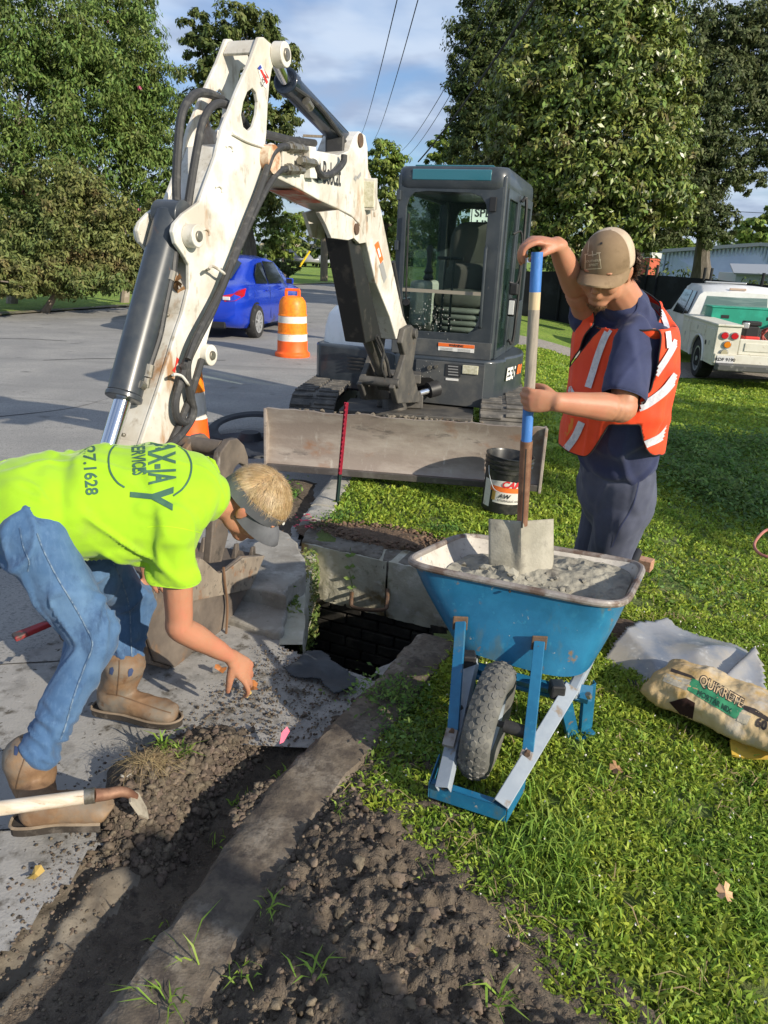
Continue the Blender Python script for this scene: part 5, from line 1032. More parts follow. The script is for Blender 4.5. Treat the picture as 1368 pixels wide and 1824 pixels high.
def hems(o, name, m, r_=.003, it=8, pipe=True):
    """smooth the open borders of a garment and run a hem along them"""
    me = o.data; bm = bmesh.new(); bm.from_mesh(me); bd_ = {}
    for e in bm.edges:
        if len(e.link_faces) == 1:
            for v in e.verts: bd_.setdefault(v, []).append(e.other_vert(v))
    for _ in range(it):
        new = {v: (v.co * .5 + sum((w.co for w in ws), Vector()) / len(ws) * .5) for v, ws in bd_.items()}
        for v, c in new.items(): v.co = c
    seen = set(); mb = None
    for v0 in list(bd_):
        if v0 in seen: continue
        lp, cur = [v0], v0; seen.add(v0)
        while True:
            nx = [w for w in bd_[cur] if w not in seen]
            if not nx: break
            cur = nx[0]; seen.add(cur); lp.append(cur)
        if pipe and len(lp) > 30: mb = MB(); P = [v.co.copy() for v in lp[::2]]; mb.tube(P + [P[0]], r_, 6, 0); q = mb.build(name, m, o, smooth=True)
    bm.to_mesh(me); bm.free(); me.update()
def sock(me, m, name, parent): return link(name, me, m, parent, True)
# ------------------------------------------------------------------ bending man in the lime shirt
man1 = empty('person', (-.9, 1.95, 0), 'man in lime shirt, blue jeans and grey visor bending down to the ground', 'person')
Yp = 2.0
pel = at(28, 922, 1.98); waist = at(110, 905, 2.02); mid = at(190, 893, 2.06); chest = at(275, 892, 2.10); upc = at(335, 885, 2.13); nk = at(372, 888, 2.17)
Lp0 = Vector((0, -.96, -.28)); Lp1 = Vector((.05, -.86, -.5)); Lp2 = Vector((.08, -.82, -.57))
HC = at(447, 903, 2.22); HF = Vector((.58, -.06, -.81)); HU = Vector((.80, -.05, .58)); HM = frame(HC, HF, HU)
nsh = at(312, 938, 1.97); fsh = at(352, 848, 2.30)
nel = at(320, 1118, 2.0); nwr = at(411, 1170, 2.16); fel = at(300, 955, 2.45); fwr = at(262, 985, 2.30)
nhip, nkn, nan = at(62, 960, 1.88), at(168, 1140, 1.86), at(72, 1335, 1.72)
fhip, fkn, fan = at(140, 965, 2.10), at(235, 1070, 2.26), at(215, 1185, 2.19)
bd = MB()
loft(bd, refine([(pel, .145, .10, Lp0), (mid, .14, .09, Lp1), (chest, .165, .10, Lp2), (upc, .14, .085, Lp2), (nk, .062, .06, Lp2)]), 18)
loft(bd, refine([(at(355, 882, 2.15), .060, .060, Lp2), (nk, .056, .056, Lp2), (HC - HU * .03 - HF * .02, .052, .055, Lp2)]), 14); head(bd, HM)
for sh, el, wr in ((nsh, nel, nwr), (fsh, fel, fwr)):
    h_ = Vector((0, 1, .2)); m1 = el.lerp(wr, .28)
    loft(bd, refine([(sh.lerp(upc, .4), .045, .045, h_), (sh, .045, .043, h_), (sh.lerp(el, .5), .045, .044, h_), (sh.lerp(el, .88), .040, .041, h_), (el, .040, .042, h_), (m1, .043, .040, h_), (el.lerp(wr, .65), .034, .033, h_), (wr, .026, .023, h_)]), 14)
for hp_, kn, an in ((nhip, nkn, nan), (fhip, fkn, fan)):
    h_ = Vector((0, 1, 0)); loft(bd, refine([(hp_, .085, .085, h_), (hp_.lerp(kn, .5), .07, .07, h_), (kn, .055, .055, h_), (kn.lerp(an, .35), .052, .052, h_), (an, .028, .028, h_), (an + Vector((.0, 0, -.06)), .026, .026, h_)]), 12)
hd_dir = (at(447, 1205, 2.215) - nwr); hd_n = Vector((.25, -.55, .75))
hand(bd, frame(nwr + hd_dir.normalized() * .02, hd_dir, hd_n), 1, [(14, 24, 16), (20, 30, 18), (28, 34, 20), (36, 38, 22)], .22, (.6, .5, .15), 1.1)
hand(bd, frame(fwr, at(278, 1040, 2.27) - fwr, Vector((.15, -.95, .2))), -1, [(12, 22, 15), (16, 26, 16), (22, 30, 18), (26, 32, 20)], .2, (.55, .25, .15), .95)
bme = remesh(bd, 'body', .0060, 2, .4); body1 = link('body', bme, skin, man1, True)
# shirt
sb = MB()
hem_c = at(22, 902, 1.99)
loft(sb, refine([(at(-14, 912, 2.0), .180, .130, Lp0), (at(25, 908, 2.0), .184, .136, Lp0), (at(75, 903, 2.0), .186, .136, Lp0), (waist, .178, .128, Lp1), (mid, .188, .138, Lp1), (chest, .208, .138, Lp2), (at(318, 885, 2.12), .195, .128, Lp2), (at(352, 880, 2.14), .145, .105, Lp2), (at(372, 884, 2.16), .088, .080, Lp2)], 5), 26)
h_ = Vector((0, 1, .2)); h2 = Vector((.3, .9, .2))
loft(sb, refine([(nsh.lerp(upc, .55), .09, .075, h2), (nsh + Vector((-.01, .02, -.0)), .078, .070, h2), (at(310, 985, 1.98), .066, .066, h2), (at(308, 1020, 1.98), .070, .072, h2), (at(307, 1030, 1.98), .066, .068, h2)], 4), 18)
loft(sb, refine([(fsh.lerp(upc, .3), .08, .08, h_), (fsh, .07, .07, h_), (fsh.lerp(fel, .55), .068, .066, h_)], 4), 16)
loft(sb, refine([(at(150, 940, 1.95), .06, .05, Lp1), (at(220, 965, 1.97), .07, .045, Lp1), (at(290, 960, 2.0), .06, .05, Lp1)], 4), 14)
sme = remesh(sb, 'shirt', .007, 6, .5); ax_ = (chest - pel); displace(sme, cloth_noise(9, .020, (.75, .1, -.6), 5, .002)); cut_end(sme, at(307, 1031, 1.98), at(306, 1080, 1.98) - at(308, 1000, 1.98), .13); cut_end(sme, at(18, 905, 2.0), at(0, 905, 2.0) - at(60, 890, 2.0), .25)
shirt1 = link('shirt', sme, lime, man1, True, center=False); hems(shirt1, 'hem', lime, .0022); md = shirt1.modifiers.new('t', 'SOLIDIFY'); md.thickness = .002; md.offset = -1; sbvh = bvh_of(sme)
# print: lettering reads from the far shoulder down towards the camera
px_text('shirt_lettering', 'SERVICES', (246, 817), (0.05, 1.0), (1.0, -.08), sbvh, print_m, shirt1, 33, .03, cut=.15, sx=.43)
px_text('shirt_lettering', 'AX-JA', (286, 824), (.02, 1.0), (1, -.05), sbvh, print_m, shirt1, 66, .03, cut=.15, sx=.43)
px_text('shirt_lettering', 'Y', (266, 884), (-.05, 1.0), (1, .10), sbvh, print_m, shirt1, 102, .035, cut=.1, sx=.56)
px_text('phone_number', '27.1628', (160, 838), (.07, 1.0), (1.0, -.08), sbvh, print_m, shirt1, 31, .02, cut=.15, sx=.88)
px_band('print_ring', [(222, 787), (203, 795), (194, 812), (196, 838), (208, 858), (222, 868)], 3.2, sbvh, print_m, shirt1); px_band('print_ring', [(318, 793), (332, 805), (341, 826), (338, 850), (326, 870), (309, 883)], 3.2, sbvh, print_m, shirt1)
px_band('sleeve_seam', [(262, 939), (285, 937), (315, 940), (345, 946), (368, 952)], 1.6, sbvh, mat('lime_seam', (.36, .62, .01), .8), shirt1, .0015)
# jeans
jb = MB(); h_ = Vector((0, 1, 0))
loft(jb, refine([(at(-10, 935, 1.98), .15, .10, Lp0), (at(20, 932, 1.98), .160, .108, Lp0), (at(75, 935, 1.99), .15, .10, Lp0)], 4), 20)
for hp_, kn, an, w_ in ((nhip, nkn, nan, 1.), (fhip, fkn, fan, .95)):
    loft(jb, refine([(hp_.lerp(pel, .5), .095 * w_, .10, h_), (hp_, .095 * w_, .10, h_), (hp_.lerp(kn, .45), .088 * w_, .084, h_), (hp_.lerp(kn, .85), .072 * w_, .070, h_), (kn, .068 * w_, .068, h_), (kn.lerp(an, .3), .062 * w_, .062, h_), (kn.lerp(an, .75), .062 * w_, .060, h_), (an, .066 * w_, .064, h_), (an + (an - kn) * .03, .068 * w_, .066, h_)], 5), 20)
jme = remesh(jb, 'jeans', .008, 4, .5); displace(jme, cloth_noise(10, .014, (.3, .2, 1), 15, .002))
def bunch(co, no):
    w = np.zeros(len(co))
    for an, kn in ((nan, nkn), (fan, fkn)):
        a = np.array(an); d = np.array((kn - an).normalized()); t = (co - a) @ d; r_ = np.linalg.norm(co - a - np.outer(t, d), axis=1); w += np.where(r_ < .12, np.exp(-((t - .04) / .08) ** 2) * (.35 - np.abs(fbm(t * 42 + co[:, 0] * 12, co[:, 1] * 14 + co[:, 0] * 16, 1, 2, 9)) * 1.6) * .014, 0)
    return no * w[:, None]
displace(jme, bunch); jeans = link('jeans', jme, denim, man1, True, center=False); jbvh = bvh_of(jme)
px_band('side_seam', [(66, 950), (80, 985), (103, 1030), (130, 1075), (152, 1115), (165, 1148), (150, 1190), (132, 1240), (118, 1290), (108, 1318)], 2.6, jbvh, denim_seam, jeans); px_band('pocket_seam', [(35, 940), (42, 975), (52, 1000), (50, 1018)], 2.4, jbvh, denim_seam, jeans)
px_band('inseam', [(195, 990), (215, 1030), (230, 1080), (233, 1130), (235, 1170)], 2.2, jbvh, denim_seam, jeans)
for cpx in ((66, 1100), (152, 1020)): pass
# boots
def boot(heel, toe, ankle, top, nm, my):
    """heel/toe ground points, ankle joint, top centre of the shaft"""
    heel, toe, ankle, top = map(Vector, (heel, toe, ankle, top)); f = (toe - heel).normalized(); L_ = (toe - heel).length; up = Vector((0, 0, 1)); sd = f.cross(up)
    root = MB()
    loft(root, refine([(top, .074, .070, sd), (top.lerp(ankle, .5), .066, .066, sd), (ankle, .056, .060, sd), (heel + f * .07 + up * .075, .048, .062, sd)], 5), 20)
    loft(root, refine([(heel + f * .045 + up * .055, .040, .042, sd), (heel + f * .12 + up * .062, .043, .048, sd), (heel + f * .18 + up * .055, .048, .040, sd), (heel + f * .235 + up * .046, .052, .034, sd), (heel + f * (L_ - .035) + up * .040, .046, .028, sd)], 4), 18)
    me = remesh(root, nm, .007, 5, .5); mz = float(heel.z) + .028
    displace(me, cloth_noise(16, .0035, (1, .3, .2), my, .001)); o = link(nm, me, leather if my != 3 else leather, man1, True, center=False)
    sm = MB(); outline = [(.0, .028), (-.01, .0), (.0, -.028), (.05, -.036), (.11, -.032), (.17, -.042), (.23, -.050), (L_ - .02, -.036), (L_ + .005, .0), (L_ - .02, .038), (.23, .050), (.17, .042), (.11, .033), (.05, .036)]; q = poly_round(outline, 3)
    sm.extr([heel + f * a + sd * b * .92 + up * .0 for a, b in q], [heel + f * a + sd * b * .94 + up * .026 for a, b in q]); sm.build('sole', sole_m, o, bevel=.004)
    wl_ = MB(); q2 = [heel + f * a + sd * b * .95 + up * .029 for a, b in q]; wl_.tube(q2 + [q2[0]], .0045, 6, 0); wl_.build('welt', leather_dirty, o, smooth=True)
    return o, bvh_of(me)
b1, bv = boot(g(28, 1478, 0), g(178, 1462, 0), at(62, 1398, 1.73), at(50, 1345, 1.72), 'boot', 3)
for P in ([(66, 1342), (72, 1340), (75, 1346), (72, 1354), (66, 1360), (62, 1350)], [(26, 1328), (31, 1330), (33, 1338), (30, 1346), (25, 1345)]): px_poly('pull_hole', P, bv, mat('pull_hole_blue', (.03, .05, .12), .8), b1, .003, 3)
px_band('boot_seam', [(48, 1322), (44, 1350), (34, 1380), (28, 1405)], 1.6, bv, mat('boot_stitch', (.12, .07, .04), .8), b1); px_band('boot_seam', [(24, 1308), (60, 1320), (100, 1330)], 2.2, bv, MATS['boot_stitch'], b1)
b2, bv = boot(g(172, 1268, 0), g(322, 1292, 0), at(208, 1225, 2.19), at(222, 1180, 2.19), 'boot', 4)
for P in ([(196, 1190), (201, 1188), (203, 1194), (200, 1203), (195, 1200)], [(230, 1192), (235, 1190), (238, 1194), (235, 1203), (229, 1206), (228, 1198)]): px_poly('pull_hole', P, bv, MATS['pull_hole_blue'], b2, .003, 3)
px_band('boot_seam', [(213, 1176), (212, 1200), (208, 1240)], 1.6, bv, MATS['boot_stitch'], b2); px_band('boot_seam', [(190, 1236), (215, 1240), (250, 1252), (285, 1264), (305, 1270)], 2., bv, MATS['boot_stitch'], b2)
# visor
vm = MB(); n_ = 40; V = []
for k, (zz, ex) in enumerate(((.030, .006), (.030, .011), (.072, .011), (.072, .004))):
    for j in range(n_):
        a = 2 * math.pi * j / n_; V.append(HM @ Vector(((.077 + ex) * math.cos(a), -.012 + (.097 + ex) * math.sin(a), zz - .020 + .022 * math.sin(a))))
vm.add(V, [(k * n_ + j, k * n_ + (j + 1) % n_, ((k + 1) % 4) * n_ + (j + 1) % n_, ((k + 1) % 4) * n_ + j) for k in range(4) for j in range(n_)])
vis = vm.build('visor', visor_m, man1, smooth=True, angle=60)
def brim(mb, M, c0y, w, length, z0, drop, th=.004, thf=1.0):
    V = []; nu, nv = 16, 8
    for t in (0, 1):
        for i in range(nv + 1):
            for j in range(nu + 1):
                a = math.pi * (j / nu) ; r_ = i / nv; x = w * math.cos(a) * (1 - .05 * r_) ; yb = c0y + .097 * .95 * math.sin(a) * 1.0; y = yb + length * r_ * math.sin(a) ** .6; z = z0 - drop * r_ * r_ - .022 * (x / w) ** 2 * (.4 + r_) - th * t
                V.append(M @ Vector((x, y, z)))
    K = (nu + 1) * (nv + 1); F = [(i * (nu + 1) + j, i * (nu + 1) + j + 1, (i + 1) * (nu + 1) + j + 1, (i + 1) * (nu + 1) + j) for i in range(nv) for j in range(nu)]; F += [tuple(q + K for q in f[::-1]) for f in F]
    F += [(nv * (nu + 1) + j, nv * (nu + 1) + j + 1, K + nv * (nu + 1) + j + 1, K + nv * (nu + 1) + j) for j in range(nu)]; mb.add(V, F)
bm_ = MB(); brim(bm_, HM, -.012, .078, .070, .038, .040); bm_.build('brim', visor_m, vis, smooth=True, angle=60)
mb = MB(); mb.tube([HM @ Vector((-.022, .096, .050)), HM @ Vector((-.010, .1, .056)), HM @ Vector((.006, .1005, .058))], .0035, 6, 4); mb.build('visor_logo', white_d, vis)
# hair: short tufts over the crown
def hair(name, M, m, cnt, cond, ln, wd, droop, parent, seed, rx=.077, ry=.098, rz=.090, c=(0, -.012, .045), curl=0., flow=0.):
    rnd = random.Random(seed); V = []; F = []
    k = 0
    while k < cnt:
        u = Vector((rnd.gauss(0, 1), rnd.gauss(0, 1), rnd.gauss(0, 1))).normalized()
        if not cond(u): continue
        k += 1; p = Vector((u.x * rx, u.y * ry, u.z * rz)) + Vector(c); nrm = Vector((u.x / rx, u.y / ry, u.z / rz)).normalized(); t = Vector((rnd.gauss(0, .35), .35 + rnd.gauss(0, .3), -1)) * droop + nrm * .5 if not flow else Vector((u.x * .9 + rnd.gauss(0, .2), u.y * .8 + .35 + rnd.gauss(0, .2), -.25)) if u.y > -.4 else Vector((0, -.2, -1)); t = (t - nrm * t.dot(nrm) * (.8 if not flow else .97)).normalized(); sd = nrm.cross(t).normalized() * wd * rnd.uniform(.6, 1.3); l = ln * rnd.uniform(.6, 1.25); o = len(V)
        for q in range(4):
            f = q / 3; cc = p + nrm * (.003 + l * (.28 if not flow else .07) * math.sin(f * 2.2)) + t * l * f + Vector((math.sin(f * 9 + k), math.cos(f * 7 + k), math.sin(f * 8 + 2 * k))) * curl * f; w = (1 - f * .8); V += [M @ (cc - sd * w), M @ (cc + sd * w)]
        F += [(o + 2 * q, o + 2 * q + 1, o + 2 * q + 3, o + 2 * q + 2) for q in range(3)]
    mb = MB(); mb.add(V, F); return mb.build(name, m, parent, smooth=True, recalc=False)
sc_ = MB(); ell(sc_, (0, -.012, .047), (.079, .0995, .091), HM, 22); sme_ = bpy.data.meshes.new('scalp'); sme_.from_pydata(sc_.v, [], sc_.f); HMi = HM.inverted()
del_faces(sme_, lambda c, n: (HMi @ c).z < .052 + .2 * (HMi @ c).y and not ((HMi @ c).y < -.03 and -.04 < (HMi @ c).z)); hsk = link('hair', sme_, hair_b, man1, True, center=False)
hair('hair_locks', HM, hair_b, 9000, lambda u: u.z > .28 + .2 * u.y or (u.y < -.45 and -.9 < u.z < -.15), .036, .0006, .9, hsk, 3, .078, .099, .091, (0, -.012, .046), 0., 1.)
# ------------------------------------------------------------------ standing man in the orange vest
man2 = empty('person', (.98, 2.8, lawn_z(.98, 2.8)), 'man in orange safety vest and brown trucker cap holding a long shovel upright', 'person')
FW = Vector((-.90, -.43, 0)).normalized(); LT = Vector((-FW.y * -1, FW.x * 1, 0)); LT = Vector((0, 0, 1)).cross(FW)     # his left (towards the camera)
hipc = at(1097, 870, 2.93); wst = at(1100, 790, 2.86); chs = at(1110, 655, 2.80); shc = at(1112, 580, 2.79); nkb = at(1118, 545, 2.76)
H2C = at(1078, 484, 2.66); F2 = Vector((-.46, -.76, -.40)); U2 = Vector((-.12, -.38, .90)); M2 = frame(H2C, F2, U2)
lsh = at(1133, 600, 2.66); lel = at(1108, 728, 2.54); lwr = at(990, 716, 2.45)
rsh = at(1058, 588, 2.92); rel = at(1034, 528, 2.76); rwr = at(992, 436, 2.58)
gz = float(lawn_z(1.0, 2.8))
hL, kL, aL = at(1110, 905, 2.88), at(1070, 1035, 2.98), g(1058, 1105, gz + .09); hR, kR, aR = at(1085, 905, 3.08), at(1045, 1030, 3.14), g(1030, 1080, gz + .09)
bd = MB(); UPV = Vector((0, 0, 1))
loft(bd, refine([(hipc, .15, .11, LT), (wst, .145, .105, LT), (chs, .17, .11, LT), (shc, .15, .09, LT), (nkb, .065, .065, LT)]), 18)
loft(bd, refine([(nkb, .066, .064, LT), (nkb.lerp(H2C, .5), .062, .064, LT), (H2C - U2 * .03 - F2 * .02, .056, .060, LT)]), 14); head(bd, M2)
for sh, el, wr in ((lsh, lel, lwr), (rsh, rel, rwr)):
    h_ = UPV if el is lel else Vector((0, 1, 0)); 
    loft(bd, refine([(sh.lerp(shc, .3), .058, .055, h_ * .5 + LT), (sh, .048, .046, LT), (sh.lerp(el, .5), .054, .052, LT), (sh.lerp(el, .88), .047, .047, LT), (el, .049, .050, LT), (el.lerp(wr, .28), .050, .046, h_), (el.lerp(wr, .65), .042, .039, h_), (wr, .033, .028, h_)]), 14)
for hp_, kn, an in ((hL, kL, aL), (hR, kR, aR)): loft(bd, refine([(hp_, .09, .09, LT), (kn, .06, .06, LT), (an, .04, .04, LT)]), 12)
SH_T, SH_M = at(957, 452, 2.50), at(944, 712, 2.47)          # shovel handle line
hd = (SH_M - lwr).normalized(); hand(bd, frame(lwr, Vector((hd.x, hd.y * .6 + .0, hd.z)), Vector((-.25, -.95, .0))), 1, [(62, 78, 40), (60, 80, 42), (60, 80, 44), (58, 80, 44)], .02, (.55, .9, .5), 1.02)
hand(bd, frame(rwr, Vector((-.95, -.25, .10)), Vector((-.05, -.25, 1))), -1, [(35, 55, 25), (40, 58, 28), (46, 60, 30), (52, 60, 30)], .05, (.35, .45, .1), 1.02)
bme = remesh(bd, 'body', .0060, 2, .4); link('body', bme, skin, man2, True)
# t-shirt
sb = MB(); loft(sb, refine([(at(1100, 803, 2.88), .178, .142, LT), (wst, .176, .140, LT), (at(1104, 720, 2.80), .186, .142, LT), (chs, .198, .142, LT), (at(1111, 605, 2.79), .195, .128, LT), (shc + Vector((0, 0, .02)), .165, .105, LT), (nkb, .085, .085, LT)], 5), 26)
loft(sb, refine([(lsh.lerp(shc, .45), .062, .060, FW), (lsh + FW * .01, .072, .064, FW), (lsh.lerp(lel, .45), .084, .066, FW), (lsh.lerp(lel, .80), .090, .070, FW), (lsh.lerp(lel, .84), .084, .064, FW)], 4), 18)
loft(sb, refine([(rsh.lerp(shc, .4), .08, .08, UPV), (rsh, .080, .078, UPV), (rsh.lerp(rel, .5), .074, .072, UPV)], 4), 16)
sme = remesh(sb, 'shirt', .0085, 6, .5); displace(sme, cloth_noise(8, .014, (.2, .1, 1), 25, .002)); cut_end(sme, lsh.lerp(lel, .84), lel - lsh, .12); shirt2 = link('shirt', sme, navy, man2, True, center=False); hems(shirt2, 'hem', navy, .0022); md = shirt2.modifiers.new('t', 'SOLIDIFY'); md.thickness = .002; md.offset = -1
px_band('collar', [(1062, 560), (1085, 575), (1110, 575), (1135, 555), (1140, 530)], 6, bvh_of(sme), navy, shirt2, .004)
# trousers
tb = MB(); loft(tb, refine([(at(1100, 826, 2.89), .168, .130, LT), (hipc, .178, .140, LT), (at(1096, 905, 2.96), .17, .13, LT)], 4), 20)
for hp_, kn, an in ((hL, kL, aL), (hR, kR, aR)): loft(tb, refine([(hp_.lerp(hipc, .4), .11, .12, LT), (hp_, .110, .118, LT), (hp_.lerp(kn, .6), .095, .098, LT), (kn, .085, .088, LT), (kn.lerp(an, .5), .080, .082, LT), (an, .078, .080, LT)], 5), 18)
tme = remesh(tb, 'trousers', .0085, 4, .5); displace(tme, cloth_noise(7, .016, (.1, .1, 1), 35, .0015)); tr = link('trousers', tme, trouser, man2, True, center=False); tbv = bvh_of(tme)
px_band('trouser_seam', [(1140, 850), (1128, 900), (1105, 940), (1090, 975)], 2., tbv, navy, tr, .002)
for an, fo in ((aL, Vector((-.9, -.35, 0))), (aR, Vector((-.95, -.1, 0)))):
    q = MB(); fo.normalize(); c = Vector((an.x, an.y, gz)); loft(q, refine([(c - fo * .05 + UPV * .05, .042, .045, LT), (c + fo * .06 + UPV * .055, .046, .045, LT), (c + fo * .17 + UPV * .038, .048, .03, LT)], 4), 16); loft(q, [(c + UPV * .05, .05, .055, LT), (c + UPV * .16, .055, .06, LT)], 16)
    me = remesh(q, 'boot', .008, 4, .5); link('boot', me, leather_dirty, man2, True)
# vest: its own shell, open at the arms, cut at the hem
vb = MB(); bul = FW * .05
loft(vb, refine([(at(1100, 850, 2.86) + bul * .9, .205, .200, LT), (wst + bul * .7, .205, .190, LT), (at(1104, 720, 2.80) + bul * .3, .215, .175, LT), (chs + FW * .004, .228, .168, LT), (at(1111, 605, 2.79), .228, .160, LT), (shc + Vector((0, 0, .03)), .204, .140, LT), (nkb + Vector((0, 0, .0)), .10, .10, LT)], 5), 30)
vme = remesh(vb, 'vest', .006, 6, .5); displace(vme, cloth_noise(5, .009, (.2, .1, 1), 45, .001))
hem_s, hem_b, hem_f = at(1105, 760, 2.65).z, at(1180, 806, 2.75).z, at(1010, 806, 2.6).z
def vest_cut(c, n):
    d = Vector((c.x, c.y, 0)) - Vector((hipc.x, hipc.y, 0)); fr_ = d.normalized().dot(FW); le = d.normalized().dot(LT)
    hem = hem_f if fr_ > .52 else (hem_b if fr_ < -.35 else hem_s)
    if c.z < hem and n.dot(c - EYEP) >= 0: return True
    if (c - nkb).length < .12: return True
    if n.dot(c - EYEP) < 0:                                       # camera side: panels with arm opening and side slit
        v = c - EYEP; dd_ = v.dot(_fwd); x = 684 + FPX * v.dot(_RR) / dd_; y = 912 - FPX * v.dot(_UU) / dd_
        return not any(inside(x, y, P) for P in VPOLY)
    if le < -.35:
        a_ = (c - rsh); u_ = a_.dot(FW) / .12; v_ = (c.z - (rsh.z - .06)) / .15
        if u_ * u_ + v_ * v_ < 1: return True
    return False
VPOLY = [[(1118, 500), (1137, 541), (1138, 572), (1112, 604), (1094, 634), (1083, 665), (1078, 700), (1074, 742), (1086, 752), (1068, 784), (1050, 810), (1036, 814), (1008, 802), (984, 780), (968, 756), (960, 700), (1015, 655), (1036, 626), (1058, 598), (1098, 562)], [(1074, 735), (1142, 735), (1142, 756), (1070, 756)], [(1118, 500), (1260, 500), (1260, 790), (1200, 800), (1180, 810), (1160, 810), (1148, 796), (1142, 764), (1138, 705), (1158, 700), (1172, 650), (1178, 600), (1168, 566), (1150, 548), (1137, 545)], [(1000, 540), (1066, 540), (1058, 575), (1040, 600), (1033, 622), (1012, 652), (990, 700), (980, 640)]]
del_faces(vme, vest_cut); so_ = None
vest = link('vest', vme, vest_m, man2, True, center=False); md = vest.modifiers.new('t', 'SOLIDIFY'); md.thickness = .003; md.offset = 0
hems(vest, 'vest_piping', piping, .0028, 14); vbv = bvh_of(vme)
for nm, line, w in (('reflective_tape', [(1132, 541), (1108, 562), (1082, 592), (1066, 630), (1055, 665), (1047, 690)], 12), ('reflective_tape', [(1140, 541), (1165, 545), (1180, 560), (1190, 590), (1193, 620)], 9), ('reflective_tape', [(1206, 606), (1190, 635), (1168, 668)], 11), ('reflective_tape', [(1206, 668), (1185, 695), (1158, 716), (1138, 726), (1118, 729)], 15), ('reflective_tape', [(1200, 752), (1178, 778), (1150, 792)], 13), ('reflective_tape', [(1036, 752), (1024, 778), (1008, 800)], 13), ('reflective_tape', [(1012, 690), (1020, 703), (1036, 708)], 12)):
    px_band(nm, line, w, vbv, tape, vest, .009)
px_poly('id_pocket', [(981, 750), (1000, 738), (1022, 745), (1020, 762), (1004, 785), (984, 775)], vbv, mat('yellow_pocket', (.75, .22, .03), .5), vest, .003, 4)
# trucker cap
def capshell(name, cond, m, parent, ex=0.):
    q = MB(); V = []; F = []; nu, nv = 40, 16
    for i in range(nv + 1):
        for j in range(nu):
            a = 2 * math.pi * j / nu; e = math.pi / 2 * i / nv; cz, rz = .030, .108; k = math.cos(e) ** .85; x = (.088 + ex) * k * math.cos(a); y = -.012 + (.107 + ex) * k * math.sin(a); z = cz + (rz + ex) * math.sin(e) + (.006 * max(0, math.sin(a)) * math.sin(2 * e)); V.append((x, y, z))
    for i in range(nv):
        for j in range(nu):
            a = 2 * math.pi * (j + .5) / nu
            if cond(a): F.append((i * nu + j, i * nu + (j + 1) % nu, (i + 1) * nu + (j + 1) % nu, (i + 1) * nu + j))
    q.add(V, F, M2); o = q.build(name, m, parent, smooth=True, recalc=False); return o
frontc = lambda a: math.sin(a) > .28
cap = capshell('cap', lambda a: not frontc(a), cap_mesh, man2); md = cap.modifiers.new('t', 'SOLIDIFY'); md.thickness = .003
cf = capshell('cap_front', frontc, cap_front, cap, .0012)
mb = MB(); brim(mb, M2, -.012, .086, .070, .034, .014, .005); mb.build('brim', cap_front, cap, smooth=True, angle=60)
cbv = bvh_of(cf.data); off_ = cf.location
capV = [v.co + off_ for v in cf.data.vertices]; cbv = BVHTree.FromPolygons(capV, [tuple(p.vertices) for p in cf.data.polygons])
thread = mat('tan_thread', (.52, .42, .28), .7)
for a, b in (((1043, 452), (1042, 480)), ((1042, 480), (1071, 478)), ((1071, 478), (1067, 451)), ((1041, 454), (1048, 452)), ((1062, 451), (1070, 450)), ((1047, 455), (1063, 453)), ((1055, 447), (1056, 457))): px_band('embroidery', [a, ((a[0] + b[0]) / 2, (a[1] + b[1]) / 2), b], 1.6, cbv, thread, cap, .002)
px_text('embroidery_lettering', 'SOUTHERN', (1056, 465), (1, -.08), (.06, -1), cbv, thread, cap, 5.6, .03, off=.002, cut=.5); px_text('embroidery_lettering', 'SPIRIT', (1057, 472), (1, -.08), (.06, -1), cbv, thread, cap, 6.2, .03, off=.002, cut=.5)
px_band('seam', [(1058, 402), (1050, 425), (1047, 450)], 1.2, cbv, thread, cap, .0015)
px_poly('eyelet', [(1069, 432), (1073, 431), (1073, 435), (1069, 436)], cbv, piping, cap, .002, 3)
hair('hair_curls', M2, hair_br, 2400, lambda u: u.y < -.15 and -.8 < u.z < .1, .034, .0022, .6, man2, 6, .086, .112, .10, (0, -.034, .030), .016)
hair('beard', M2, mat('goatee', (.16, .085, .04), .7, island=.3), 420, lambda u: u.y > .45 and u.z < -.45, .010, .0011, 1., man2, 8, .046, .048, .040, (0, .040, -.066))
# ------------------------------------------------------------------ the shadow at the lower left belongs to a colleague standing beside the photographer
SX, SY = 2.60, -1.05
man3 = empty('person', (SX, SY, 0), 'onlooker outside the picture whose shadow falls on the dug soil', 'person')
bd = MB(); zz = lambda x, y, z: Vector((SX + x, SY + y, z)); X_ = Vector((1, 0, 0))
loft(bd, refine([(zz(0, 0, .88), .16, .12, X_), (zz(0, 0, 1.1), .15, .11, X_), (zz(0, 0, 1.38), .20, .12, X_), (zz(0, 0, 1.5), .1, .08, X_), (zz(0, 0, 1.56), .06, .06, X_)]), 16); head(bd, frame(zz(0, 0, 1.68), (0, 1, 0), (0, 0, 1)))
for s in (-1, 1):
    loft(bd, refine([(zz(s * .2, 0, 1.42), .055, .055, X_), (zz(s * .26, 0, 1.15), .048, .048, X_), (zz(s * .27, .05, .9), .034, .034, X_)]), 12); hand(bd, frame(zz(s * .27, .05, .9), (0, .1, -1), (s, 0, 0)), -s, [(15, 20, 15)] * 4)
    loft(bd, refine([(zz(s * .1, 0, .9), .1, .1, X_), (zz(s * .12, 0, .5), .07, .07, X_), (zz(s * .13, 0, .06), .05, .05, X_), (zz(s * .13, .14, .04), .045, .04, X_)]), 12)
link('body', remesh(bd, 'body', .012, 2), navy, man3, True)
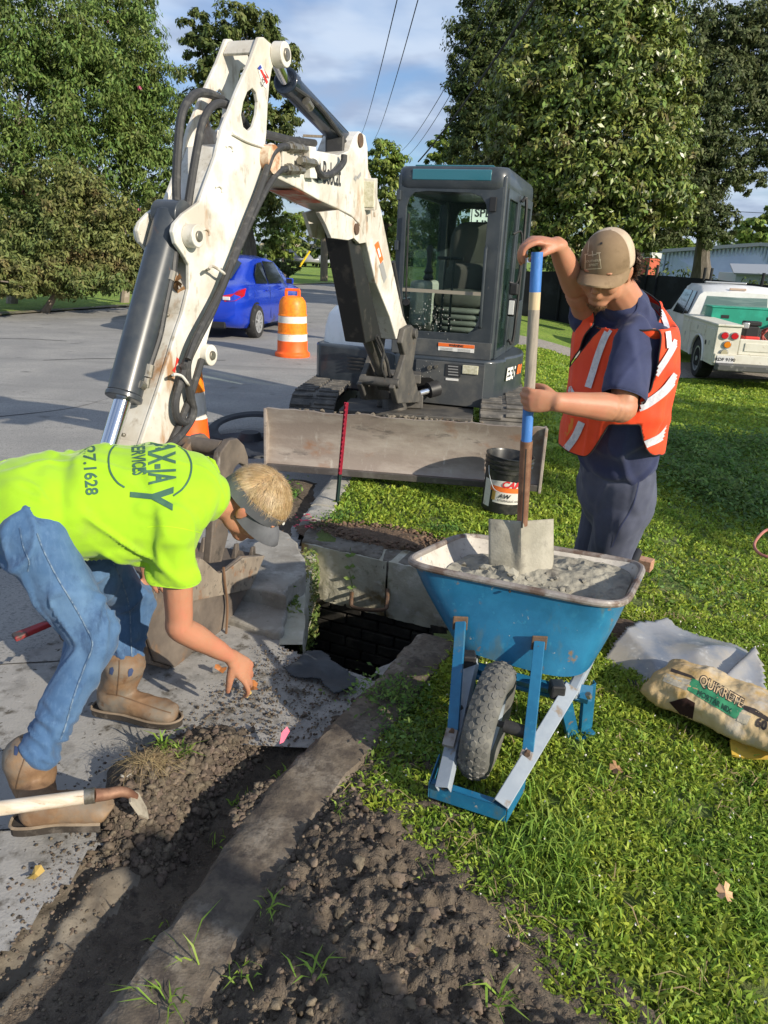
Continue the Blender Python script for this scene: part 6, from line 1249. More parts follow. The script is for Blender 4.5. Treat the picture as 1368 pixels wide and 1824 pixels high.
# ================================================================== wheelbarrow
wb_blue = mat('barrow_blue', (.010, .115, .235), .42, layers=[((.018, .165, .31), 5, .45, .65), ((.03, .20, .33), 30, .60, .72), ((.06, .13, .17), 9, .57, .68, (1, 1, .4)), ((.17, .12, .08), 22, .63, .70), ((.006, .085, .17), 3, .52, .68), ((.34, .32, .27), 34, .68, .72)], bump=[(70, .12, .002)], coat=.25)
wb_grey = mat('barrow_grey_rail', (.25, .29, .34), .5, layers=[((.32, .36, .40), 9, .45, .65), ((.22, .18, .14), 20, .60, .70)])
wb_in = mat('mortar_stained_steel', (.42, .39, .35), .8, layers=[((.52, .49, .44), 7, .42, .62), ((.20, .34, .52), 14, .64, .70), ((.27, .23, .20), 11, .60, .7), ((.26, .24, .21), 40, .58, .7)], bump=[(60, .4, .004), (200, .3, .001)])
rim_m = mat('worn_rim', (.30, .27, .25), .6, .3, layers=[((.14, .095, .075), 9, .48, .62), ((.42, .40, .37), 22, .58, .7), ((.05, .20, .40), 6, .64, .70)], bump=[(120, .3, .002)])
mortar = mat('wet_mortar', (.24, .228, .19), .7, layers=[((.33, .315, .26), 9, .42, .62), ((.13, .12, .105), 16, .52, .7)], bump=[(160, .5, .003), (40, .4, .006)])
tyre_m = mat('tyre_rubber', (.10, .098, .09), .8, layers=[((.17, .165, .15), 12, .45, .66), ((.045, .044, .042), 30, .6, .7)], bump=[(160, .2, .002)])
wbo = empty('wheelbarrow', (.55, 2.2, 0), 'blue steel wheelbarrow with grey rails, loaded with wet mortar, on the grass', 'wheelbarrow')
rA, rB, rC, rD = g(716, 1001, .565), g(1108, 1082, .55), g(1149, 1003, .46), g(826, 950, .48)
bA, bB = g(786, 1150, .31), g(1040, 1222, .285); ax1 = (rD - rA); ax2 = (rC - rB)
bD, bC = bA + ax1 * .74 + Vector((0, 0, .07)), bB + ax2 * .70 + Vector((0, 0, .08))
def tray_pt(u, v, t):
    """u left-right, v front-back in [-1,1]; t 0 rim .. 1 floor"""
    a, b = (u + 1) / 2, (v + 1) / 2; top = rA.lerp(rB, a).lerp(rD.lerp(rC, a), b); bot = bA.lerp(bB, a).lerp(bD.lerp(bC, a), b); k = t ** 1.35
    return top.lerp(bot, k) + Vector((0, 0, (top.z - bot.z) * (k - t)))
def sq(i, n, e=.30):
    a = 2 * math.pi * i / n; c, s = math.cos(a), math.sin(a); return math.copysign(abs(c) ** e, c), math.copysign(abs(s) ** e, s)
NT = 64
def tray_ring(t, k=1., e=.30): return [tray_pt(*(q * k for q in sq(i, NT, e + .25 * t)), t) for i in range(NT)]
V = []; lv = [0, .06, .15, .3, .45, .6, .75, .88, .96, 1.0]
for t in lv: V += tray_ring(t)
V += tray_ring(1., .86); V += tray_ring(1., .4); n = len(lv) + 2; o = len(V)
F = [(j * NT + i, j * NT + (i + 1) % NT, (j + 1) * NT + (i + 1) % NT, (j + 1) * NT + i) for j in range(n - 1) for i in range(NT)] + [tuple((n - 1) * NT + i for i in range(NT))]
mb = MB(); mb.add(V, F); trayo = mb.build('tray', [wb_blue, wb_in], wbo, smooth=True, recalc=False, angle=60)
md = trayo.modifiers.new('t', 'SOLIDIFY'); md.thickness = .004; md.offset = -1; md.material_offset = 1; md.material_offset_rim = 1
# orient so that the outer skin is the blue one
ctr_ = (rA + rC) / 2
f0 = trayo.data.polygons[NT * 3]; fc = trayo.matrix_basis @ f0.center
if (Vector(fc) - ctr_).dot(f0.normal) < 0: trayo.data.flip_normals()
mb = MB(); P = [p + Vector((0, 0, -.004)) for p in tray_ring(0, 1.012)]; P.append(P[0]); mb.tube(P, .0125, 10, 0, flat=1.0); mb.build('rim', rim_m, trayo, smooth=True)
mb = MB(); q = tray_pt(.05, -1, .06) ; mb.cyl(q + Vector((-.01, -.012, 0)), q + Vector((-.01, -.02, 0)), .004, .004, 10); mb.build('rim_hole', piping, trayo)
# mortar load: lumpy surface clipped to the tray
nx, ny = 150, 120; V = []; ok = {}; 
U = np.linspace(-.97, .97, nx); W = np.linspace(-.97, .97, ny); UU, WW = np.meshgrid(U, W)
lump = .03 * fbm(UU, WW, 3.5, 4, 61, .5) + .016 * (1 - np.abs(fbm(UU, WW, 6, 3, 62)) * 3) * np.clip(fbm(UU + 3, WW, 2.5, 2, 63) + .5, 0, 1) + .003 * fbm(UU, WW, 30, 2, 64)
lump = np.clip(lump, -.05, .07)
for j in range(ny):
    for i in range(nx):
        u, w = U[i], W[j]; t = .33 - .20 * float(sstep(-.2, .9, w)) * float(sstep(-1.0, .1, u)) - .13 * math.exp(-((u + .05) / .35) ** 2 - ((w + .05) / .4) ** 2); t = min(max(t, .12), .8)
        r8 = (abs(u) ** 5 + abs(w) ** 5) ** .2; s_ = min(1, .97 / max(r8, 1e-3)); p = tray_pt(u * s_ * .985, w * s_ * .985, t); V.append(p + Vector((0, 0, lump[j, i] * (1 - max(0, r8 - .75) * 3 if r8 > .75 else 1))))
F = [(j * nx + i, j * nx + i + 1, (j + 1) * nx + i + 1, (j + 1) * nx + i) for j in range(ny - 1) for i in range(nx - 1)]
mb = MB(); mb.add(V, F); mort = tag(mb.build('mortar', mortar, None, smooth=True, recalc=False), 'heap of wet grey mortar filling the blue wheelbarrow tray', 'mortar')
mb = MB()
for k in range(60):
    u, w = random.gauss(-.12, .35), random.gauss(-.15, .35)
    if abs(u) > .85 or abs(w) > .8: continue
    i, j = int((u + .97) / 1.94 * (nx - 1)), int((w + .97) / 1.94 * (ny - 1)); mb.ico(Vector(V[j * nx + i]) + Vector((0, 0, .004)), random.choice((.006, .009, .013, .02)) * random.uniform(.7, 1.2), 1, .4, k, (1, 1, .8))
lo_ = mb.build('mortar_lumps', mortar, mort, smooth=False); lo_['kind'] = 'stuff'
# frame: rails, nose, braces, legs
def channel(mb, a, b, w, h, up, th=.004):
    """folded steel strap (open U section)"""
    a, b = Vector(a), Vector(b); d = (b - a).normalized(); r_ = d.cross(Vector(up)).normalized(); u = r_.cross(d)
    prof = [(-w / 2, -h), (-w / 2, 0), (w / 2, 0), (w / 2, -h), (w / 2 - th, -h), (w / 2 - th, -th), (-w / 2 + th, -th), (-w / 2 + th, -h)]; mb.extr([a + r_ * x + u * y for x, y in prof], [b + r_ * x + u * y for x, y in prof])
nL, nR = g(786, 1402, .10), g(893, 1432, .09)
railL_e, railR_e = g(838, 1175, .30), g(1020, 1222, .28)
gripR = at(1136, 984, 3.02); 
mb = MB(); channel(mb, nL, railL_e, .042, .03, (-.5, -.6, .8)); mb.build('rail', wb_grey, wbo, bevel=.002)
mb = MB(); channel(mb, nR, railR_e, .046, .03, (-.1, -.8, .7)); mb.build('rail', wb_grey, wbo, bevel=.002)
railR_e.z -= .03; railL_e.z -= .03
mb = MB(); mb.bar(railR_e, gripR + Vector((-.05, -.1, -.02)), .038, .038); mb.build('handle', wb_grey, wbo, bevel=.008)
mb = MB(); d = (gripR - railR_e).normalized(); mb.cyl(gripR - d * .12, gripR + d * .01, .019, .018, 16); mb.build('grip', mat('grip_black', (.02, .02, .022), .6), wbo, smooth=True, bevel=.003)
gripL = gripR + (rD - rC) * .80 + Vector((0, -.1, -.12)); mb = MB(); mb.bar(railL_e, gripL, .038, .038); mb.build('handle', wb_grey, wbo, bevel=.008)
# nose guard
mb = MB(); n0, n1 = g(766, 1396, .085), g(902, 1440, .075); dd = (n1 - n0).normalized(); out_ = Vector((dd.y, -dd.x, 0)).normalized()
mb.extr([n0, n1, n1 - Vector((0, 0, .05)), n0 - Vector((0, 0, .05))], [p - out_ * .005 for p in (n0, n1, n1 - Vector((0, 0, .05)), n0 - Vector((0, 0, .05)))]); mb.extr([n0, n1, n1 - out_ * .028, n0 - out_ * .028], [p - Vector((0, 0, .004)) for p in (n0, n1, n1 - out_ * .028, n0 - out_ * .028)])
mb.extr([n1 + dd * .001, n1 - out_ * .10 + Vector((.03, 0, .035)), n1 - out_ * .10 + Vector((.03, 0, -.01)), n1 - Vector((0, 0, .05))], [q + dd * .005 for q in (n1 + dd * .001, n1 - out_ * .10 + Vector((.03, 0, .035)), n1 - out_ * .10 + Vector((.03, 0, -.01)), n1 - Vector((0, 0, .05)))])
mb.extr([n0 - dd * .001, n0 - out_ * .10 + Vector((-.0, 0, .035)), n0 - out_ * .10 + Vector((-.0, 0, -.01)), n0 - Vector((0, 0, .05))], [q - dd * .005 for q in (n0 - dd * .001, n0 - out_ * .10 + Vector((-.0, 0, .035)), n0 - out_ * .10 + Vector((-.0, 0, -.01)), n0 - Vector((0, 0, .05)))])
mb.build('nose_guard', wb_blue, wbo, bevel=.002)
# front braces
def on_tray(px, py):
    """nearest point of the front tray face under a photo pixel"""
    best = None; d = ray(px, py).normalized()
    for iu in range(-19, 20):
        for it in range(2, 19):
            p = tray_pt(iu / 20, -1, it / 20); q = (p - EYEP); e = (q - d * q.dot(d)).length
            if best is None or e < best[0]: best = (e, p)
    return best[1]
s1, s2 = on_tray(822, 1112), on_tray(957, 1143); fo = Vector((-.25, -.95, 0)) * .02
for top_, bot_ in ((s1 + fo, g(806, 1300, .20)), (s2 + fo, g(940, 1338, .17))):
    mb = MB(); channel(mb, top_ + Vector((0, 0, .02)), bot_, .034, .016, (-.3, -.95, .1), .003); mb.build('brace', wb_blue, wbo, bevel=.002)
    mb = MB(); mb.cyl(top_ + fo * .0, top_ + fo * .7, .010, .009, 6); mb.cyl(bot_ + fo * .2, bot_ + fo * .9, .010, .009, 6); mb.build('bolt', ru, wbo)
    mb = MB(); mb.box(top_ - fo * .3 + Vector((0, 0, .01)), (.05, .006, .05)); mb.build('washer_plate', ru, wbo, bevel=.003)
for a, b in ((g(806, 1300, .20), g(798, 1330, .17)), (g(940, 1338, .17), g(935, 1352, .15))): mb = MB(); mb.bar(a, b, .036, .02, up=(-.3, -.9, .2)); mb.build('brace_foot', rim_m, wbo, bevel=.002)
# cross bars and spacer blocks
mb = MB(); channel(mb, g(848, 1185, .26), g(1050, 1240, .24), .03, .03, (0, -.5, .85)); mb.build('cross_bar', wb_blue, wbo, bevel=.002)
mb = MB(); mb.cyl(g(848, 1205, .22), g(990, 1240, .20), .011, .011, 10); mb.build('cross_tube', wb_blue, wbo, smooth=True)
mb = MB(); mb.box(g(992, 1228, .27), (.045, .05, .05)); mb.build('spacer_block', black_st, wbo, bevel=.006); mb = MB(); mb.box(g(835, 1175, .30), (.045, .05, .05)); mb.build('spacer_block', black_st, wbo, bevel=.006)
# rear legs: folded straps with a shoe
for (a, b, c) in ((g(1003, 1225, .27), g(1022, 1312, .0), g(1040, 1222, .27)), (g(1052, 1222, .26), g(1045, 1300, .03), g(1058, 1235, .25))):
    mb = MB(); channel(mb, a, b, .045, .018, (.3, -.9, .1), .003); mb.build('leg', wb_blue, wbo, bevel=.002)
mb = MB(); channel(mb, g(1022, 1314, -.0), g(1052, 1296, .02), .05, .02, (0, -.2, 1), .003); mb.build('leg_shoe', wb_blue, wbo, bevel=.002)
mb = MB(); channel(mb, g(830, 1190, .27), g(858, 1290, .0), .04, .016, (.3, -.9, .1), .003); mb.build('leg', wb_blue, wbo, bevel=.002)
mb = MB(); mb.bar(g(1000, 1228, .25), g(1055, 1236, .24), .05, .004, up=(0, -.9, .4)); mb.build('leg_bracket', wb_blue, wbo); mb = MB(); mb.cyl(g(1047, 1236, .265), g(1047, 1236, .25) + Vector((0, -.02, 0)), .01, .01, 6); mb.build('bolt', fit, wbo)
# wheel with lugged tyre
WC = at(866, 1315, 1.965); WA = Vector((.90, -.36, -.07)).normalized(); wx = WA; wz = (Vector((0, 0, 1)) - WA * WA.z).normalized(); wy = wz.cross(wx)
WR = .185; WM = Matrix((wy, wz, wx)).transposed().to_4x4(); WC.z = WR + .012; WM.translation = WC
mb = MB(); n = 56; tp = [( .100, -.030), (.125, -.044), (.150, -.046), (.170, -.036), (.180, -.020), (.184, 0), (.180, .020), (.170, .036), (.150, .046), (.125, .044), (.100, .030)]
mb.lathe(tp + [tp[0]], n, WM); wheel = mb.build('wheel', tyre_m, wbo, smooth=True, angle=60)
lug = MB(); k = 0
for i in range(34):
    for j, (r_, z_, h_) in enumerate(((.1845, 0, 1), (.1795, -.020, .9), (.1795, .020, .9), (.1695, -.035, .7), (.1695, .035, .7))):
        a = 2 * math.pi * (i + (.5 if j in (1, 2) else 0)) / 34; w = .0125; c = Vector((r_ * math.cos(a), r_ * math.sin(a), z_)); t_ = Vector((-math.sin(a), math.cos(a), 0)); nr_ = Vector((math.cos(a), math.sin(a), z_ * 14)).normalized(); b_ = t_.cross(nr_)
        hexa = [(w * math.cos(q) * 1.0, .0098 * math.sin(q)) for q in (0, 1.05, 2.09, 3.14, 4.19, 5.24)]; lug.add([WM @ (c + t_ * x + b_ * y - nr_ * .002) for x, y in hexa] + [WM @ (c + t_ * x * .86 + b_ * y * .86 + nr_ * .0022) for x, y in hexa], [tuple(range(6, 12))] + [(q, (q + 1) % 6, 6 + (q + 1) % 6, 6 + q) for q in range(6)])
lo = lug.build('tread_lugs', tyre_m, wheel); lo['kind'] = 'stuff'
mb = MB(); mb.lathe([(.10, -.028), (.094, -.030), (.090, -.020), (.045, -.014), (.03, -.02), (.03, .02), (.045, .014), (.090, .020), (.094, .030), (.10, .028)], 32, WM); mb.build('rim', wb_grey, wheel, smooth=True, angle=40)
mb = MB(); mb.cyl(WC - WA * .11, WC + WA * .13, .010, .010, 10); mb.cyl(WC - WA * .095, WC - WA * .05, .021, .021, 14); mb.cyl(WC + WA * .05, WC + WA * .12, .021, .021, 14); mb.build('axle', black_st, wheel, smooth=True, bevel=.002)
# ================================================================== the shovel held upright
wood_g = mat('weathered_handle', (.26, .225, .19), .75, layers=[((.36, .31, .25), 20, .42, .62, (6, 6, .5)), ((.15, .13, .115), 30, .55, .7, (6, 6, .4))]); wood_l = mat('bare_wood', (.55, .43, .27), .7, layers=[((.42, .32, .2), 25, .45, .65, (6, 6, .5))])
blue_h = mat('blue_handle_paint', (.045, .16, .46), .55, layers=[((.07, .22, .58), 20, .45, .65, (3, 3, .6)), ((.40, .36, .30), 26, .66, .70, (3, 3, .6))]); copper = mat('rusty_socket', (.20, .10, .065), .55, .4, layers=[((.30, .17, .11), 16, .45, .65), ((.12, .07, .05), 30, .6, .7)])
blade_c = mat('mortar_crusted_blade', (.27, .255, .205), .75, layers=[((.36, .34, .28), 9, .42, .62), ((.22, .205, .17), 14, .56, .7)], bump=[(120, .5, .003), (24, .3, .006)])
sh1 = empty('shovel', at(925, 1020, 2.5), 'long shovel with scuffed blue handle, its square blade standing in the mortar', 'shovel')
H0, H1 = at(957, 449, 2.50), at(937, 800, 2.50)
for t0, t1, m in ((0, .19, blue_h), (.19, .275, wood_l), (.275, .69, wood_g), (.69, 1.0, blue_h)):
    mb = MB(); mb.cyl(H0.lerp(H1, t0), H0.lerp(H1, t1), .0185, .0185, 18, caps=t0 == 0 or t1 == 1); mb.build('handle', m, sh1, smooth=True, angle=50)
S0, S1 = at(938, 785, 2.50), at(930, 935, 2.525)
mb = MB(); mb.cyl(S0, S1, .0215, .0195, 18); mb.build('socket', copper, sh1, smooth=True, angle=50); mb = MB(); mb.bar(at(937, 800, 2.474), at(930, 940, 2.498), .004, .006, up=(0, -1, 0)); mb.build('socket_seam', piping, sh1)
# dished blade
def blade_pt(x, y): 
    f = (y - 925) / 115; xc = 928 + 0 * f; u = (x - xc) / 57
    return at(x, y, 2.535 - .045 * f + .032 * u * u - .030 * math.exp(-(u / .16) ** 2) * max(0, 1 - f * .9))
V = []; nx, ny = 28, 18
for j in range(ny + 1):
    f = j / ny; y = 925 + f * 118; hw_ = 57 * (1 - .0 * f) if f < .6 else 57 * math.sqrt(max(.02, 1 - ((f - .6) / .46) ** 2))
    for i in range(nx + 1): u = i / nx * 2 - 1; V.append(blade_pt(928 + u * hw_, y + (3 - 4 * abs(u)) * (1 - f)))
F = [(j * (nx + 1) + i, j * (nx + 1) + i + 1, (j + 1) * (nx + 1) + i + 1, (j + 1) * (nx + 1) + i) for j in range(ny) for i in range(nx)]
mb = MB(); mb.add(V, F); bo = mb.build('blade', blade_c, sh1, smooth=True); md = bo.modifiers.new('t', 'SOLIDIFY'); md.thickness = .004
mb = MB(); mb.add([blade_pt(921, 930) + Vector((0, -.006, 0)), blade_pt(938, 930) + Vector((0, -.006, 0)), blade_pt(937, 952) + Vector((0, -.005, 0)), blade_pt(931, 978) + Vector((0, -.004, 0)), blade_pt(924, 955) + Vector((0, -.005, 0))], [(0, 1, 2, 3, 4)]); mb.build('socket_mouth', copper, sh1)
# ================================================================== second shovel on the ground at the left
whit = mat('whitish_handle', (.52, .42, .31), .7, layers=[((.62, .55, .46), 12, .42, .62, (.6, 4, 4)), ((.36, .26, .17), 30, .6, .7, (.6, 4, 4))])
sh2 = empty('shovel', g(200, 1425, 0), 'short-handled shovel with worn whitish shaft lying against the front boot', 'shovel')
a, b = at(-60, 1448, 1.52), at(166, 1417, 1.60); c = at(226, 1411, 1.66)
mb = MB(); mb.cyl(a, b, .0195, .0185, 16); mb.build('handle', whit, sh2, smooth=True, angle=50); mb = MB(); mb.cyl(b - (b - a).normalized() * .02, b + (b - a).normalized() * .005, .0205, .0205, 16); mb.build('collar', fit, sh2, smooth=True)
mb = MB(); mb.tube([b, b.lerp(c, .4), b.lerp(c, .75) + Vector((0, 0, .004)), c + Vector((0, 0, -.002)), at(240, 1420, 1.68)], lambda t: .018 - .006 * t, 12, 5); mb.build('neck', copper, sh2, smooth=True)
mb = MB(); P = [at(228, 1408, 1.68), at(244, 1414, 1.70), at(258, 1440, 1.69), at(262, 1460, 1.66), at(246, 1452, 1.64), at(230, 1430, 1.64)]; mb.add(P, [tuple(range(6))]); o = mb.build('blade', mat('pale_steel', (.42, .38, .30), .6, .2, layers=[((.20, .16, .12), 20, .5, .7)]), sh2); md = o.modifiers.new('t', 'SOLIDIFY'); md.thickness = .006
# red painted bar by the bucket
mb = MB(); a, b = g(24, 1136, .03), g(98, 1106, .05); mb.bar(a, b, .05, .022, w2=.035); q = tag(mb.build('pry_bar', mat('red_tool', (.30, .02, .025), .6, layers=[((.06, .045, .04), 14, .50, .60)]), bevel=.006), 'red painted steel bar lying on the asphalt behind the bending man', 'tool')
# steel stake
stp = empty('stake', g(600, 902, 0), 'thin steel stake, red above and dark green below, standing in front of the dozer blade', 'stake')
a, b = g(600, 902, -.02), at(617, 717, 4.40); m_ = a.lerp(b, .33)
stm = mat('red_stake', (.34, .015, .04), .6, layers=[((.18, .012, .03), 20, .5, .7)]); 
mb = MB(); mb.bar(m_, b, .026, .008, up=(0, -1, 0)); mb.bar(m_ + Vector((0, -.008, 0)), b + Vector((0, -.008, 0)), .006, .016, up=(0, -1, 0)); mb.build('upper_post', stm, stp, bevel=.002)
mb = MB(); mb.bar(a, m_, .026, .008, up=(0, -1, 0)); mb.bar(a + Vector((0, -.008, 0)), m_ + Vector((0, -.008, 0)), .006, .016, up=(0, -1, 0)); mb.build('lower_post', mat('green_post', (.02, .045, .04), .6), stp, bevel=.002)
mb = MB()
for k in range(16): p = m_.lerp(b, (k + .5) / 16); mb.box(p + Vector((0, -.016, 0)), (.012, .006, .012))
mb.build('stud', stm, stp)
# ================================================================== oil pail
pail = empty('pail', g(892, 905, 0), 'black plastic oil pail with orange and white label standing on the grass', 'pail')
blk = mat('black_plastic', (.018, .019, .020), .35, layers=[((.07, .068, .06), 8, .52, .7)], coat=.1)
PB = g(892, 906, 0); tilt = Matrix.Rotation(R(4.5), 4, 'Y'); PM_ = Matrix.Translation(PB) @ tilt
mb = MB(); mb.lathe([(0, .006), (.125, .0), (.132, .006), (.135, .10), (.143, .27), (.150, .272), (.151, .282), (.145, .286), (.146, .302), (.154, .304), (.155, .314), (.148, .318), (.149, .332), (.156, .334), (.157, .344), (.150, .348), (.150, .362), (.157, .366), (.157, .372), (.149, .373), (.142, .36), (.130, .02), (0, .012)], 48, PM_); bod = mb.build('bucket_wall', blk, pail, smooth=True, angle=40)
def pail_patch(name, a0, a1, z0, z1, m, off, wav=0.):
    mb = MB(); V = []; nA, nZ = 24, 6
    for j in range(nZ + 1):
        for i in range(nA + 1):
            a = R(a0 + (a1 - a0) * i / nA); zt = z1 + wav * math.sin(math.pi * i / nA); z = z0 + (zt - z0) * j / nZ; r_ = .135 + (z - .10) / .17 * .008 + off; r_ = max(r_, .133 + off); V.append(PM_ @ Vector((r_ * math.cos(a), r_ * math.sin(a), z)))
    mb.add(V, [(j * (nA + 1) + i, j * (nA + 1) + i + 1, (j + 1) * (nA + 1) + i + 1, (j + 1) * (nA + 1) + i) for j in range(nZ) for i in range(nA)]); mb.build(name, m, bod, smooth=True, recalc=False)
wl = mat('label_white', (.62, .60, .55), .5, layers=[((.45, .42, .38), 20, .55, .7)]); lab_o = mat('label_orange', (.75, .16, .03), .5)
pail_patch('label', 232, 310, .075, .155, wl, .0015); pail_patch('label', 222, 310, .185, .215, wl, .0015, .012); pail_patch('label_band', 220, 312, .152, .186, lab_o, .002); pail_patch('label', 196, 222, .035, .215, wl, .0012); pail_patch('label_picture', 228, 238, .09, .15, mat('label_gold', (.45, .28, .06), .6), .0025)
def pail_text(txt, a, z, s, m, bold=.02, shear=0.):
    V_, F_ = text_mesh(txt, s, bold * s, shear, cut=s * .3); mb = MB(); mb.add([PM_ @ Vector(((.1405 + (z + v.y - .1) / .17 * .008) * math.cos(R(a) + v.x / .14), (.1405 + (z + v.y - .1) / .17 * .008) * math.sin(R(a) + v.x / .14), z + v.y)) for v in V_], F_); mb.build('label_lettering', m, bod, recalc=False)
pail_text('CAM', 276, .205, .058, mat('label_red', (.60, .03, .04), .5), .03, .3); pail_text('AW', 262, .125, .042, dark_d, .02, .2); pail_text('HYDRAULIC OIL', 276, .097, .020, dark_d, .01)
mb = MB(); mb.tube([PM_ @ Vector((.152 * math.cos(R(a)), .152 * math.sin(R(a)), z)) for a, z in ((205, .30), (214, .24), (232, .17), (252, .15))] , .0028, 6, 6); mb.build('bail', mat('wire', (.6, .6, .6), .4, .6), bod, smooth=True)
# ================================================================== mortar bag
kraft = mat('kraft_paper', (.46, .32, .15), .78, layers=[((.56, .43, .24), 5, .42, .62), ((.42, .40, .36), 5, .54, .68), ((.42, .27, .09), 9, .58, .7)], bump=[(26, .5, .01), (120, .2, .002)])
bagc = g(1300, 1262, .06); bx = (g(1395, 1300, .05) - g(1185, 1212, .05)).normalized(); by = Vector((-bx.y, bx.x, 0)); bz = Vector((0, 0, 1))
bg_ = MB(); V = []; nu, nv = 60, 36
for j in range(nv):
    for i in range(nu + 1):
        t = i / nu * 2 - 1; a = 2 * math.pi * j / nv; pr = (1 - abs(t) ** 5) ** .45 if abs(t) < 1 else 0; ww = .158 * (.92 + .08 * pr); hh = .070 * max(pr, .14)
        y = math.copysign(abs(math.cos(a)) ** .75, math.cos(a)) * ww; z = math.copysign(abs(math.sin(a)) ** .8, math.sin(a)) * hh; z = z if z > 0 else z * .7
        V.append(bagc + bx * (t * .275) + by * y + bz * (z + .005))
F = [(j * (nu + 1) + i, j * (nu + 1) + i + 1, ((j + 1) % nv) * (nu + 1) + i + 1, ((j + 1) % nv) * (nu + 1) + i) for j in range(nv) for i in range(nu)]
bg_.add(V, F); bg_.add([V[j * (nu + 1)] for j in range(nv)], [tuple(range(nv))]); bg_.add([V[j * (nu + 1) + nu] for j in range(nv)], [tuple(range(nv))[::-1]])
me = bpy.data.meshes.new('bag'); me.from_pydata(bg_.v, [], bg_.f); bm = bmesh.new(); bm.from_mesh(me); bmesh.ops.remove_doubles(bm, verts=bm.verts, dist=.0005); bmesh.ops.recalc_face_normals(bm, faces=bm.faces); bmesh.ops.subdivide_edges(bm, edges=bm.edges[:], cuts=1, smooth=.6, use_grid_fill=True); bm.to_mesh(me); bm.free()
displace(me, lambda co, no: no * ((1 - np.abs(fbm((co[:, 0] * bx.x + co[:, 1] * bx.y) * 6, (co[:, 0] * by.x + co[:, 1] * by.y) * 8 + co[:, 2] * 9, 1, 3, 71, .45)) * 3) * .009 + .004 * fbm(co[:, 0] * 50, co[:, 1] * 50, 1, 3, 72))[:, None])
bag = tag(link('mortar_bag', me, kraft, None, True, center=False), 'torn tan paper bag of mortar mix lying half on the crumpled metal sheet', 'bag'); bbv = bvh_of(me)
gb = mat('bag_green', (.03, .22, .10), .7, layers=[((.05, .28, .13), 10, .45, .65)]); bk_ = mat('bag_black', (.04, .03, .025), .7); bgb = mat('bag_grey_print', (.34, .31, .25), .7, layers=[((.48, .42, .30), 60, .48, .55)])
px_poly('green_band', [(1233, 1208), (1241, 1211), (1325, 1262), (1310, 1281), (1224, 1229)], bbv, gb, bag, .0015); px_poly('dark_stripe', [(1196, 1190), (1232, 1203), (1240, 1210), (1194, 1196)], bbv, bk_, bag, .0015); px_poly('dark_stripe', [(1326, 1256), (1345, 1262), (1372, 1280), (1372, 1287), (1322, 1262)], bbv, bk_, bag, .0015)
px_poly('print_block', [(1186, 1199), (1232, 1212), (1222, 1230), (1180, 1213)], bbv, bgb, bag, .0012); px_poly('bar_code', [(1318, 1268), (1338, 1276), (1330, 1292), (1312, 1284)], bbv, bgb, bag, .0015)
px_text('bag_outline', 'QUIKRETE', (1285, 1232), (.86, .50), (.30, -.95), bbv, bk_, bag, 24, .075, off=.002, cut=.2, sx=.80); px_text('bag_lettering', 'QUIKRETE', (1285, 1232), (.86, .50), (.30, -.95), bbv, mat('bag_cream', (.62, .45, .25), .7), bag, 23.5, .005, off=.0032, cut=.2, sx=.82)
px_text('bag_lettering', 'MORTAR MIX', (1272, 1250), (.86, .50), (.3, -.95), bbv, mat('bag_dark_green', (.012, .06, .035), .7), bag, 13.5, .03, off=.0025, cut=.25, sx=.85); px_text('bag_lettering', '60', (1356, 1290), (.86, .45), (.3, -.95), bbv, bk_, bag, 22, .05, off=.002, cut=.25)
px_poly('torn_hole', [(1192, 1251), (1208, 1246), (1222, 1243), (1238, 1252), (1236, 1266), (1233, 1284), (1214, 1276), (1202, 1262)], bbv, mat('bag_inside', (.025, .008, .005), .95), bag, .0022, 3)
mb = MB(); P = [(1300, 1318, .02), (1368, 1282, .06), (1420, 1300, .06), (1420, 1352, .01), (1330, 1350, .0), (1304, 1345, .0)]; mb.add([g(*p) for p in P], [tuple(range(6))]); o = mb.build('folded_flap', mat('bag_yellow', (.58, .38, .05), .75, layers=[((.50, .33, .10), 14, .5, .7)]), bag); md = o.modifiers.new('t', 'SOLIDIFY'); md.thickness = .008; md.offset = 1
# ================================================================== crumpled metal sheet
shm = mat('dusty_galvanised', (.38, .385, .40), .42, .4, layers=[((.44, .41, .36), 4, .42, .6), ((.25, .28, .33), 5, .48, .64), ((.60, .60, .58), 14, .6, .72)], bump=[(9, .25, .02), (60, .15, .004)], rough2=.6)
SHP = [(1078, 1168), (1100, 1150), (1135, 1121), (1168, 1118), (1180, 1107), (1195, 1110), (1205, 1120), (1250, 1133), (1300, 1150), (1335, 1168), (1356, 1205), (1362, 1240), (1345, 1290), (1280, 1300), (1180, 1243), (1118, 1219), (1094, 1190)]
poly = [tuple(g(x, y, .03)[:2]) for x, y in SHP]; xs = [p[0] for p in poly]; ys = [p[1] for p in poly]
cA_, cB_ = g(1330, 1175, .05), g(1255, 1235, .05)
def sheet_z(x, y):
    q1, q2 = g(1078, 1168, 0), g(1190, 1205, 0); d = np.array([q2.x - q1.x, q2.y - q1.y]); d /= np.linalg.norm(d); t = (x - q1.x) * -d[1] + (y - q1.y) * d[0]
    edge = np.where(t < .0, .055 + t * .55, .055 + .02 * np.sin(t * 9))
    d2 = np.array([cB_.x - cA_.x, cB_.y - cA_.y]); d2 /= np.linalg.norm(d2); t2 = (x - cA_.x) * -d2[1] + (y - cA_.y) * d2[0]
    return edge + .022 * np.exp(-(t2 / .05) ** 2) * np.sign(t2) * sstep(.5, .1, np.abs((x - cA_.x) * d2[0] + (y - cA_.y) * d2[1] - .1)) + .014 * fbm(x, y, 3.5, 3, 81) + .045 * (.3 - np.abs(fbm(x, y, 4.2, 1, 83)))
o = grid_mesh('metal_sheet', np.arange(min(xs), max(xs), .012), np.arange(min(ys), max(ys), .012), sheet_z, shm, cut=lambda x, y: ~inside(x, y, poly), kind=None)
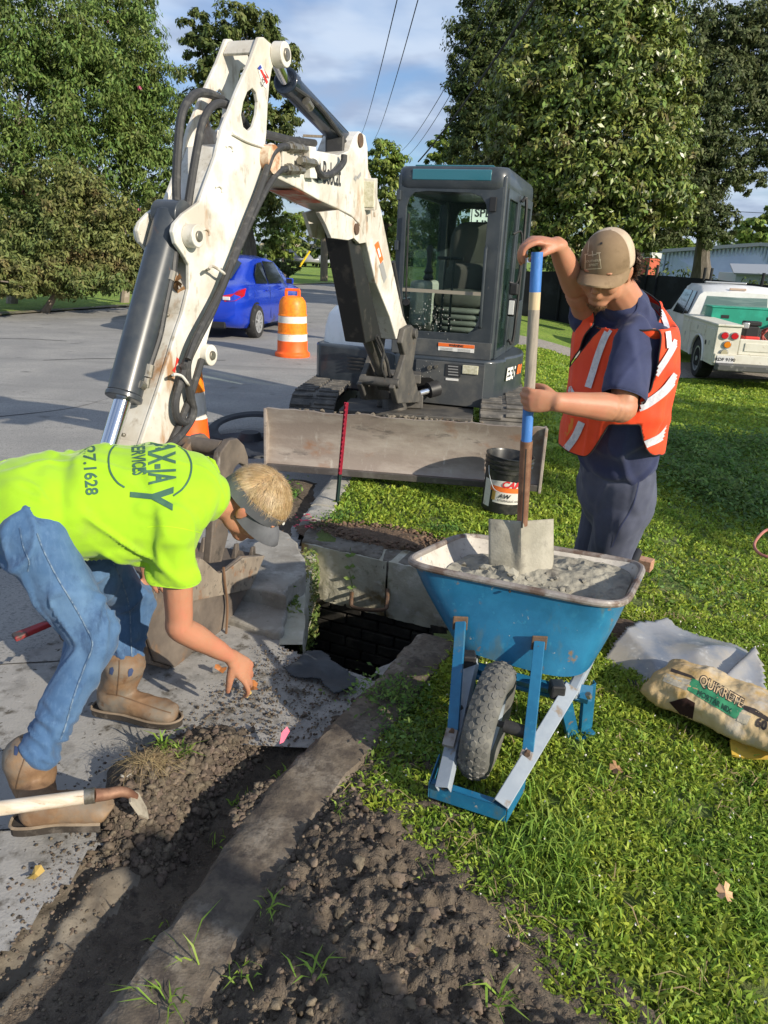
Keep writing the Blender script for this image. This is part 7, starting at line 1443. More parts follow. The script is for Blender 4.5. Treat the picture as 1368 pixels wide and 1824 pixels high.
tag(o, 'crumpled grey metal sheet lying on the grass beside the wheelbarrow', 'metal sheet'); md = o.modifiers.new('t', 'SOLIDIFY'); md.thickness = .003
mb = MB()
for (x0, y0), (x1, y1) in (((1118, 1209), (1122, 1216)), ((1126, 1212), (1130, 1219)), ((1132, 1212), (1133, 1221)), ((1150, 1219), (1145, 1232))):
    a, b = g(x0, y0, .045), g(x1, y1, .035); mb.bar(a, b, .006, .002)
mb.build('printed_mark', piping, o)
# pieces of timber behind the barrow
tm = mat('reddish_timber', (.36, .19, .12), .8, layers=[((.46, .27, .18), 14, .45, .65, (1, 5, 5)), ((.22, .12, .08), 20, .6, .7)])
for (p0, p1, w, h, lab) in (((1100, 992, .05), (1162, 1008, .05), .07, .06, 'front reddish timber offcut lying behind the black wheelbarrow grip'), ((1112, 974, .06), (1132, 978, .06), .09, .06, 'rear reddish timber offcut beside the trouser leg')):
    mb = MB(); mb.bar(g(*p0), g(*p1), w, h); tag(mb.build('timber_offcut', tm, bevel=.004), lab, 'timber offcut', 'timber offcuts behind the wheelbarrow')
# bit of roofing felt on the pan
fl = mat('black_felt', (.028, .034, .042), .6, layers=[((.05, .058, .068), 10, .45, .65)], bump=[(200, .3, .002), (30, .3, .006)])
FP = [(505, 1186), (530, 1176), (545, 1160), (570, 1157), (586, 1166), (590, 1177), (612, 1190), (636, 1208), (634, 1222), (610, 1234), (596, 1238), (580, 1226), (570, 1210), (540, 1206), (518, 1200)]
poly2 = [tuple(g(x, y, -.03)[:2]) for x, y in FP]; xs = [p[0] for p in poly2]; ys = [p[1] for p in poly2]
o = grid_mesh('felt_scrap', np.arange(min(xs), max(xs), .008), np.arange(min(ys), max(ys), .008), lambda x, y: -.030 + .012 * fbm(x, y, 9, 3, 91) + .014 * np.abs(fbm(x, y, 7, 2, 92)), fl, cut=lambda x, y: ~inside(x, y, poly2), kind=None); tag(o, 'curled scrap of black roofing felt at the near edge of the open drain', 'felt scrap'); md = o.modifiers.new('t', 'SOLIDIFY'); md.thickness = .004
# hose end at the right edge
mb = MB(); mb.tube([g(1380, 940, .02), g(1362, 946, .03), g(1347, 962, .02), g(1344, 975, .02), g(1356, 988, .02), g(1385, 996, .02)], .009, 8, 6); tag(mb.build('garden_hose', mat('pink_hose', (.42, .16, .12), .5), smooth=True), 'reddish hose loop in the grass at the right edge', 'hose')
# ================================================================== cones and drums
cone_o = mat('cone_orange', (.92, .13, .015), .5, layers=[((.85, .10, .012), 9, .45, .65)]); cone_o2 = mat('reflective_orange', (.95, .25, .01), .45, layers=[((.85, .18, .01), 26, .45, .6)]); cone_w = mat('dirty_white_band', (.66, .63, .56), .5, layers=[((.45, .40, .30), 9, .55, .7), ((.72, .70, .66), 24, .5, .7)])
blk_r = mat('black_base_rubber', (.016, .018, .024), .6, layers=[((.03, .034, .042), 8, .45, .65)])
bc = g(521, 634, -.07); dr = empty('traffic_drum', bc, 'orange and white traffic drum standing on the road behind the blue car', 'traffic drum')
def dlathe(T, prof, m, nm, par): mb = MB(); mb.lathe(prof, 36, T); return mb.build(nm, m, par, smooth=True, angle=35)
D = Matrix.Translation(bc); k_ = .93
def P_(l): return [(r_ * k_, z * k_) for r_, z in l]
dlathe(D, P_([(.0, .0), (.30, .0), (.305, .03), (.30, .06), (.268, .085), (.262, .10), (.258, .27)]), cone_o, 'drum_base', dr); dlathe(D, P_([(.258, .27), (.256, .272), (.253, .385)]), cone_w, 'white_band', dr); dlathe(D, P_([(.253, .385), (.26, .39), (.258, .40), (.25, .41), (.248, .57)]), cone_o2, 'orange_band', dr); dlathe(D, P_([(.248, .57), (.246, .572), (.243, .68)]), cone_w, 'white_band', dr); dlathe(D, P_([(.243, .68), (.250, .685), (.248, .70), (.238, .71), (.232, .86), (.215, .93), (.17, .99), (.10, 1.01), (0, 1.015)]), cone_o2, 'drum_top', dr)
mb = MB(); mb.bar(bc + Vector((-.10, 0, .93)), bc + Vector((-.10, 0, 1.03)), .035, .05); mb.bar(bc + Vector((.10, 0, .93)), bc + Vector((.10, 0, 1.03)), .035, .05); mb.bar(bc + Vector((-.115, 0, 1.03)), bc + Vector((.115, 0, 1.03)), .05, .04, up=(0, 0, 1)); mb.build('drum_handle', cone_o, dr, bevel=.01)
cc = g(338, 800, -.07); cn = empty('traffic_cone', cc, 'tall orange cone with dirty white bands behind the excavator arm', 'traffic cone'); D = Matrix.Translation(cc) @ Matrix.Rotation(R(2.5), 4, 'Y')
dlathe(D, [(0, 0), (.24, 0), (.24, .05), (.17, .06), (.165, .07)], blk_r, 'base', cn)
zs = [.07, .28, .50, .76, .93]; rs_ = [.165, .142, .118, .082, .055]
for i, m in enumerate((cone_o, cone_w, cone_o2, cone_w)):
    dlathe(D, [(rs_[i] + .004, zs[i]), (rs_[i], zs[i] + .01), (rs_[i + 1], zs[i + 1])], m, ('orange_band', 'white_band')[i % 2], cn)
dlathe(D, [(.055, .93), (.05, .95), (.03, .955), (.03, .985), (.045, .99), (.045, 1.01), (0, 1.015)], cone_o, 'grab_top', cn)
rp = g(430, 792, -.07); ring_ = empty('drum_weight', rp, 'black rubber drum weights lying on the road behind the excavator bucket', 'rubber weight'); 
mb = MB(); mb.lathe([(.34, 0), (.36, .015), (.34, .03), (.27, .03), (.25, .015), (.27, 0), (.34, 0)], 40, Matrix.Translation(rp + Vector((.0, .25, .09))) @ Matrix.Rotation(R(10), 4, 'X') @ Matrix.Rotation(R(-5), 4, 'Y')); mb.build('rubber_ring', blk_r, ring_, smooth=True)
mb = MB(); mb.lathe([(0, .12), (.08, .12), (.12, .06), (.30, .04), (.42, .02), (.43, 0), (0, 0)], 40, Matrix.Translation(rp + Vector((.08, -.02, 0)))); mb.build('rubber_mat', blk_r, ring_, smooth=True)
# small litter
def leaf(c, sz, m, lab, rot=0., nrm=(0, 0, 1), cat='leaf', sharp=5):
    z = Vector(nrm).normalized(); x = z.orthogonal().normalized(); x = Matrix.Rotation(rot, 3, z) @ x; y = z.cross(x); V = [Vector(c)]; n = sharp * 4
    for i in range(n): a = 2 * math.pi * i / n; r_ = sz * (.55 + .45 * (abs(math.cos(a * sharp / 2)) ** .7)) * (1 if i % 2 else .82); V.append(Vector(c) + x * math.cos(a) * r_ + y * math.sin(a) * r_ * .8 + z * sz * .25 * math.sin(a * 2 + 1))
    mb = MB(); mb.add(V, [(0, i + 1, (i + 1) % n + 1) for i in range(n)]); return tag(mb.build('leaf', m, recalc=False), lab, cat)
dl = mat('brown_leaf', (.28, .15, .07), .7, layers=[((.38, .22, .11), 60, .45, .65)]); yl = mat('yellow_leaf', (.42, .29, .08), .7); og = mat('orange_leaf', (.36, .13, .035), .7)
s_, z_ = pl(310, 528, .0); leaf(pt(s_ + .02, z_, .03), .062, dl, 'dry brown leaf caught on the excavator arm beside the cylinder', .4, uu); leaf(pt(s_ + .03, z_ + .06, .03), .045, dl, 'upper dry leaf stuck above the brown leaf on the arm', 1.9, uu)
leaf(g(1292, 1590, .03), .032, mat('tan_leaf', (.55, .33, .18), .7), 'tan fallen leaf lying on the grass at the lower right', .3, (.1, -.3, 1)); leaf(g(452, 1222, .0), .032, og, 'orange leaf on the concrete under the reaching hand', 1., (.2, -.2, 1), sharp=2); leaf(g(441, 1236, .0), .02, yl, 'small yellow leaf beside the orange leaf under the hand', .2, (.2, -.6, .8), sharp=2)
leaf(g(393, 1190, -.01), .03, og, 'brown orange leaf on the concrete below the forearm', 2., (.2, -.3, 1), sharp=2); leaf(g(62, 1556, -.03), .03, yl, 'narrow yellowish leaf on the pale concrete at the lower left', .5, (0, 0, 1), sharp=2); leaf(g(1098, 1368, .04), .03, dl, 'brown leaf in the grass right of the wheelbarrow nose', .9, (.1, -.2, 1))
pf = mat('pink_flag_tape', (.75, .12, .2), .6); mb = MB(); a = g(498, 1325, .0); mb.add([a, a + Vector((.012, .01, .0)), a + Vector((.03, .03, .03)), a + Vector((.02, .034, .045)), a + Vector((.004, .02, .03))], [(0, 1, 2, 3, 4)]); tag(mb.build('marking_tape', pf), 'torn strip of pink marking tape in the dug soil', 'tape')
mb = MB(); a = g(814, 1716, .03); mb.add([a + Vector((-.022, -.01, 0)), a + Vector((0, -.008, .006)), a + Vector((.02, .012, .008)), a + Vector((.012, .022, .012)), a + Vector((-.012, .006, .01))], [(0, 1, 2, 3, 4)]); tag(mb.build('foil_scrap', mat('silver_foil', (.6, .6, .62), .3, .5)), 'small silvery scrap on the dark soil heap', 'foil')
# stones: white chip by the shovel, red brick bit
mb = MB(); mb.box(g(228, 1385, .02), (.035, .02, .045), Matrix.Rotation(.5, 3, 'X') @ Matrix.Rotation(.4, 3, 'Z')); tag(mb.build('stone_chip', conc_pale, bevel=.004), 'pale rectangular chip of concrete behind the lying shovel blade', 'stone')
mb = MB(); mb.ico(g(864, 1742, .035), .012, 1, .3, 2); tag(mb.build('brick_chip', mat('brick_red', (.36, .12, .07), .8)), 'tiny red brick chip on the soil near the bottom edge', 'stone')
# ================================================================== vehicles
def carpaint(nm, c, c2=None): return mat(nm, c, .25, layers=[(c2 or tuple(q * .8 for q in c), 3, .5, .7)], coat=.8)
dgl = mat('car_glass', (.012, .016, .018), .05, coat=.6, spec=.8); tyre2 = mat('car_tyre', (.022, .022, .022), .8, layers=[((.08, .075, .07), 12, .55, .7)]); alloy = mat('alloy_wheel', (.45, .46, .47), .35, .5); red_l = mat('tail_light_red', (.50, .008, .02), .12, coat=.6); clear_l = mat('lamp_clear', (.62, .62, .62), .15, coat=.5); chm = mat('bumper_black', (.015, .015, .016), .6)
def wheel_part(par, T, c, r_, w, side, spokes=True):
    mb = MB(T=T); x0 = c[0]; prof = [(r_ * .66, -w / 2), (r_ * .94, -w / 2), (r_, -w * .3), (r_, w * .3), (r_ * .94, w / 2), (r_ * .66, w / 2), (r_ * .66, -w / 2)]
    Wm = Matrix.Translation(c) @ Matrix.Rotation(R(90), 4, 'Y'); mb.lathe(prof, 28, Wm); wv = mb.build('wheel', tyre2, par, smooth=True, angle=40)
    mb = MB(T=T); s_ = 1 if side > 0 else -1; hub = Vector(c) + Vector((s_ * w * .44, 0, 0)); mb.cyl(hub - Vector((s_ * .05, 0, 0)), hub - Vector((s_ * .03, 0, 0)), r_ * .66, r_ * .66, 24)
    if spokes:
        for k in range(9): a = 2 * math.pi * k / 9; mb.bar(hub + Vector((0, math.cos(a) * r_ * .12, math.sin(a) * r_ * .12)), hub + Vector((0, math.cos(a) * r_ * .62, math.sin(a) * r_ * .62)), .035, .02, up=(1, 0, 0))
    mb.ring(hub - Vector((s_ * .02, 0, 0)), hub + Vector((s_ * .012, 0, 0)), r_ * .68, r_ * .58, 24); mb.cyl(hub - Vector((s_ * .03, 0, 0)), hub + Vector((s_ * .02, 0, 0)), r_ * .15, r_ * .13, 12); mb.build('rim', alloy, wv)
def sedan(name, T, paint, label, cat='car', group=None, detail=True):
    root = bpy.data.objects.new(name, None); COL.objects.link(root); root.location = T.translation; tag(root, label, cat, group)
    # stations along y: y, half width, sill z, belt z, roof z, roof half width
    st = [(0.0, .58, .42, .78, .80, .50), (.05, .74, .30, .92, .95, .60), (.25, .82, .22, .98, 1.01, .66), (.55, .84, .20, .99, 1.05, .64), (.85, .85, .20, .98, 1.22, .58), (1.15, .85, .20, .97, 1.37, .56), (1.6, .85, .20, .95, 1.46, .56), (2.2, .85, .20, .93, 1.47, .56), (2.7, .85, .20, .92, 1.40, .57), (3.1, .85, .20, .91, 1.20, .62), (3.4, .84, .20, .90, .99, .68), (3.9, .82, .22, .82, .88, .66), (4.25, .74, .28, .70, .74, .58), (4.4, .55, .36, .58, .60, .42)]
    V = []; nr = 0
    for y, w, zs_, zb, zr, wr in st:
        half = [(0, zs_), (w * .9, zs_), (w * .99, zs_ + .10), (w, (zs_ + zb) / 2), (w * .97, zb - .04), (w * .93, zb), (wr + (w * .93 - wr) * .35, zb + (zr - zb) * .62), (wr, zr - (zr - zb) * .06), (wr * .6, zr + .012), (0, zr + .02)]
        ring = [(x, y, z) for x, z in half] + [(-x, y, z) for x, z in half[-2:0:-1]]; nr = len(ring); V += ring
    F = [(i * nr + j, i * nr + (j + 1) % nr, (i + 1) * nr + (j + 1) % nr, (i + 1) * nr + j) for i in range(len(st) - 1) for j in range(nr)] + [tuple(range(nr))[::-1], tuple(range((len(st) - 1) * nr, len(st) * nr))]
    mb = MB(T=T); mb.add(V, F); body = mb.build('body', paint, root, smooth=True, angle=50)
    def gl(P, nm='window', m=dgl): mb = MB(T=T); mb.add(P, [tuple(range(len(P)))]); o = mb.build(nm, m, root); md = o.modifiers.new('t', 'SOLIDIFY'); md.thickness = .006; md.offset = 0; return o
    for s in (-1, 1):
        X = lambda z, y: s * (.79 - (z - .95) * .36 + .012)
        gl([(X(.97, 0), 1.02, .99), (X(.96, 0), 1.68, .97), (X(1.36, 0), 1.68, 1.37), (X(1.33, 0), 1.42, 1.35), (X(1.15, 0), 1.12, 1.15)]); gl([(X(.96, 0), 1.76, .97), (X(.95, 0), 2.72, .96), (X(1.05, 0), 2.78, 1.02), (X(1.35, 0), 2.42, 1.37), (X(1.37, 0), 1.76, 1.39)])
        for wy_ in (.88, 3.45):
            mb = MB(T=T); q = s * .848; pts = [(q, wy_ + .36 * math.cos(a), .30 + .36 * math.sin(a)) for a in np.linspace(-.2, math.pi + .2, 16)]; mb.add(pts, [tuple(range(16))]); o = mb.build('wheel_arch', chm, root); md = o.modifiers.new('t', 'SOLIDIFY'); md.thickness = .01
            wheel_part(root, T, (s * .80, wy_, .30), .31, .19, s)
        if detail:
            mb = MB(T=T); mb.box((s * .93, 2.72, 1.0), (.16, .08, .12)); mb.build('mirror', paint, root, bevel=.03); mb = MB(T=T); mb.box((s * .93, 2.675, 1.0), (.12, .01, .09)); mb.build('mirror_glass', chm, root)
            for y in (1.45, 2.35): mb = MB(T=T); mb.bar((s * .862, y, .86), (s * .862, y + .18, .865), .025, .03); mb.build('door_handle', paint, root, bevel=.008)
            for y in (1.72, 2.86): mb = MB(T=T); mb.bar((s * .8525, y, .3), (s * .8325, y, .93), .006, .006); mb.build('door_gap', chm, root)
            mb = MB(T=T); mb.add([(s * .50, .012, .80), (s * .72, .035, .84), (s * .80, .12, .90), (s * .835, .34, .93), (s * .82, .28, .80), (s * .74, .06, .72), (s * .55, .005, .70)], [tuple(range(7))]); o = mb.build('tail_light', red_l, root); md = o.modifiers.new('t', 'SOLIDIFY'); md.thickness = .05; md.offset = 0
            mb = MB(T=T); mb.box((s * .60, -.012, .755), (.14, .03, .06)); mb.build('reversing_light', clear_l, root, bevel=.01)
    gl([(-.50, .50, 1.075), (.50, .50, 1.075), (.50, 1.05, 1.345), (.40, 1.12, 1.39), (-.40, 1.12, 1.39), (-.50, 1.05, 1.345)], 'rear_window'); gl([(-.56, 3.2, 1.12), (.56, 3.2, 1.12), (.52, 2.74, 1.40), (-.52, 2.74, 1.40)], 'windscreen')
    if detail:
        mb = MB(T=T); mb.box((0, .02, .70), (.5, .02, .13)); mb.build('number_plate', clear_l, root); mb = MB(T=T); mb.box((0, .05, .28), (1.1, .06, .12)); mb.build('bumper_insert', chm, root, bevel=.02); mb = MB(T=T); mb.box((0, .13, 1.03), (1.0, .16, .025)); mb.build('boot_spoiler', paint, root, bevel=.008)
    return root
blue_p = carpaint('metallic_blue', (.008, .045, .50), (.006, .03, .40)); blue_p.node_tree.nodes['Principled BSDF'].inputs['Metallic'].default_value = .25
rw = g(452, 601, -.07); yaw = R(-9.5); Rz = Matrix.Rotation(yaw, 4, 'Z'); org = Vector((rw.x, rw.y, -.07)) - Rz.to_3x3() @ Vector((.78, .88, 0)); sedan('parked_car', Matrix.Translation(org) @ Rz, blue_p, 'bright blue four-door saloon stopped on the road behind the excavator arm')
for i, (x, c, lab) in enumerate(((520, (.03, .035, .045), 'dark car at the left end of the distant parked row'), (545, (.22, .22, .23), 'grey car second from the left in the distant parked row'), (572, (.35, .37, .40), 'silver car behind the utility pole in the distant parked row'), (597, (.50, .52, .55), 'pale car at the right end of the distant parked row'))):
    p = at(x, 478, 84); sedan('parked_car', Matrix.Translation((p.x, 84 + i * .3, .05)) @ Matrix.Rotation(R(180 + 12), 4, 'Z') @ Matrix.Diagonal((1.3, 1.2, 1.25, 1)), carpaint('far_paint_%s' % 'abcd'[i], c), lab, 'car', 'cars parked in the distance', False)
# ---- service truck
tw = mat('truck_white', (.74, .74, .73), .35, layers=[((.66, .655, .63), 4, .45, .65), ((.42, .38, .31), 9, .66, .74)], coat=.3); cream = mat('cream_body', (.66, .64, .55), .5, layers=[((.58, .55, .46), 5, .45, .65), ((.36, .30, .22), 10, .64, .73)]); grn = mat('green_tool_chest', (.015, .26, .17), .5, layers=[((.02, .33, .22), 6, .45, .65)])
TW = g(1235, 670, -.48); tyaw = R(-8); Rz = Matrix.Rotation(tyaw, 4, 'Z'); TO = Vector((TW.x, TW.y, -.49)) - Rz.to_3x3() @ Vector((.02, 1.2, 0)); TT = Matrix.Translation(TO) @ Rz @ Matrix.Diagonal((1.0, 1.0, .92, 1))
trk = bpy.data.objects.new('service_truck', None); COL.objects.link(trk); trk.location = TO; tag(trk, 'white pickup truck with cream utility body and green tool chest parked on the lawn', 'truck')
def tb_(nm, c, d, m, bev=.01, par=None, rot=None): mb = MB(T=TT); mb.box(c, d, rot); return mb.build(nm, m, par or trk, bevel=bev)
for x0 in (.2, 1.85): 
    mb = MB(T=TT); P = [(0, .42), (.74, .42)] + [(1.2 + .50 * math.cos(a), .42 + .46 * math.sin(a)) for a in np.linspace(math.pi, 0, 12)] + [(2.0, .42), (2.75, .42), (2.75, 1.18), (0, 1.18)]; xx = (x0 - .2, x0 + .2); mb.extr([(xx[0], y, z) for y, z in P], [(xx[1], y, z) for y, z in P]); sd_ = mb.build('side_compartment', cream, trk, bevel=.01)
    tb_('top_rail', (x0, 1.37, 1.195), (.44, 2.8, .04), cream)
tb_('bed_floor', (1.03, 1.37, .62), (1.3, 2.7, .08), chm); tb_('tailgate', (1.03, .04, .80), (1.24, .06, .30), cream, .015); tb_('tailgate_panel', (1.03, .005, .80), (1.05, .02, .16), cream, .008); tb_('rear_valance', (1.03, .0, .56), (2.04, .10, .18), cream, .01); tb_('bumper', (1.03, -.16, .42), (2.0, .24, .13), mat('step_bumper', (.10, .10, .10), .5, .4, layers=[((.3, .29, .27), 9, .55, .7)]), .02); tb_('hitch', (1.03, -.30, .30), (.08, .30, .08), ru)
for y0, y1, z0, z1 in ((.08, .66, .5, 1.1), (.80, 1.95, .92, 1.12), (1.98, 2.68, .5, 1.1)):
    o = tb_('compartment_door', (-.006, (y0 + y1) / 2, (z0 + z1) / 2), (.018, y1 - y0, z1 - z0), cream, .004); tb_('door_latch', (-.018, (y0 + y1) / 2, (z0 + z1) / 2 + .02), (.01, .06, .09), alloy, .004)
mb = MB(T=TT); pts = [(-.012, 1.2 + .52 * math.cos(a), .42 + .48 * math.sin(a)) for a in np.linspace(math.pi, 0, 14)]; mb.tube(pts, .022, 6, 0); mb.build('fender_flare', tw, trk, smooth=True)
mb = MB(T=TT); mb.cyl((-.02, .62, .80), (-.005, .62, .80), .05, .05, 16); mb.build('fuel_cap', chm, trk)
mb = MB(T=TT); mb.box((.2, 1.2, .55), (.36, .9, .6)); mb.build('wheel_well', mat('opening_black2', (.008, .008, .008), .95), trk)
for (x, z, m, r_) in ((.13, 1.0, red_l, .065), (.30, 1.0, red_l, .065), (.20, .83, mat('amber_lamp', (.65, .20, .01), .2, coat=.5), .065), (.17, .67, mat('white_lamp', (.42, .38, .26), .2, coat=.4), .065)):
    mb = MB(T=TT); mb.cyl((x, -.0, z), (x, -.035, z), r_, r_ * .92, 20); lp_ = mb.build('lamp', m, trk, smooth=True, bevel=.004); mb = MB(T=TT); mb.ring((x, .0, z), (x, -.02, z), r_ * 1.18, r_ * 1.0, 20); mb.build('lamp_rim', alloy, trk)
o = tb_('number_plate', (.20, -.055, .545), (.30, .01, .15), clear_l, .004); mb = MB(T=TT); add_text(mb, 'RDF 9190', .085, (.20, -.062, .545), (1, 0, 0), (0, 0, 1), .003); mb.build('plate_lettering', dark_d, trk)
# cab
mb = MB(T=TT); cs = [(2.85, .45, 1.12, 1.14), (2.86, .45, 1.14, 1.72), (3.1, .45, 1.14, 1.86), (4.1, .45, 1.14, 1.87), (4.7, .45, 1.14, 1.22), (5.0, .45, 1.12, 1.18), (5.9, .5, 1.05, 1.08)]; V = []
for y, z0, zb, zr in cs:
    w, wr = .96, (.74 if zr > 1.3 else .90); half = [(0, z0), (w, z0), (w, (z0 + zb) / 2), (w * .97, zb), (wr + .02, zr - .07), (wr - .06, zr), (0, zr + .02)]; V += [(1.03 + x, y, z) for x, z in half] + [(1.03 - x, y, z) for x, z in half[-2:0:-1]]
nr = 12; mb.add(V, [(i * nr + j, i * nr + (j + 1) % nr, (i + 1) * nr + (j + 1) % nr, (i + 1) * nr + j) for i in range(len(cs) - 1) for j in range(nr)] + [tuple(range(nr))[::-1], tuple(range(6 * nr, 7 * nr))]); cb_o = mb.build('cab', tw, trk, smooth=True, angle=38)
mb = MB(T=TT); mb.add([(.36, 2.835, 1.20), (1.70, 2.835, 1.20), (1.64, 2.86, 1.66), (.42, 2.86, 1.66)], [(0, 1, 2, 3)]); o = mb.build('rear_window', mat('truck_glass', (.10, .16, .15), .06, layers=[((.20, .27, .25), 2.2, .45, .6, (.3, 1, 4))], coat=.5), trk); md = o.modifiers.new('t', 'SOLIDIFY'); md.thickness = .012
for y0, y1 in ((2.98, 3.30), (3.38, 4.35)): mb = MB(T=TT); mb.add([(.088, y0, 1.17), (.088, y1, 1.17), (.235, min(y1, 4.15), 1.72), (.235, y0 + .04, 1.72)], [(0, 1, 2, 3)]); o = mb.build('side_window', dgl, trk); md = o.modifiers.new('t', 'SOLIDIFY'); md.thickness = .012
tb_('roof_lamp', (1.03, 2.90, 1.80), (.34, .03, .05), mat('cargo_lamp', (.5, .36, .28), .3), .01); tb_('roof_bar', (.85, 3.25, 1.93), (.85, .10, .035), alloy, .01)
for y in (1.2, 4.9): wheel_part(trk, TT, (.14, y, .40), .40, .26, -1, False); wheel_part(trk, TT, (1.92, y, .40), .40, .26, 1, False)
ch = tag(None or (lambda o: o)(MB(T=TT).box((1.05, 2.25, 1.22), (1.40, .55, .40)).box((1.05, 2.25, 1.435), (1.44, .58, .03)).build('tool_chest', grn, bevel=.01)), 'green steel tool chest sitting across the truck bed', 'tool chest')
for x in (.62, 1.50): mb = MB(T=TT); mb.box((x, 1.972, 1.24), (.15, .012, .07)); mb.build('handle_recess', chm, ch)
eng = bpy.data.objects.new('compressor', None); COL.objects.link(eng); eng.location = TT @ Vector((.75, .55, 1.0)); tag(eng, 'small red and black engine standing in the truck bed beside the tail lights', 'engine')
for nm, c, d, m in (('engine_block', (.72, .55, 1.06), (.24, .24, .22), chm), ('fuel_tank', (.72, .55, 1.22), (.30, .22, .09), chm), ('base', (.72, .5, .92), (.26, .3, .12), red_d), ('air_filter', (.60, .48, 1.18), (.1, .12, .12), alloy)): mb = MB(T=TT); mb.box(c, d); mb.build(nm, m, eng, bevel=.02)
mb = MB(T=TT); pts = [(1.18 + .24 * math.cos(a * .9), .55 + .05 * math.sin(a * 3), 1.0 + .17 * math.sin(a * .9 + .3 * math.sin(a * .3))) for a in np.linspace(0, 30, 110)]; mb.tube(pts, .018, 6, 0); tag(mb.build('coiled_hose', mat('red_hose', (.38, .09, .07), .5), smooth=True), 'coil of red air hose piled in the truck bed', 'hose')
mb = MB(T=TT); mb.bar((1.30, .9, 1.28), (1.75, .5, .98), .10, .05); tag(mb.build('yellow_tool', mat('tool_yellow', (.7, .42, .02), .5), bevel=.015), 'yellow tool handle leaning on the green chest', 'tool')
# ================================================================== things behind
pole_m = mat('pole_wood', (.20, .16, .12), .9, layers=[((.28, .23, .18), 6, .45, .65, (4, 4, .4))])
sp = empty('speed_limit_sign', (1.45, 12.5, -.2), 'white speed limit sign seen through the excavator cab windows', 'road sign')
s0, s1, s2 = at(841, 369, 12.5), at(903, 372, 12.5), at(897, 452, 12.5); mb = MB(); sc0 = (s0 + s2) / 2; W2, H2_ = .30, .39
def sg(x, z, y=0): return sc0 + Vector((x, y, z))
mb.extr([sg(a, b) for a, b in rrect(-W2, -H2_, W2, H2_, .04)], [sg(a, b, .01) for a, b in rrect(-W2, -H2_, W2, H2_, .04)]); mb.build('panel', mat('sign_white', (.78, .80, .78), .5), sp)
mb = MB(); mb.extr_hole([sg(a, b, -.003) for a, b in rrect(-W2 + .02, -H2_ + .02, W2 - .02, H2_ - .02, .03)], [sg(a, b, -.002) for a, b in rrect(-W2 + .02, -H2_ + .02, W2 - .02, H2_ - .02, .03)], [sg(a, b, -.003) for a, b in rrect(-W2 + .032, -H2_ + .032, W2 - .032, H2_ - .032, .025)], [sg(a, b, -.002) for a, b in rrect(-W2 + .032, -H2_ + .032, W2 - .032, H2_ - .032, .025)]); mb.build('border', dark_d, sp)
mb = MB(); add_text(mb, 'SPEED', .17, sg(0, .25, -.004), (1, 0, 0), (0, 0, 1), .004); add_text(mb, 'LIMIT', .17, sg(0, .08, -.004), (1, 0, 0), (0, 0, 1), .004); mb.build('lettering', dark_d, sp)
mb = MB(); mb.bar(sg(0, .36, .03), Vector((sc0.x, 12.53, -.5)), .05, .03); mb.build('post', alloy, sp)
up_ = empty('utility_pole', at(577, 497, 44), 'grey brown wooden utility pole beside the far bend in the road', 'utility pole'); a, b = at(577, 499, 44), at(580, 225, 44); mb = MB(); mb.cyl(a - Vector((0, 0, .3)), b, .22, .16, 12); mb.build('shaft', pole_m, up_, smooth=True); mb = MB(); mb.bar(b + Vector((-1.2, 0, -.5)), b + Vector((1.2, 0, -.5)), .12, .12); mb.build('crossarm', pole_m, up_)
mb = MB(); a, b = at(531, 479, 38), at(552, 447, 38); mb.cyl(a, b, .055, .055, 8); gw = tag(mb.build('guy_guard', mat('guard_yellow', (.75, .55, .02), .5), smooth=True), 'slanting yellow guy wire guard left of the utility pole', 'guy guard'); mb = MB(); mb.cyl(b, at(578, 400, 44), .02, .02, 6); mb.build('guy_wire', chm, gw)
wm = mat('cable', (.015, .015, .017), .7)
for (p0, Y0, p1, Y1, r_, lab) in (((643, 240), 60, (712, -20), 18, .013, 'thin overhead wire farthest left in the sky'), ((668, 246), 60, (750, -20), 18, .013, 'thin overhead wire second from the left in the sky'), ((716, 268), 60, (885, -10), 18, .013, 'fine upper wire of the pair running into the tree'), ((726, 278), 60, (900, -5), 18, .013, 'fine lower wire of the pair running into the tree'), ((745, 288), 26, (965, -20), 12, .022, 'thick black cable rising above the excavator cab'), ((1290, 375), 60, (1420, 381), 55, .02, 'level wire in the gap at the far right')):
    a, b = at(*p0, Y0), at(*p1, Y1); mb = MB(); P = [a.lerp(b, t) - Vector((0, 0, .35 * 4 * t * (1 - t) * (Y0 - Y1) / 40)) for t in np.linspace(0, 1, 9)]; mb.tube(P, r_, 5, 3); tag(mb.build('overhead_wire', wm, smooth=True), lab, 'wire', 'overhead wires')
# windscreen fence: posts and dark screen panels
scr = mat('black_screen', (.012, .014, .016), .85, layers=[((.03, .035, .04), 1.5, .5, .7)]); fpo = empty('screen_fence', at(930, 540, 24), 'black screened fence behind the truck and the tree', 'fence')
fpx = [(905, 484), (1000, 483), (1080, 486), (1150, 489), (1168, 490), (1252, 496), (1264, 497), (1355, 507), (1372, 508), (1500, 520)]; FY = [26, 25, 24, 23, 22.6, 21.2, 21, 19.5, 19.2, 17]
for i in range(len(fpx) - 1):
    a, b = at(*fpx[i], FY[i]), at(*fpx[i + 1], FY[i + 1]); mb = MB(); mb.extr([a, b, Vector((b.x, b.y, -.55)), Vector((a.x, a.y, -.55))], [q + Vector((.0, .03, 0)) for q in (a, b, Vector((b.x, b.y, -.55)), Vector((a.x, a.y, -.55)))]); mb.build('screen_panel', scr, fpo)
for (x, y), Y in zip(fpx, FY): a = at(x, y, Y); mb = MB(); mb.cyl(Vector((a.x, a.y - .06, -.55)), a + Vector((0, -.06, .28)), .04, .04, 8); mb.build('post', scr, fpo)
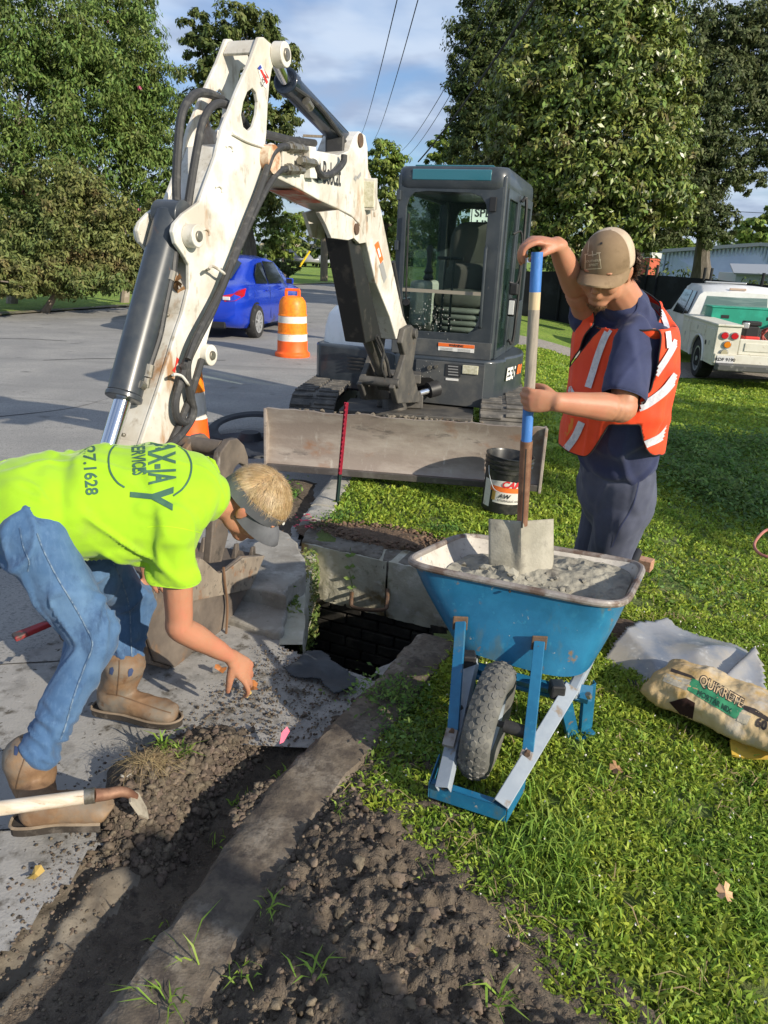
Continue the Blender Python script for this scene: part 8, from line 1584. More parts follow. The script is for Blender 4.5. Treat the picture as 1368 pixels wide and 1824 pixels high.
# metal buildings
wbm = mat('blue_white_cladding', (.47, .56, .70), .5, layers=[((.41, .50, .65), 1, .45, .6)]); roofm = mat('grey_roof', (.36, .38, .40), .5); brk = mat('orange_red_wall', (.46, .10, .05), .8, layers=[((.38, .08, .04), 2, .45, .6)])
wh = empty('warehouse', (18, 45, -.5), 'long pale blue metal warehouse with vertical ribs beyond the fence', 'building')
q0, q1, q2 = at(1181, 449, 48), at(1355, 437, 44), at(1480, 446, 40); mb = MB(); P = [q0, q1, q2]; base = [Vector((p.x, p.y, -1)) for p in P]
mb.extr([q0, q1, q2, base[2], base[0]], [p + Vector((3, 14, 0)) for p in (q0, q1, q2, base[2], base[0])]); mb.build('wall', wbm, wh)
for a, b, n in ((q0, q1, 24), (q1, q2, 18)):
    for k in range(n): t = (k + .5) / n; p = a.lerp(b, t) + Vector((-.05, -.12, -.06)); mb = MB(); mb.box(((p.x), p.y, (p.z - 1) / 2), (.10, .14, p.z + 1)); mb.build('rib', wbm, wh)
mb = MB(); mb.bar(q0 + Vector((-.2, -.2, .05)), q1 + Vector((0, -.2, .05)), .5, .18); mb.bar(q1 + Vector((0, -.2, .05)), q2 + Vector((0, -.2, .05)), .5, .18); mb.build('roof_edge', roofm, wh)
rb = empty('brick_building', (13, 42, -.5), 'low orange-red building with pale roof edge left of the warehouse', 'building'); a, b, c = at(1120, 452, 43), at(1160, 450, 40), at(1178, 452, 42.5); mb = MB(); mb.extr([Vector((p.x, p.y, -1)) for p in (a, b, c)], [p - Vector((0, 0, .25)) for p in (a, b, c)]); mb.build('wall', brk, rb); mb = MB(); mb.extr([p - Vector((0, .1, .25)) for p in (a, b, c)], [p + Vector((0, -.1, .02)) for p in (a, b, c)]); mb.build('roof_edge', mat('pale_fascia', (.5, .5, .48), .6), rb)
shd = empty('shed', at(1340, 500, 32), 'small pale shed with grey roof behind the truck cab', 'shed'); a, b = at(1312, 486, 33), at(1470, 492, 30); mb = MB(); mb.extr([a, b, Vector((b.x, b.y, -1)), Vector((a.x, a.y, -1))], [p + Vector((.5, 3, 0)) for p in (a, b, Vector((b.x, b.y, -1)), Vector((a.x, a.y, -1)))]); mb.build('wall', mat('shed_wall', (.50, .56, .60), .6), shd); mb = MB(); mb.add([a + Vector((-.2, -.2, 0)), b + Vector((0, -.2, 0)), b + Vector((.4, 2, .38)), a + Vector((.5, 2, .38))], [(0, 1, 2, 3)]); o = mb.build('roof', roofm, shd); md = o.modifiers.new('t', 'SOLIDIFY'); md.thickness = .06
fb_ = empty('far_building', (-9, 110, 0), 'long low pale building behind the distant parked cars', 'building'); a, b = at(470, 447, 110), at(640, 449, 110); mb = MB(); mb.extr([a, b, Vector((b.x, b.y, -.1)), Vector((a.x, a.y, -.1))], [p + Vector((0, 12, 0)) for p in (a, b, Vector((b.x, b.y, -.1)), Vector((a.x, a.y, -.1)))]); mb.build('wall', mat('far_wall', (.34, .38, .44), .8), fb_); mb = MB(); mb.bar(a + Vector((-.5, -.3, .5)), b + Vector((.5, -.3, .5)), .8, 1.0); mb.build('roof', mat('far_roof', (.45, .38, .30), .8), fb_)
# ================================================================== trees and plants
def leaf_mesh(P, Nrm, Ax, L, W):
    """diamond leaves: arrays of centre, normal, axis, length, width"""
    Ax = Ax - Nrm * (Ax * Nrm).sum(1)[:, None]; Ax /= np.linalg.norm(Ax, axis=1)[:, None] + 1e-9; S = np.cross(Nrm, Ax); n = len(P)
    V = np.empty((n, 4, 3)); h = (L / 2)[:, None]; w = (W / 2)[:, None]; V[:, 0] = P - Ax * h; V[:, 1] = P + S * w - Ax * h * .1 + Nrm * w * .3; V[:, 2] = P + Ax * h; V[:, 3] = P - S * w - Ax * h * .1 + Nrm * w * .3
    return V.reshape(-1, 3), np.arange(n * 4).reshape(n, 4)
def unit(n): v = rng.normal(size=(n, 3)); return v / np.linalg.norm(v, axis=1)[:, None]
DENS = 1.15
def crown(blobs, size, asp, clump=.22, per=55, droop=.4, hollow=.55):
    Ps, Ns, As = [], [], []
    for c, r_, n in blobs:
        n = n * DENS; c = np.array(c); r_ = np.array(r_); k = max(2, int(n / per)); u = unit(k); rad = hollow + (1.04 - hollow) * rng.random(k) ** .6; cc = c + u * r_ * rad[:, None] * (1 + .12 * rng.normal(size=(k, 1)))
        idx = np.repeat(np.arange(k), per); d = unit(len(idx)) * (rng.random((len(idx), 1)) ** .5); sg_ = clump * (.6 + .8 * rng.random(k))[idx][:, None]; P = cc[idx] + d * r_.mean() * sg_ * np.array([1.25, 1.25, .75])
        outw = (P - cc[idx]); outw /= np.linalg.norm(outw, axis=1)[:, None] + 1e-6; N_ = outw * .9 + u[idx] * .5 + np.array([0, 0, .45]) + unit(len(idx)) * .75; N_ /= np.linalg.norm(N_, axis=1)[:, None]
        A_ = outw + unit(len(idx)) * .8 + np.array([0, 0, -droop]); Ps.append(P); Ns.append(N_); As.append(A_)
    P = np.concatenate(Ps); N_ = np.concatenate(Ns); A_ = np.concatenate(As); L = size * (.6 + .8 * rng.random(len(P))); return leaf_mesh(P, N_, A_, L, L * asp)
def B(x, y, Y, rx, ry, n, dz=.8):
    c = at(x, y, Y); dep = (c - EYEP).dot(_fwd); a, b = rx / FPX * dep, ry / FPX * dep; return (tuple(c), (a, a * dz, b), n)
bark = mat('bark', (.10, .085, .07), .95, layers=[((.16, .14, .12), 6, .45, .65, (3, 3, .5))], bump=[(20, .6, .02)]); pale_bark = mat('pale_bark', (.24, .20, .16), .9, layers=[((.33, .29, .24), 6, .5, .65)])
def tree(name, base, blobs, size, asp, m, label, cat='tree', group=None, tr=.25, bm_=None, flowers=None, limbs=5, **kw):
    if size < .18: blobs = [(a, b, n * 1.5) for a, b, n in blobs]
    base = Vector(base); root = empty(name, base, label, cat, group); V, F = crown(blobs, size, asp, **kw); me = tris_mesh('crown', V, F); link('crown', me, m, root)
    mb = MB(); cs = [Vector(b[0]) for b in blobs]; cs.sort(key=lambda q: q.z); top = sum(cs, Vector()) / len(cs); fork = base.lerp(Vector((top.x, top.y, top.z)), .35); mb.tube([base - Vector((0, 0, .2)), base.lerp(fork, .5) + Vector((.08, 0, 0)), fork, top], lambda t: tr * (1 - .75 * t), 9, 4)
    for q in random.sample(cs, min(limbs, len(cs))): s_ = fork.lerp(top, random.uniform(0, .5)); mb.tube([s_, s_.lerp(q, .5) + Vector((0, 0, .15)), q], lambda t: tr * .4 * (1 - .8 * t), 6, 3)
    mb.build('trunk', bm_ or bark, root, smooth=True)
    if flowers:
        fb = [(b[0], tuple(v * 1.05 for v in b[1]), flowers) for b in blobs]; V, F = crown(fb, .06, .9, clump=.045, per=14, hollow=1.0); link('blossom', tris_mesh('blossom', V, F), mat('pink_blossom', (.55, .14, .22), .7, island=.2, transl=.3), root)
    return root
def lm(nm, c, c2, c3=None, isl=.5, tr=.35, sp=.3, rough=.55): return mat(nm, c, rough, layers=[(c2, .55, .40, .62), (c3 or tuple(q * .6 for q in c), 1.6, .52, .68)], island=isl, transl=tr, spec=sp)
myr = lm('myrtle_leaves', (.105, .18, .045), (.15, .22, .055), (.13, .15, .05)); myr2 = lm('bush_leaves', (.13, .18, .055), (.18, .20, .065), (.20, .16, .07)); oakl = lm('oak_leaves', (.085, .125, .04), (.125, .16, .05), (.045, .07, .022)); magl = lm('magnolia_leaves', (.115, .17, .036), (.175, .22, .05), (.15, .12, .045), .55, .15, .5, .36); lite = lm('light_leaves', (.18, .26, .05), (.22, .28, .07)); farl = lm('far_leaves', (.10, .15, .05), (.13, .18, .06), (.07, .10, .04))
GL = 'crape myrtles and bushes along the left verge'
tree('crape_myrtle', (-9.8, 19.5, -.04), [B(-30, 60, 19, 130, 120, 5500), B(70, 40, 19.5, 110, 100, 5500), B(30, 170, 19, 120, 110, 5500), B(-40, 290, 18.5, 110, 110, 4500), B(60, 300, 19, 100, 90, 5000), B(120, 130, 19.5, 90, 90, 4500)], .115, .36, myr, 'tall crape myrtle with pink blossom at the left edge of the photo', 'tree', GL, .15, pale_bark, 24, 6, droop=.9)
tree('crape_myrtle', (-7.6, 21.5, -.04), [B(200, 60, 21.5, 80, 90, 4500), B(235, 130, 21, 72, 80, 4500), B(180, 180, 21, 90, 90, 4500), B(255, 215, 21.5, 64, 70, 4000), B(270, 300, 21, 58, 70, 3600), B(190, 290, 20.5, 90, 80, 4500), B(225, 0, 22, 50, 50, 2200)], .115, .36, myr, 'crape myrtle with pink blossom just left of the excavator arm', 'tree', GL, .14, pale_bark, 18, 6, droop=.9)
tree('bush', (-8.2, 17.6, -.04), [B(150, 400, 18, 85, 75, 4500), B(70, 420, 17.8, 80, 60, 3800), B(215, 420, 18.5, 58, 52, 2800), B(110, 350, 18, 80, 60, 3800), B(185, 465, 18, 60, 34, 2200), B(100, 478, 17.5, 70, 30, 2200), B(255, 440, 18.6, 46, 44, 2200), B(290, 400, 19, 36, 50, 1800), B(150, 505, 17.6, 90, 22, 2600), B(50, 500, 17.6, 80, 24, 2400), B(245, 490, 18.6, 60, 24, 1800)], .105, .40, myr2, 'wide yellowish bush low over the grass verge', 'bush', GL, .10, pale_bark, None, 6, droop=.6)
tree('bush', (-9.2, 15.6, -.04), [B(15, 490, 16, 50, 34, 2400), B(-50, 470, 16, 70, 50, 3000), B(40, 512, 15.6, 22, 16, 700)], .10, .42, myr2, 'small brownish bush at the left edge of the verge', 'bush', GL, .07, pale_bark, None, 3)
tree('shade_tree', at(441, 490, 31), [B(440, 60, 31, 62, 42, 3000), B(380, 90, 31, 50, 52, 2600), B(495, 110, 31, 42, 50, 2200), B(350, 60, 31.5, 30, 40, 1100), B(430, 140, 31, 75, 50, 3600), B(360, 200, 31, 52, 70, 3000), B(500, 190, 31, 34, 60, 2200), B(440, 260, 31, 70, 60, 3000), B(490, 330, 31, 64, 60, 3800), B(440, 360, 31, 60, 46, 2800), B(525, 290, 31.5, 28, 40, 1200)], .19, .45, lm('shade_tree_leaves', (.10, .14, .04), (.15, .18, .055), (.06, .085, .028)), 'tall dark-trunked shade tree behind the excavator arm', 'tree', None, .36, bark, None, 8, droop=.7, hollow=.4)
tree('sapling', at(505, 488, 37), [B(505, 430, 37, 34, 40, 2200), B(530, 400, 37.5, 24, 26, 1100), B(470, 450, 36.5, 26, 26, 1300)], .20, .5, lite, 'bright green young tree above the blue car mirror', 'tree', None, .12)
tree('shrub', at(512, 486, 34), [B(515, 476, 34, 20, 14, 900), B(487, 478, 34.5, 20, 16, 900)], .14, .5, oakl, 'dark rounded shrub in front of the bright young tree', 'shrub', None, .08, limbs=2)
tree('oak', at(600, 488, 52), [B(598, 420, 52, 36, 44, 2600), B(590, 380, 52, 26, 34, 1400), B(560, 440, 60, 30, 16, 1200), B(628, 430, 50, 28, 34, 1600)], .30, .6, oakl, 'dark oak seen under the boom behind the utility pole', 'tree', None, .3)
tree('tall_tree', at(690, 480, 40), [B(682, 285, 40, 36, 38, 2200), B(655, 330, 41, 26, 50, 1600), B(700, 340, 40, 34, 50, 2400), B(680, 400, 40, 44, 50, 2600), B(708, 290, 40, 20, 24, 800), B(720, 420, 41, 40, 50, 1900), B(650, 420, 41, 34, 50, 1700)], .22, .45, lite, 'slender light green tree between the boom and the cab', 'tree', None, .18, bark, None, 6, hollow=.35)
tree('tall_tree', at(790, 480, 36), [B(790, 265, 36, 26, 24, 1000), B(810, 250, 36, 24, 40, 1400), B(800, 320, 36, 50, 50, 2200), B(770, 300, 36, 22, 28, 700), B(790, 400, 36, 60, 60, 2600)], .2, .45, lite, 'pale green tree peeking out above the cab roof', 'tree', None, .18, bark, None, 5, hollow=.35)
tree('live_oak', at(870, 500, 28), [B(880, 40, 27, 70, 60, 4500), B(850, 140, 27, 52, 60, 4200), B(895, 180, 27, 68, 80, 5500), B(828, 210, 27, 28, 46, 1800), B(850, 270, 27, 54, 50, 3500), B(930, 70, 28, 70, 80, 4500), B(910, 330, 27, 60, 60, 3500), B(950, 400, 27, 50, 46, 2600)], .14, .42, oakl, 'dark live oak directly behind the excavator cab', 'tree', None, .45, bark, None, 8)
tree('magnolia', at(1062, 545, 21.5), [B(1040, 40, 22, 100, 90, 5000), B(960, 150, 21.5, 80, 80, 4200), B(1060, 140, 21, 100, 90, 5600), B(1150, 140, 21.5, 70, 90, 4400), B(1130, 50, 22, 70, 70, 3200), B(1000, 250, 21, 95, 80, 5200), B(1110, 250, 21, 95, 85, 5600), B(1180, 270, 21.5, 55, 80, 3200), B(950, 320, 21.5, 70, 60, 3400), B(1050, 340, 21, 90, 60, 4200), B(1150, 350, 21.2, 70, 56, 3200), B(960, 400, 21.5, 56, 48, 2200), B(1110, 410, 21.5, 60, 36, 1500), B(1000, -40, 22, 90, 60, 2200), B(925, 240, 21.8, 60, 90, 3000), B(900, 330, 22, 50, 60, 2000), B(1195, 180, 21.8, 50, 80, 2400), B(1010, 440, 21.5, 50, 30, 1200), B(1200, 360, 21.8, 40, 44, 1600), B(1120, -30, 22, 80, 50, 1800)], .155, .42, magl, 'huge glossy magnolia towering over the man in the orange vest', 'tree', None, .40, bark, None, 8, per=40)
tree('live_oak', at(1240, 540, 29), [B(1230, 60, 29, 60, 56, 3200), B(1300, 60, 29, 52, 44, 3000), B(1345, 100, 29, 40, 60, 2600), B(1280, 150, 28.5, 56, 56, 3600), B(1330, 190, 28.5, 44, 50, 2800), B(1250, 230, 28, 50, 60, 3400), B(1290, 290, 28, 48, 40, 2800), B(1330, 320, 28.5, 30, 26, 1200), B(1240, 350, 28, 60, 50, 3600), B(1180, 400, 28, 62, 40, 3200), B(1270, 400, 28, 40, 34, 2000), B(1130, 420, 28, 60, 24, 1800), B(1370, 30, 29, 40, 50, 1800), B(1375, 170, 28.5, 40, 60, 2400), B(1220, 140, 28.5, 50, 70, 2800), B(1365, 260, 28.5, 36, 50, 1800), B(1200, 300, 28, 50, 70, 2800)], .145, .42, lm('oak_right_leaves', (.085, .115, .045), (.12, .145, .06), (.05, .07, .028)), 'spreading grey-green live oak right of the magnolia', 'tree', None, .5, bark, None, 9, hollow=.4)
tree('tree', at(1345, 500, 60), [B(1345, 415, 60, 34, 24, 2200), B(1380, 400, 60, 34, 30, 1600), B(1310, 430, 62, 26, 16, 1000)], .34, .6, lite, 'light green tree above the warehouse roof at the right edge', 'tree', None, .3)
tree('tree', at(1170, 500, 66), [B(1160, 438, 66, 40, 14, 1500), B(1215, 436, 66, 34, 12, 1200)], .34, .6, lite, 'light green treetop between the red building and the oak', 'tree', None, .3)
tree('tree', (13.6, .2, -.3), [((13.4 + q[0], .4 + q[1], q[2]), (1.7, 1.7, 1.1), 1100) for q in ((0, 0, 5), (-1.6, 1, 4.4), (1.4, 1.4, 5.2), (-.8, -1.8, 5.4), (2.4, -.6, 4.6), (.4, 2.8, 4.3), (-2.6, -1, 5))], .24, .5, oakl, 'shade tree outside the right edge whose shadow crosses the lawn', 'tree', None, .25, hollow=.3)
# far woods closing the horizon
fw = [((x + random.uniform(-2, 2), 118 + 24 * math.sin(x * .05) + random.uniform(-6, 6), random.uniform(2, 4.2)), (random.uniform(4, 7), 3.5, random.uniform(3, 5.5)), 640) for x in np.arange(-130, 150, 6.5)]
V, F = crown(fw, .8, .7, clump=.4, per=32); tag(link('distant_woods', tris_mesh('woods', V, F), farl), kind='stuff')
fw = [((x + random.uniform(-1, 1), 34 + .30 * (x + 30) * (x < 0) + random.uniform(-2, 2), random.uniform(.6, 2.2)), (2.6, 1.8, random.uniform(1.6, 3.2)), 900) for x in np.arange(-42, -8.5, 2.2)]
V, F = crown(fw, .26, .45, clump=.35, per=36); tag(link('hedgerow', tris_mesh('hedge', V, F), oakl), kind='stuff')
fw = [((x, 31 + random.uniform(-1, 1), random.uniform(-.2, 1.)), (1.8, 1.2, random.uniform(1.0, 1.9)), 700) for x in np.arange(3.2, 17, 1.6)]
V, F = crown(fw, .2, .45, clump=.35, per=36); tag(link('undergrowth', tris_mesh('undergrowth', V, F), oakl), kind='stuff')
# ------------------------------------------------------------------ grass
def blades(x, y, z, h, w, lean, m, name, kind='stuff', up=.9):
    n = len(x); a = rng.random(n) * 2 * np.pi; la = rng.random(n) * 2 * np.pi; ln = lean * (.3 + rng.random(n)); sx, sy = np.cos(a) * w / 2, np.sin(a) * w / 2; dx, dy = np.cos(la) * ln * h, np.sin(la) * ln * h
    V = np.zeros((n, 5, 3)); V[:, 0] = np.stack([x - sx * .6, y - sy * .6, z], 1); V[:, 1] = np.stack([x + sx * .6, y + sy * .6, z], 1); mx_, my = x + dx * .42, y + dy * .42; V[:, 2] = np.stack([mx_ + sx, my + sy, z + h * .62 * up], 1); V[:, 3] = np.stack([mx_ - sx, my - sy, z + h * .62 * up], 1); V[:, 4] = np.stack([x + dx, y + dy, z + h * (up - .35 * ln)], 1)
    F = (np.arange(n)[:, None] * 5 + np.array([[0, 1, 2, 0, 2, 3, 3, 2, 4]])).reshape(-1, 3); return tag(link(name, tris_mesh(name, V.reshape(-1, 3), F), m), kind=kind)
def scatter(n, x0, x1, y0, y1, ok, clump=0.):
    if clump: k = n // 7; cx, cy = rng.uniform(x0, x1, k), rng.uniform(y0, y1, k); i = rng.integers(0, k, n); x = cx[i] + rng.normal(size=n) * clump; y = cy[i] + rng.normal(size=n) * clump
    else: x, y = rng.uniform(x0, x1, n), rng.uniform(y0, y1, n)
    k = ok(x, y); return x[k], y[k]
def grassy(x, y):
    near = y < 2.9; e = .05 * fbm(x, y, 5, 3, 101); k = np.where(near, x > Gx(y) + e + .10 * (rng.random(len(x)) ** 3) * -1.6, True); k &= ~(near & (x < Kx(y) + .2)); k &= ~inside(x, y, PIT); k &= ~((y >= 2.9) & (y < 4.0) & (x < .62) & (y < 4.25 - .46 * (x + .46) + .02)); k &= ~((y >= 3.9) & (x < Rx(y) + .17)); k &= patch(x, y) < .25 + .3 * rng.random(len(x))
    k &= ~(((x - _c2.x) / .11) ** 2 + ((y - _c2.y) / .11) ** 2 < 1); return k & (fbm(x, y, 3.2, 3, 107) > -.62 + .25 * rng.random(len(x)))
def lush(x, y): return .75 + .5 * sstep(-.3, .5, fbm(x, y, 1.4, 3, 103))
x, y = scatter(138000, -.25, 3.0, .85, 3.3, grassy, .016); s_ = lush(x, y); blades(x, y, lawn_z(x, y), (.022 + .022 * rng.random(len(x))) * s_, .0055 + .006 * rng.random(len(x)), .95, grassm, 'grass')
x, y = scatter(82000, -.5, 4.6, 3.2, 6.6, grassy, .022); s_ = lush(x, y); blades(x, y, lawn_z(x, y), (.028 + .022 * rng.random(len(x))) * s_, .010 + .008 * rng.random(len(x)), .85, grassm, 'grass')
x, y = scatter(70000, 0., 10, 6.5, 14.5, grassy, .04); blades(x, y, lawn_z(x, y), .03 + .03 * rng.random(len(x)), .02 + .014 * rng.random(len(x)), .8, grassm, 'grass')
x, y = scatter(2600, -.2, 2.9, .9, 3.2, grassy, .02); blades(x, y, lawn_z(x, y), .045 + .05 * rng.random(len(x)), .0035 + .002 * rng.random(len(x)), .8, grass_long, 'long_grass')
x, y = scatter(420, g(900, 1560).x, g(1060, 1560).x, g(900, 1640).y, g(900, 1400).y, grassy, .03); blades(x, y, lawn_z(x, y), .07 + .05 * rng.random(len(x)), .004 + .002 * rng.random(len(x)), .7, grass_long, 'long_grass')
x, y = scatter(2600, -.2, 3, .9, 4.2, grassy, .03); blades(x, y, lawn_z(x, y) + .01, .03 + .04 * rng.random(len(x)), .0025 + .002 * rng.random(len(x)), 1.7, dry, 'dry_grass', up=.6)
# clover heads
x, y = scatter(420, .0, 2.6, 1.2, 3.2, grassy); n = len(x); c = np.stack([x, y, lawn_z(x, y) + .04 + .02 * rng.random(n)], 1); P = np.repeat(c, 4, 0) + unit(4 * n) * .0018; V, F = leaf_mesh(P, unit(4 * n), unit(4 * n), np.full(4 * n, .006), np.full(4 * n, .005)); tag(link('clover_flowers', tris_mesh('clover', V, F), mat('clover_white', (.7, .68, .62), .8)), kind='stuff')
# lush weeds in the shallow ditch to the right, ragged growth by the gutter
def weeds(n, cx, cy, sx_, sy_, size, m, nm, z=None, hmax=.1, asp=.45):
    x = cx + rng.normal(size=n) * sx_; y = cy + rng.normal(size=n) * sy_; zz = (lawn_z(x, y) if z is None else np.full(n, z)) + rng.random(n) * hmax * (.6 + .8 * sstep(-.2, .4, fbm(x, y, 3, 2, 111))); N_ = unit(n) * .6 + np.array([0, -.1, .8]); N_ /= np.linalg.norm(N_, axis=1)[:, None]; L = size * (.6 + .8 * rng.random(n)); V, F = leaf_mesh(np.stack([x, y, zz], 1), N_, unit(n), L, L * asp); return tag(link(nm, tris_mesh(nm, V, F), m), kind='stuff')
wdm = mat('weed_leaves', (.10, .20, .035), .5, layers=[((.16, .26, .05), 4, .45, .6)], island=.45, transl=.35)
for px_, py_, k_, hm in ((1290, 860, 5200, .16), (1230, 800, 3600, .14), (1340, 790, 3200, .16), (1345, 900, 2600, .12)): q = g(px_, py_, -.2); weeds(k_, q.x, q.y, .34, .38, .045, wdm, 'weeds', hmax=hm)
q = g(1225, 1010, -.05); weeds(1500, q.x, q.y, .3, .25, .022, wdm, 'weeds', hmax=.05)
for px_, py_, k_ in ((700, 1250, 900), (735, 1330, 600), (600, 925, 500), (800, 945, 700)): q = g(px_, py_); weeds(k_, q.x, q.y, .07, .07, .02, wdm, 'weeds', hmax=.05)
q = g(505, 890, -.04); weeds(500, q.x, q.y, .05, .12, .03, wdm, 'weeds', z=-.02, hmax=.06); q = g(488, 1055, -.0); weeds(160, q.x, q.y, .035, .02, .02, wdm, 'weeds', z=.032, hmax=.03)
# fern-like growth hanging down the left side of the drain and single creeper on the back wall
n = 3000; t = rng.random(n); y = 3.85 - .75 * rng.random(n); z = -.02 - .5 * rng.random(n) ** 1.2; x = -.44 + .07 * rng.random(n) * (1 + .5 * np.sin(y * 9)); N_ = unit(n) * .7 + np.array([.4, -.5, .4]); N_ /= np.linalg.norm(N_, axis=1)[:, None]; L = .026 * (.5 + rng.random(n)); V, F = leaf_mesh(np.stack([x, y, z], 1), N_, unit(n), L, L * .4); tag(link('wall_ferns', tris_mesh('ferns', V, F), mat('fern_green', (.13, .20, .045), .6, layers=[((.25, .24, .08), 12, .5, .65)], island=.4, transl=.3)), kind='stuff')
cp = empty('creeper', at(625, 960, 3.85), 'thin green creeper hanging down the pale back wall of the drain', 'creeper'); P = [at(624, 975, 3.78), at(625, 1000, 3.77), at(623, 1020, 3.76), at(628, 1045, 3.75)]; mb = MB(); mb.tube(P, .0022, 5, 4); mb.build('stem', mat('stem_green', (.10, .14, .04), .6), cp, smooth=True)
for i, (x_, y_) in enumerate(((628, 988), (620, 990), (629, 1008), (619, 1011), (630, 1028), (618, 1030), (634, 1044), (624, 1047))): c = at(x_, y_, 3.745); V, F = leaf_mesh(np.array([c]), np.array([[.2, -.7, .6]]) / .94, np.array([[1., .2, -.3 if i % 2 else .3]]), np.array([.042]), np.array([.024])); link('leaf', tris_mesh('leaf', V, F), wdm, cp)
# sprigs of weeds in the soil
for i, (x_, y_, n_, h_) in enumerate(((745, 1340, 9, .1), (290, 1340, 26, .07), (325, 1350, 24, .06), (425, 1370, 22, .05), (455, 1362, 12, .04), (288, 1648, 7, .035), (300, 1800, 14, .085), (345, 1720, 6, .10), (480, 1640, 9, .05), (430, 1750, 12, .04), (500, 1330, 16, .05), (385, 1430, 8, .03), (880, 1810, 14, .06), (600, 1450, 7, .05), (560, 1780, 10, .05), (265, 1770, 8, .05))):
    p = g(x_, y_); z0 = float(soil_z(np.array([p.x]), np.array([p.y]))[0]) if y_ < 1850 and p.x < Gx(p.y) else 0.; xx = p.x + rng.normal(size=n_) * .014; yy = p.y + rng.normal(size=n_) * .014; blades(xx, yy, np.full(n_, z0), h_ * (.6 + .7 * rng.random(n_)), np.full(n_, .006 if h_ < .09 else .005), 1.1, grass_long, 'weed_sprig')
p = g(270, 1375); n = 420; xx, yy = p.x + rng.normal(size=n) * .035, p.y + rng.normal(size=n) * .03; blades(xx, yy, soil_z(xx, yy) + .02, .03 + .03 * rng.random(n), np.full(n, .0018), 1.9, dry, 'dry_roots', up=.5)
q = g(520, 1010, .03); n = 260; xx, yy = q.x + rng.normal(size=n) * .05, q.y + rng.normal(size=n) * .08; blades(xx, yy, np.full(n, .034), .02 + .02 * rng.random(n), np.full(n, .0016), 2.2, dry, 'dry_roots', up=.25)
# ------------------------------------------------------------------ clods and crumbs of soil
ICO = []
for k in range(10):
    bm = bmesh.new(); bmesh.ops.create_icosphere(bm, subdivisions=1 if k < 6 else 2, radius=1); v = np.array([list(q.co * (1 + .9 * mnoise.noise(q.co * 1.3 + Vector((k * 5.3, k, 0))) + .7 * mnoise.noise(q.co * 3.1 + Vector((k, 9, k))))) for q in bm.verts]); bm.verts.index_update(); f = np.array([[q.index for q in w.verts] for w in bm.faces]); bm.free(); ICO.append((v, f))
def clods(x, y, z, r_, m, name, big=False, sink=.3, parent=None):
    Vs, Fs, o = [], [], 0; n = len(x)
    for i in range(n):
        v, f = ICO[rng.integers(6, 10) if big else rng.integers(0, 6)]; a = rng.random() * 6.28; c, s = math.cos(a), math.sin(a); q = v * r_[i] * np.array([1, .75 + .4 * rng.random(), .55 + .3 * rng.random()]); q = np.stack([q[:, 0] * c - q[:, 1] * s, q[:, 0] * s + q[:, 1] * c, q[:, 2]], 1) + np.array([x[i], y[i], z[i] + r_[i] * (.5 - sink)]); Vs.append(q); Fs.append(f + o); o += len(v)
    return tag(link(name, tris_mesh(name, np.concatenate(Vs), np.concatenate(Fs)), m, parent), kind='stuff')
def on_heap(x, y): s = (x - Kx(y)) * .93; return (s > .03) & (x < Gx(y) + .04 * rng.normal(size=len(x))) & (rng.random(len(x)) < .25 + .75 * sstep(.06, .22, s))
def on_bank(x, y): s = (x - Kx(y)) * .93; return (np.abs(s + .30 + .05 * fbm(x, y, 3, 2, 6)) < .13) & (y > 1.60) & (y < 2.15)
x, y = scatter(8500, -.7, .9, .85, 2.3, on_heap); r_ = .0018 + .007 * rng.random(len(x)) ** 3; clods(x, y, soil_z(x, y), r_, clodm, 'soil_crumbs')
x, y = scatter(1500, -.7, .9, .85, 1.95, on_heap); r_ = .004 + .011 * rng.random(len(x)) ** 2.5; clods(x, y, soil_z(x, y), r_, clodm, 'soil_clods', True, .35)
x, y = scatter(45, -.5, .7, .9, 1.7, on_heap); r_ = .013 + .014 * rng.random(len(x)) ** 2; clods(x, y, soil_z(x, y), r_, clodm, 'soil_clods', True, .4)
x, y = scatter(9000, -1.0, .1, 1.5, 2.2, on_bank); x, y = x[:2600], y[:2600]; r_ = .003 + .014 * rng.random(len(x)) ** 3; clods(x, y, soil_z(x, y), r_, clodm, 'soil_clods', True, .3)
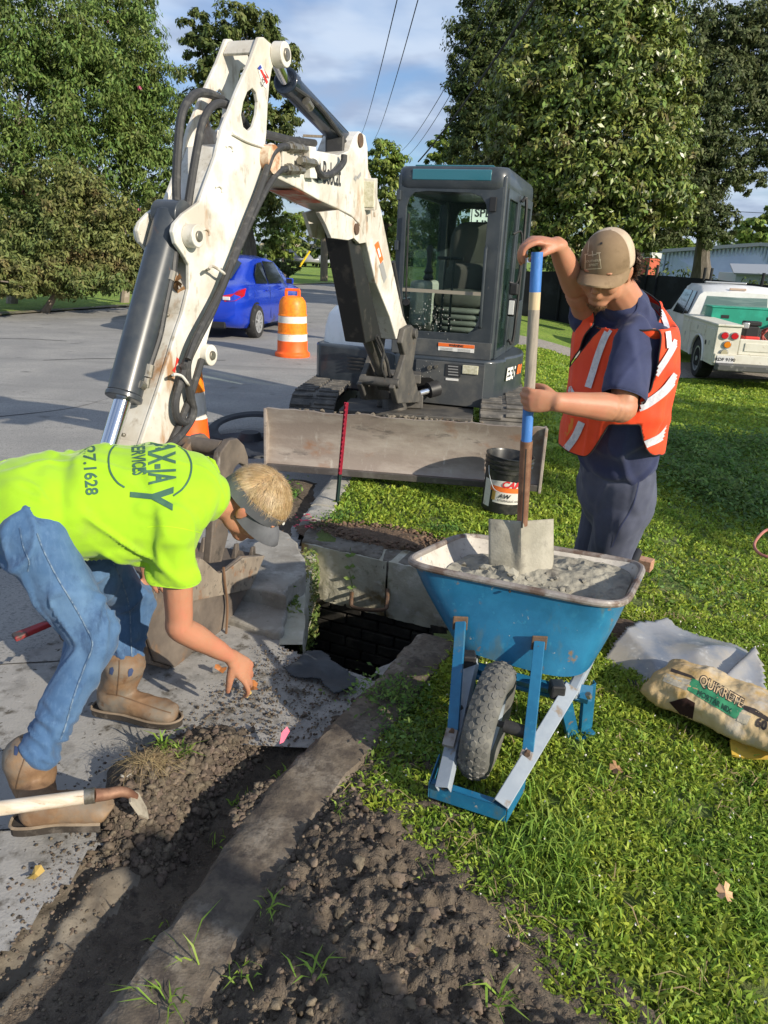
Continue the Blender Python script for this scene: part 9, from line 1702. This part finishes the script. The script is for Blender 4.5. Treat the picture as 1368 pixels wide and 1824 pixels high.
def on_lip(x, y): s = (x - Kx(y)) * .93; return (np.abs(s + .005) < .035) & (fbm(x, y, 3.5, 2, 19) > .02)
x, y = scatter(24000, -.7, .1, 1.0, 2.25, on_lip); x, y = x[:1500], y[:1500]; r_ = .002 + .010 * rng.random(len(x)) ** 2.5; clods(x, y, np.maximum(soil_z(x, y), .008), r_, clodm, 'soil_crumbs', True)
def on_slab(x, y): s = (x - Kx(y)) * .93; return inside(x, y, CP) & ((y > 1.65) | (x < Lx(y))) & (fbm(x, y, 3, 3, 23) + .9 * np.exp(-((s + .28) / .25) ** 2) + .9 * np.exp(-(((x + .42) / .22) ** 2 + ((y - 2.35) / .28) ** 2)) > .45 + .5 * rng.random(len(x)))
x, y = scatter(60000, -1.7, 0, .9, 2.8, on_slab); x, y = x[:9000], y[:9000]; r_ = .0006 + .006 * rng.random(len(x)) ** 7; clods(x, y, np.full(len(x), -.046), r_, clodm, 'soil_crumbs')
def on_silt(x, y): s = (x - Kx(y)) * .93; return (x > Lx(y) - .03) & (s < -.02) & (y < 1.75) & (fbm(x, y, 5, 3, 29) + .8 * rng.random(len(x)) > .35)
x, y = scatter(20000, -1.3, 0, .85, 1.75, on_silt); x, y = x[:3800], y[:3800]; r_ = .0008 + .006 * rng.random(len(x)) ** 6; clods(x, y, soil_z(x, y), r_, clodm, 'soil_crumbs')
def on_patch(x, y): return (patch(x, y) > .3) & ~inside(x, y, PIT)
x, y = scatter(3000, -.5, .7, 3.4, 4.4, on_patch); x, y = x[:900], y[:900]; r_ = .003 + .010 * rng.random(len(x)) ** 2.5; clods(x, y, .012 + 0 * x, r_, mat('brown_clods', (.13, .085, .055), .95, island=.3), 'soil_crumbs', True)
# leaves in the gutter past the man's head
for i, (x_, y_, m_, lab) in enumerate(((492, 935, og, 'orange leaf in the gutter soil behind the visor'), (515, 968, dl, 'brown leaf on the broken slab edge'), (527, 995, og, 'reddish leaf hanging on the slab corner by the drain'), (500, 950, dl, 'dull leaf just below the orange gutter leaf'))): leaf(g(x_, y_, .04 if i else -.01), .028, m_, lab, i, (.2, -.4, .9))
split_loose()
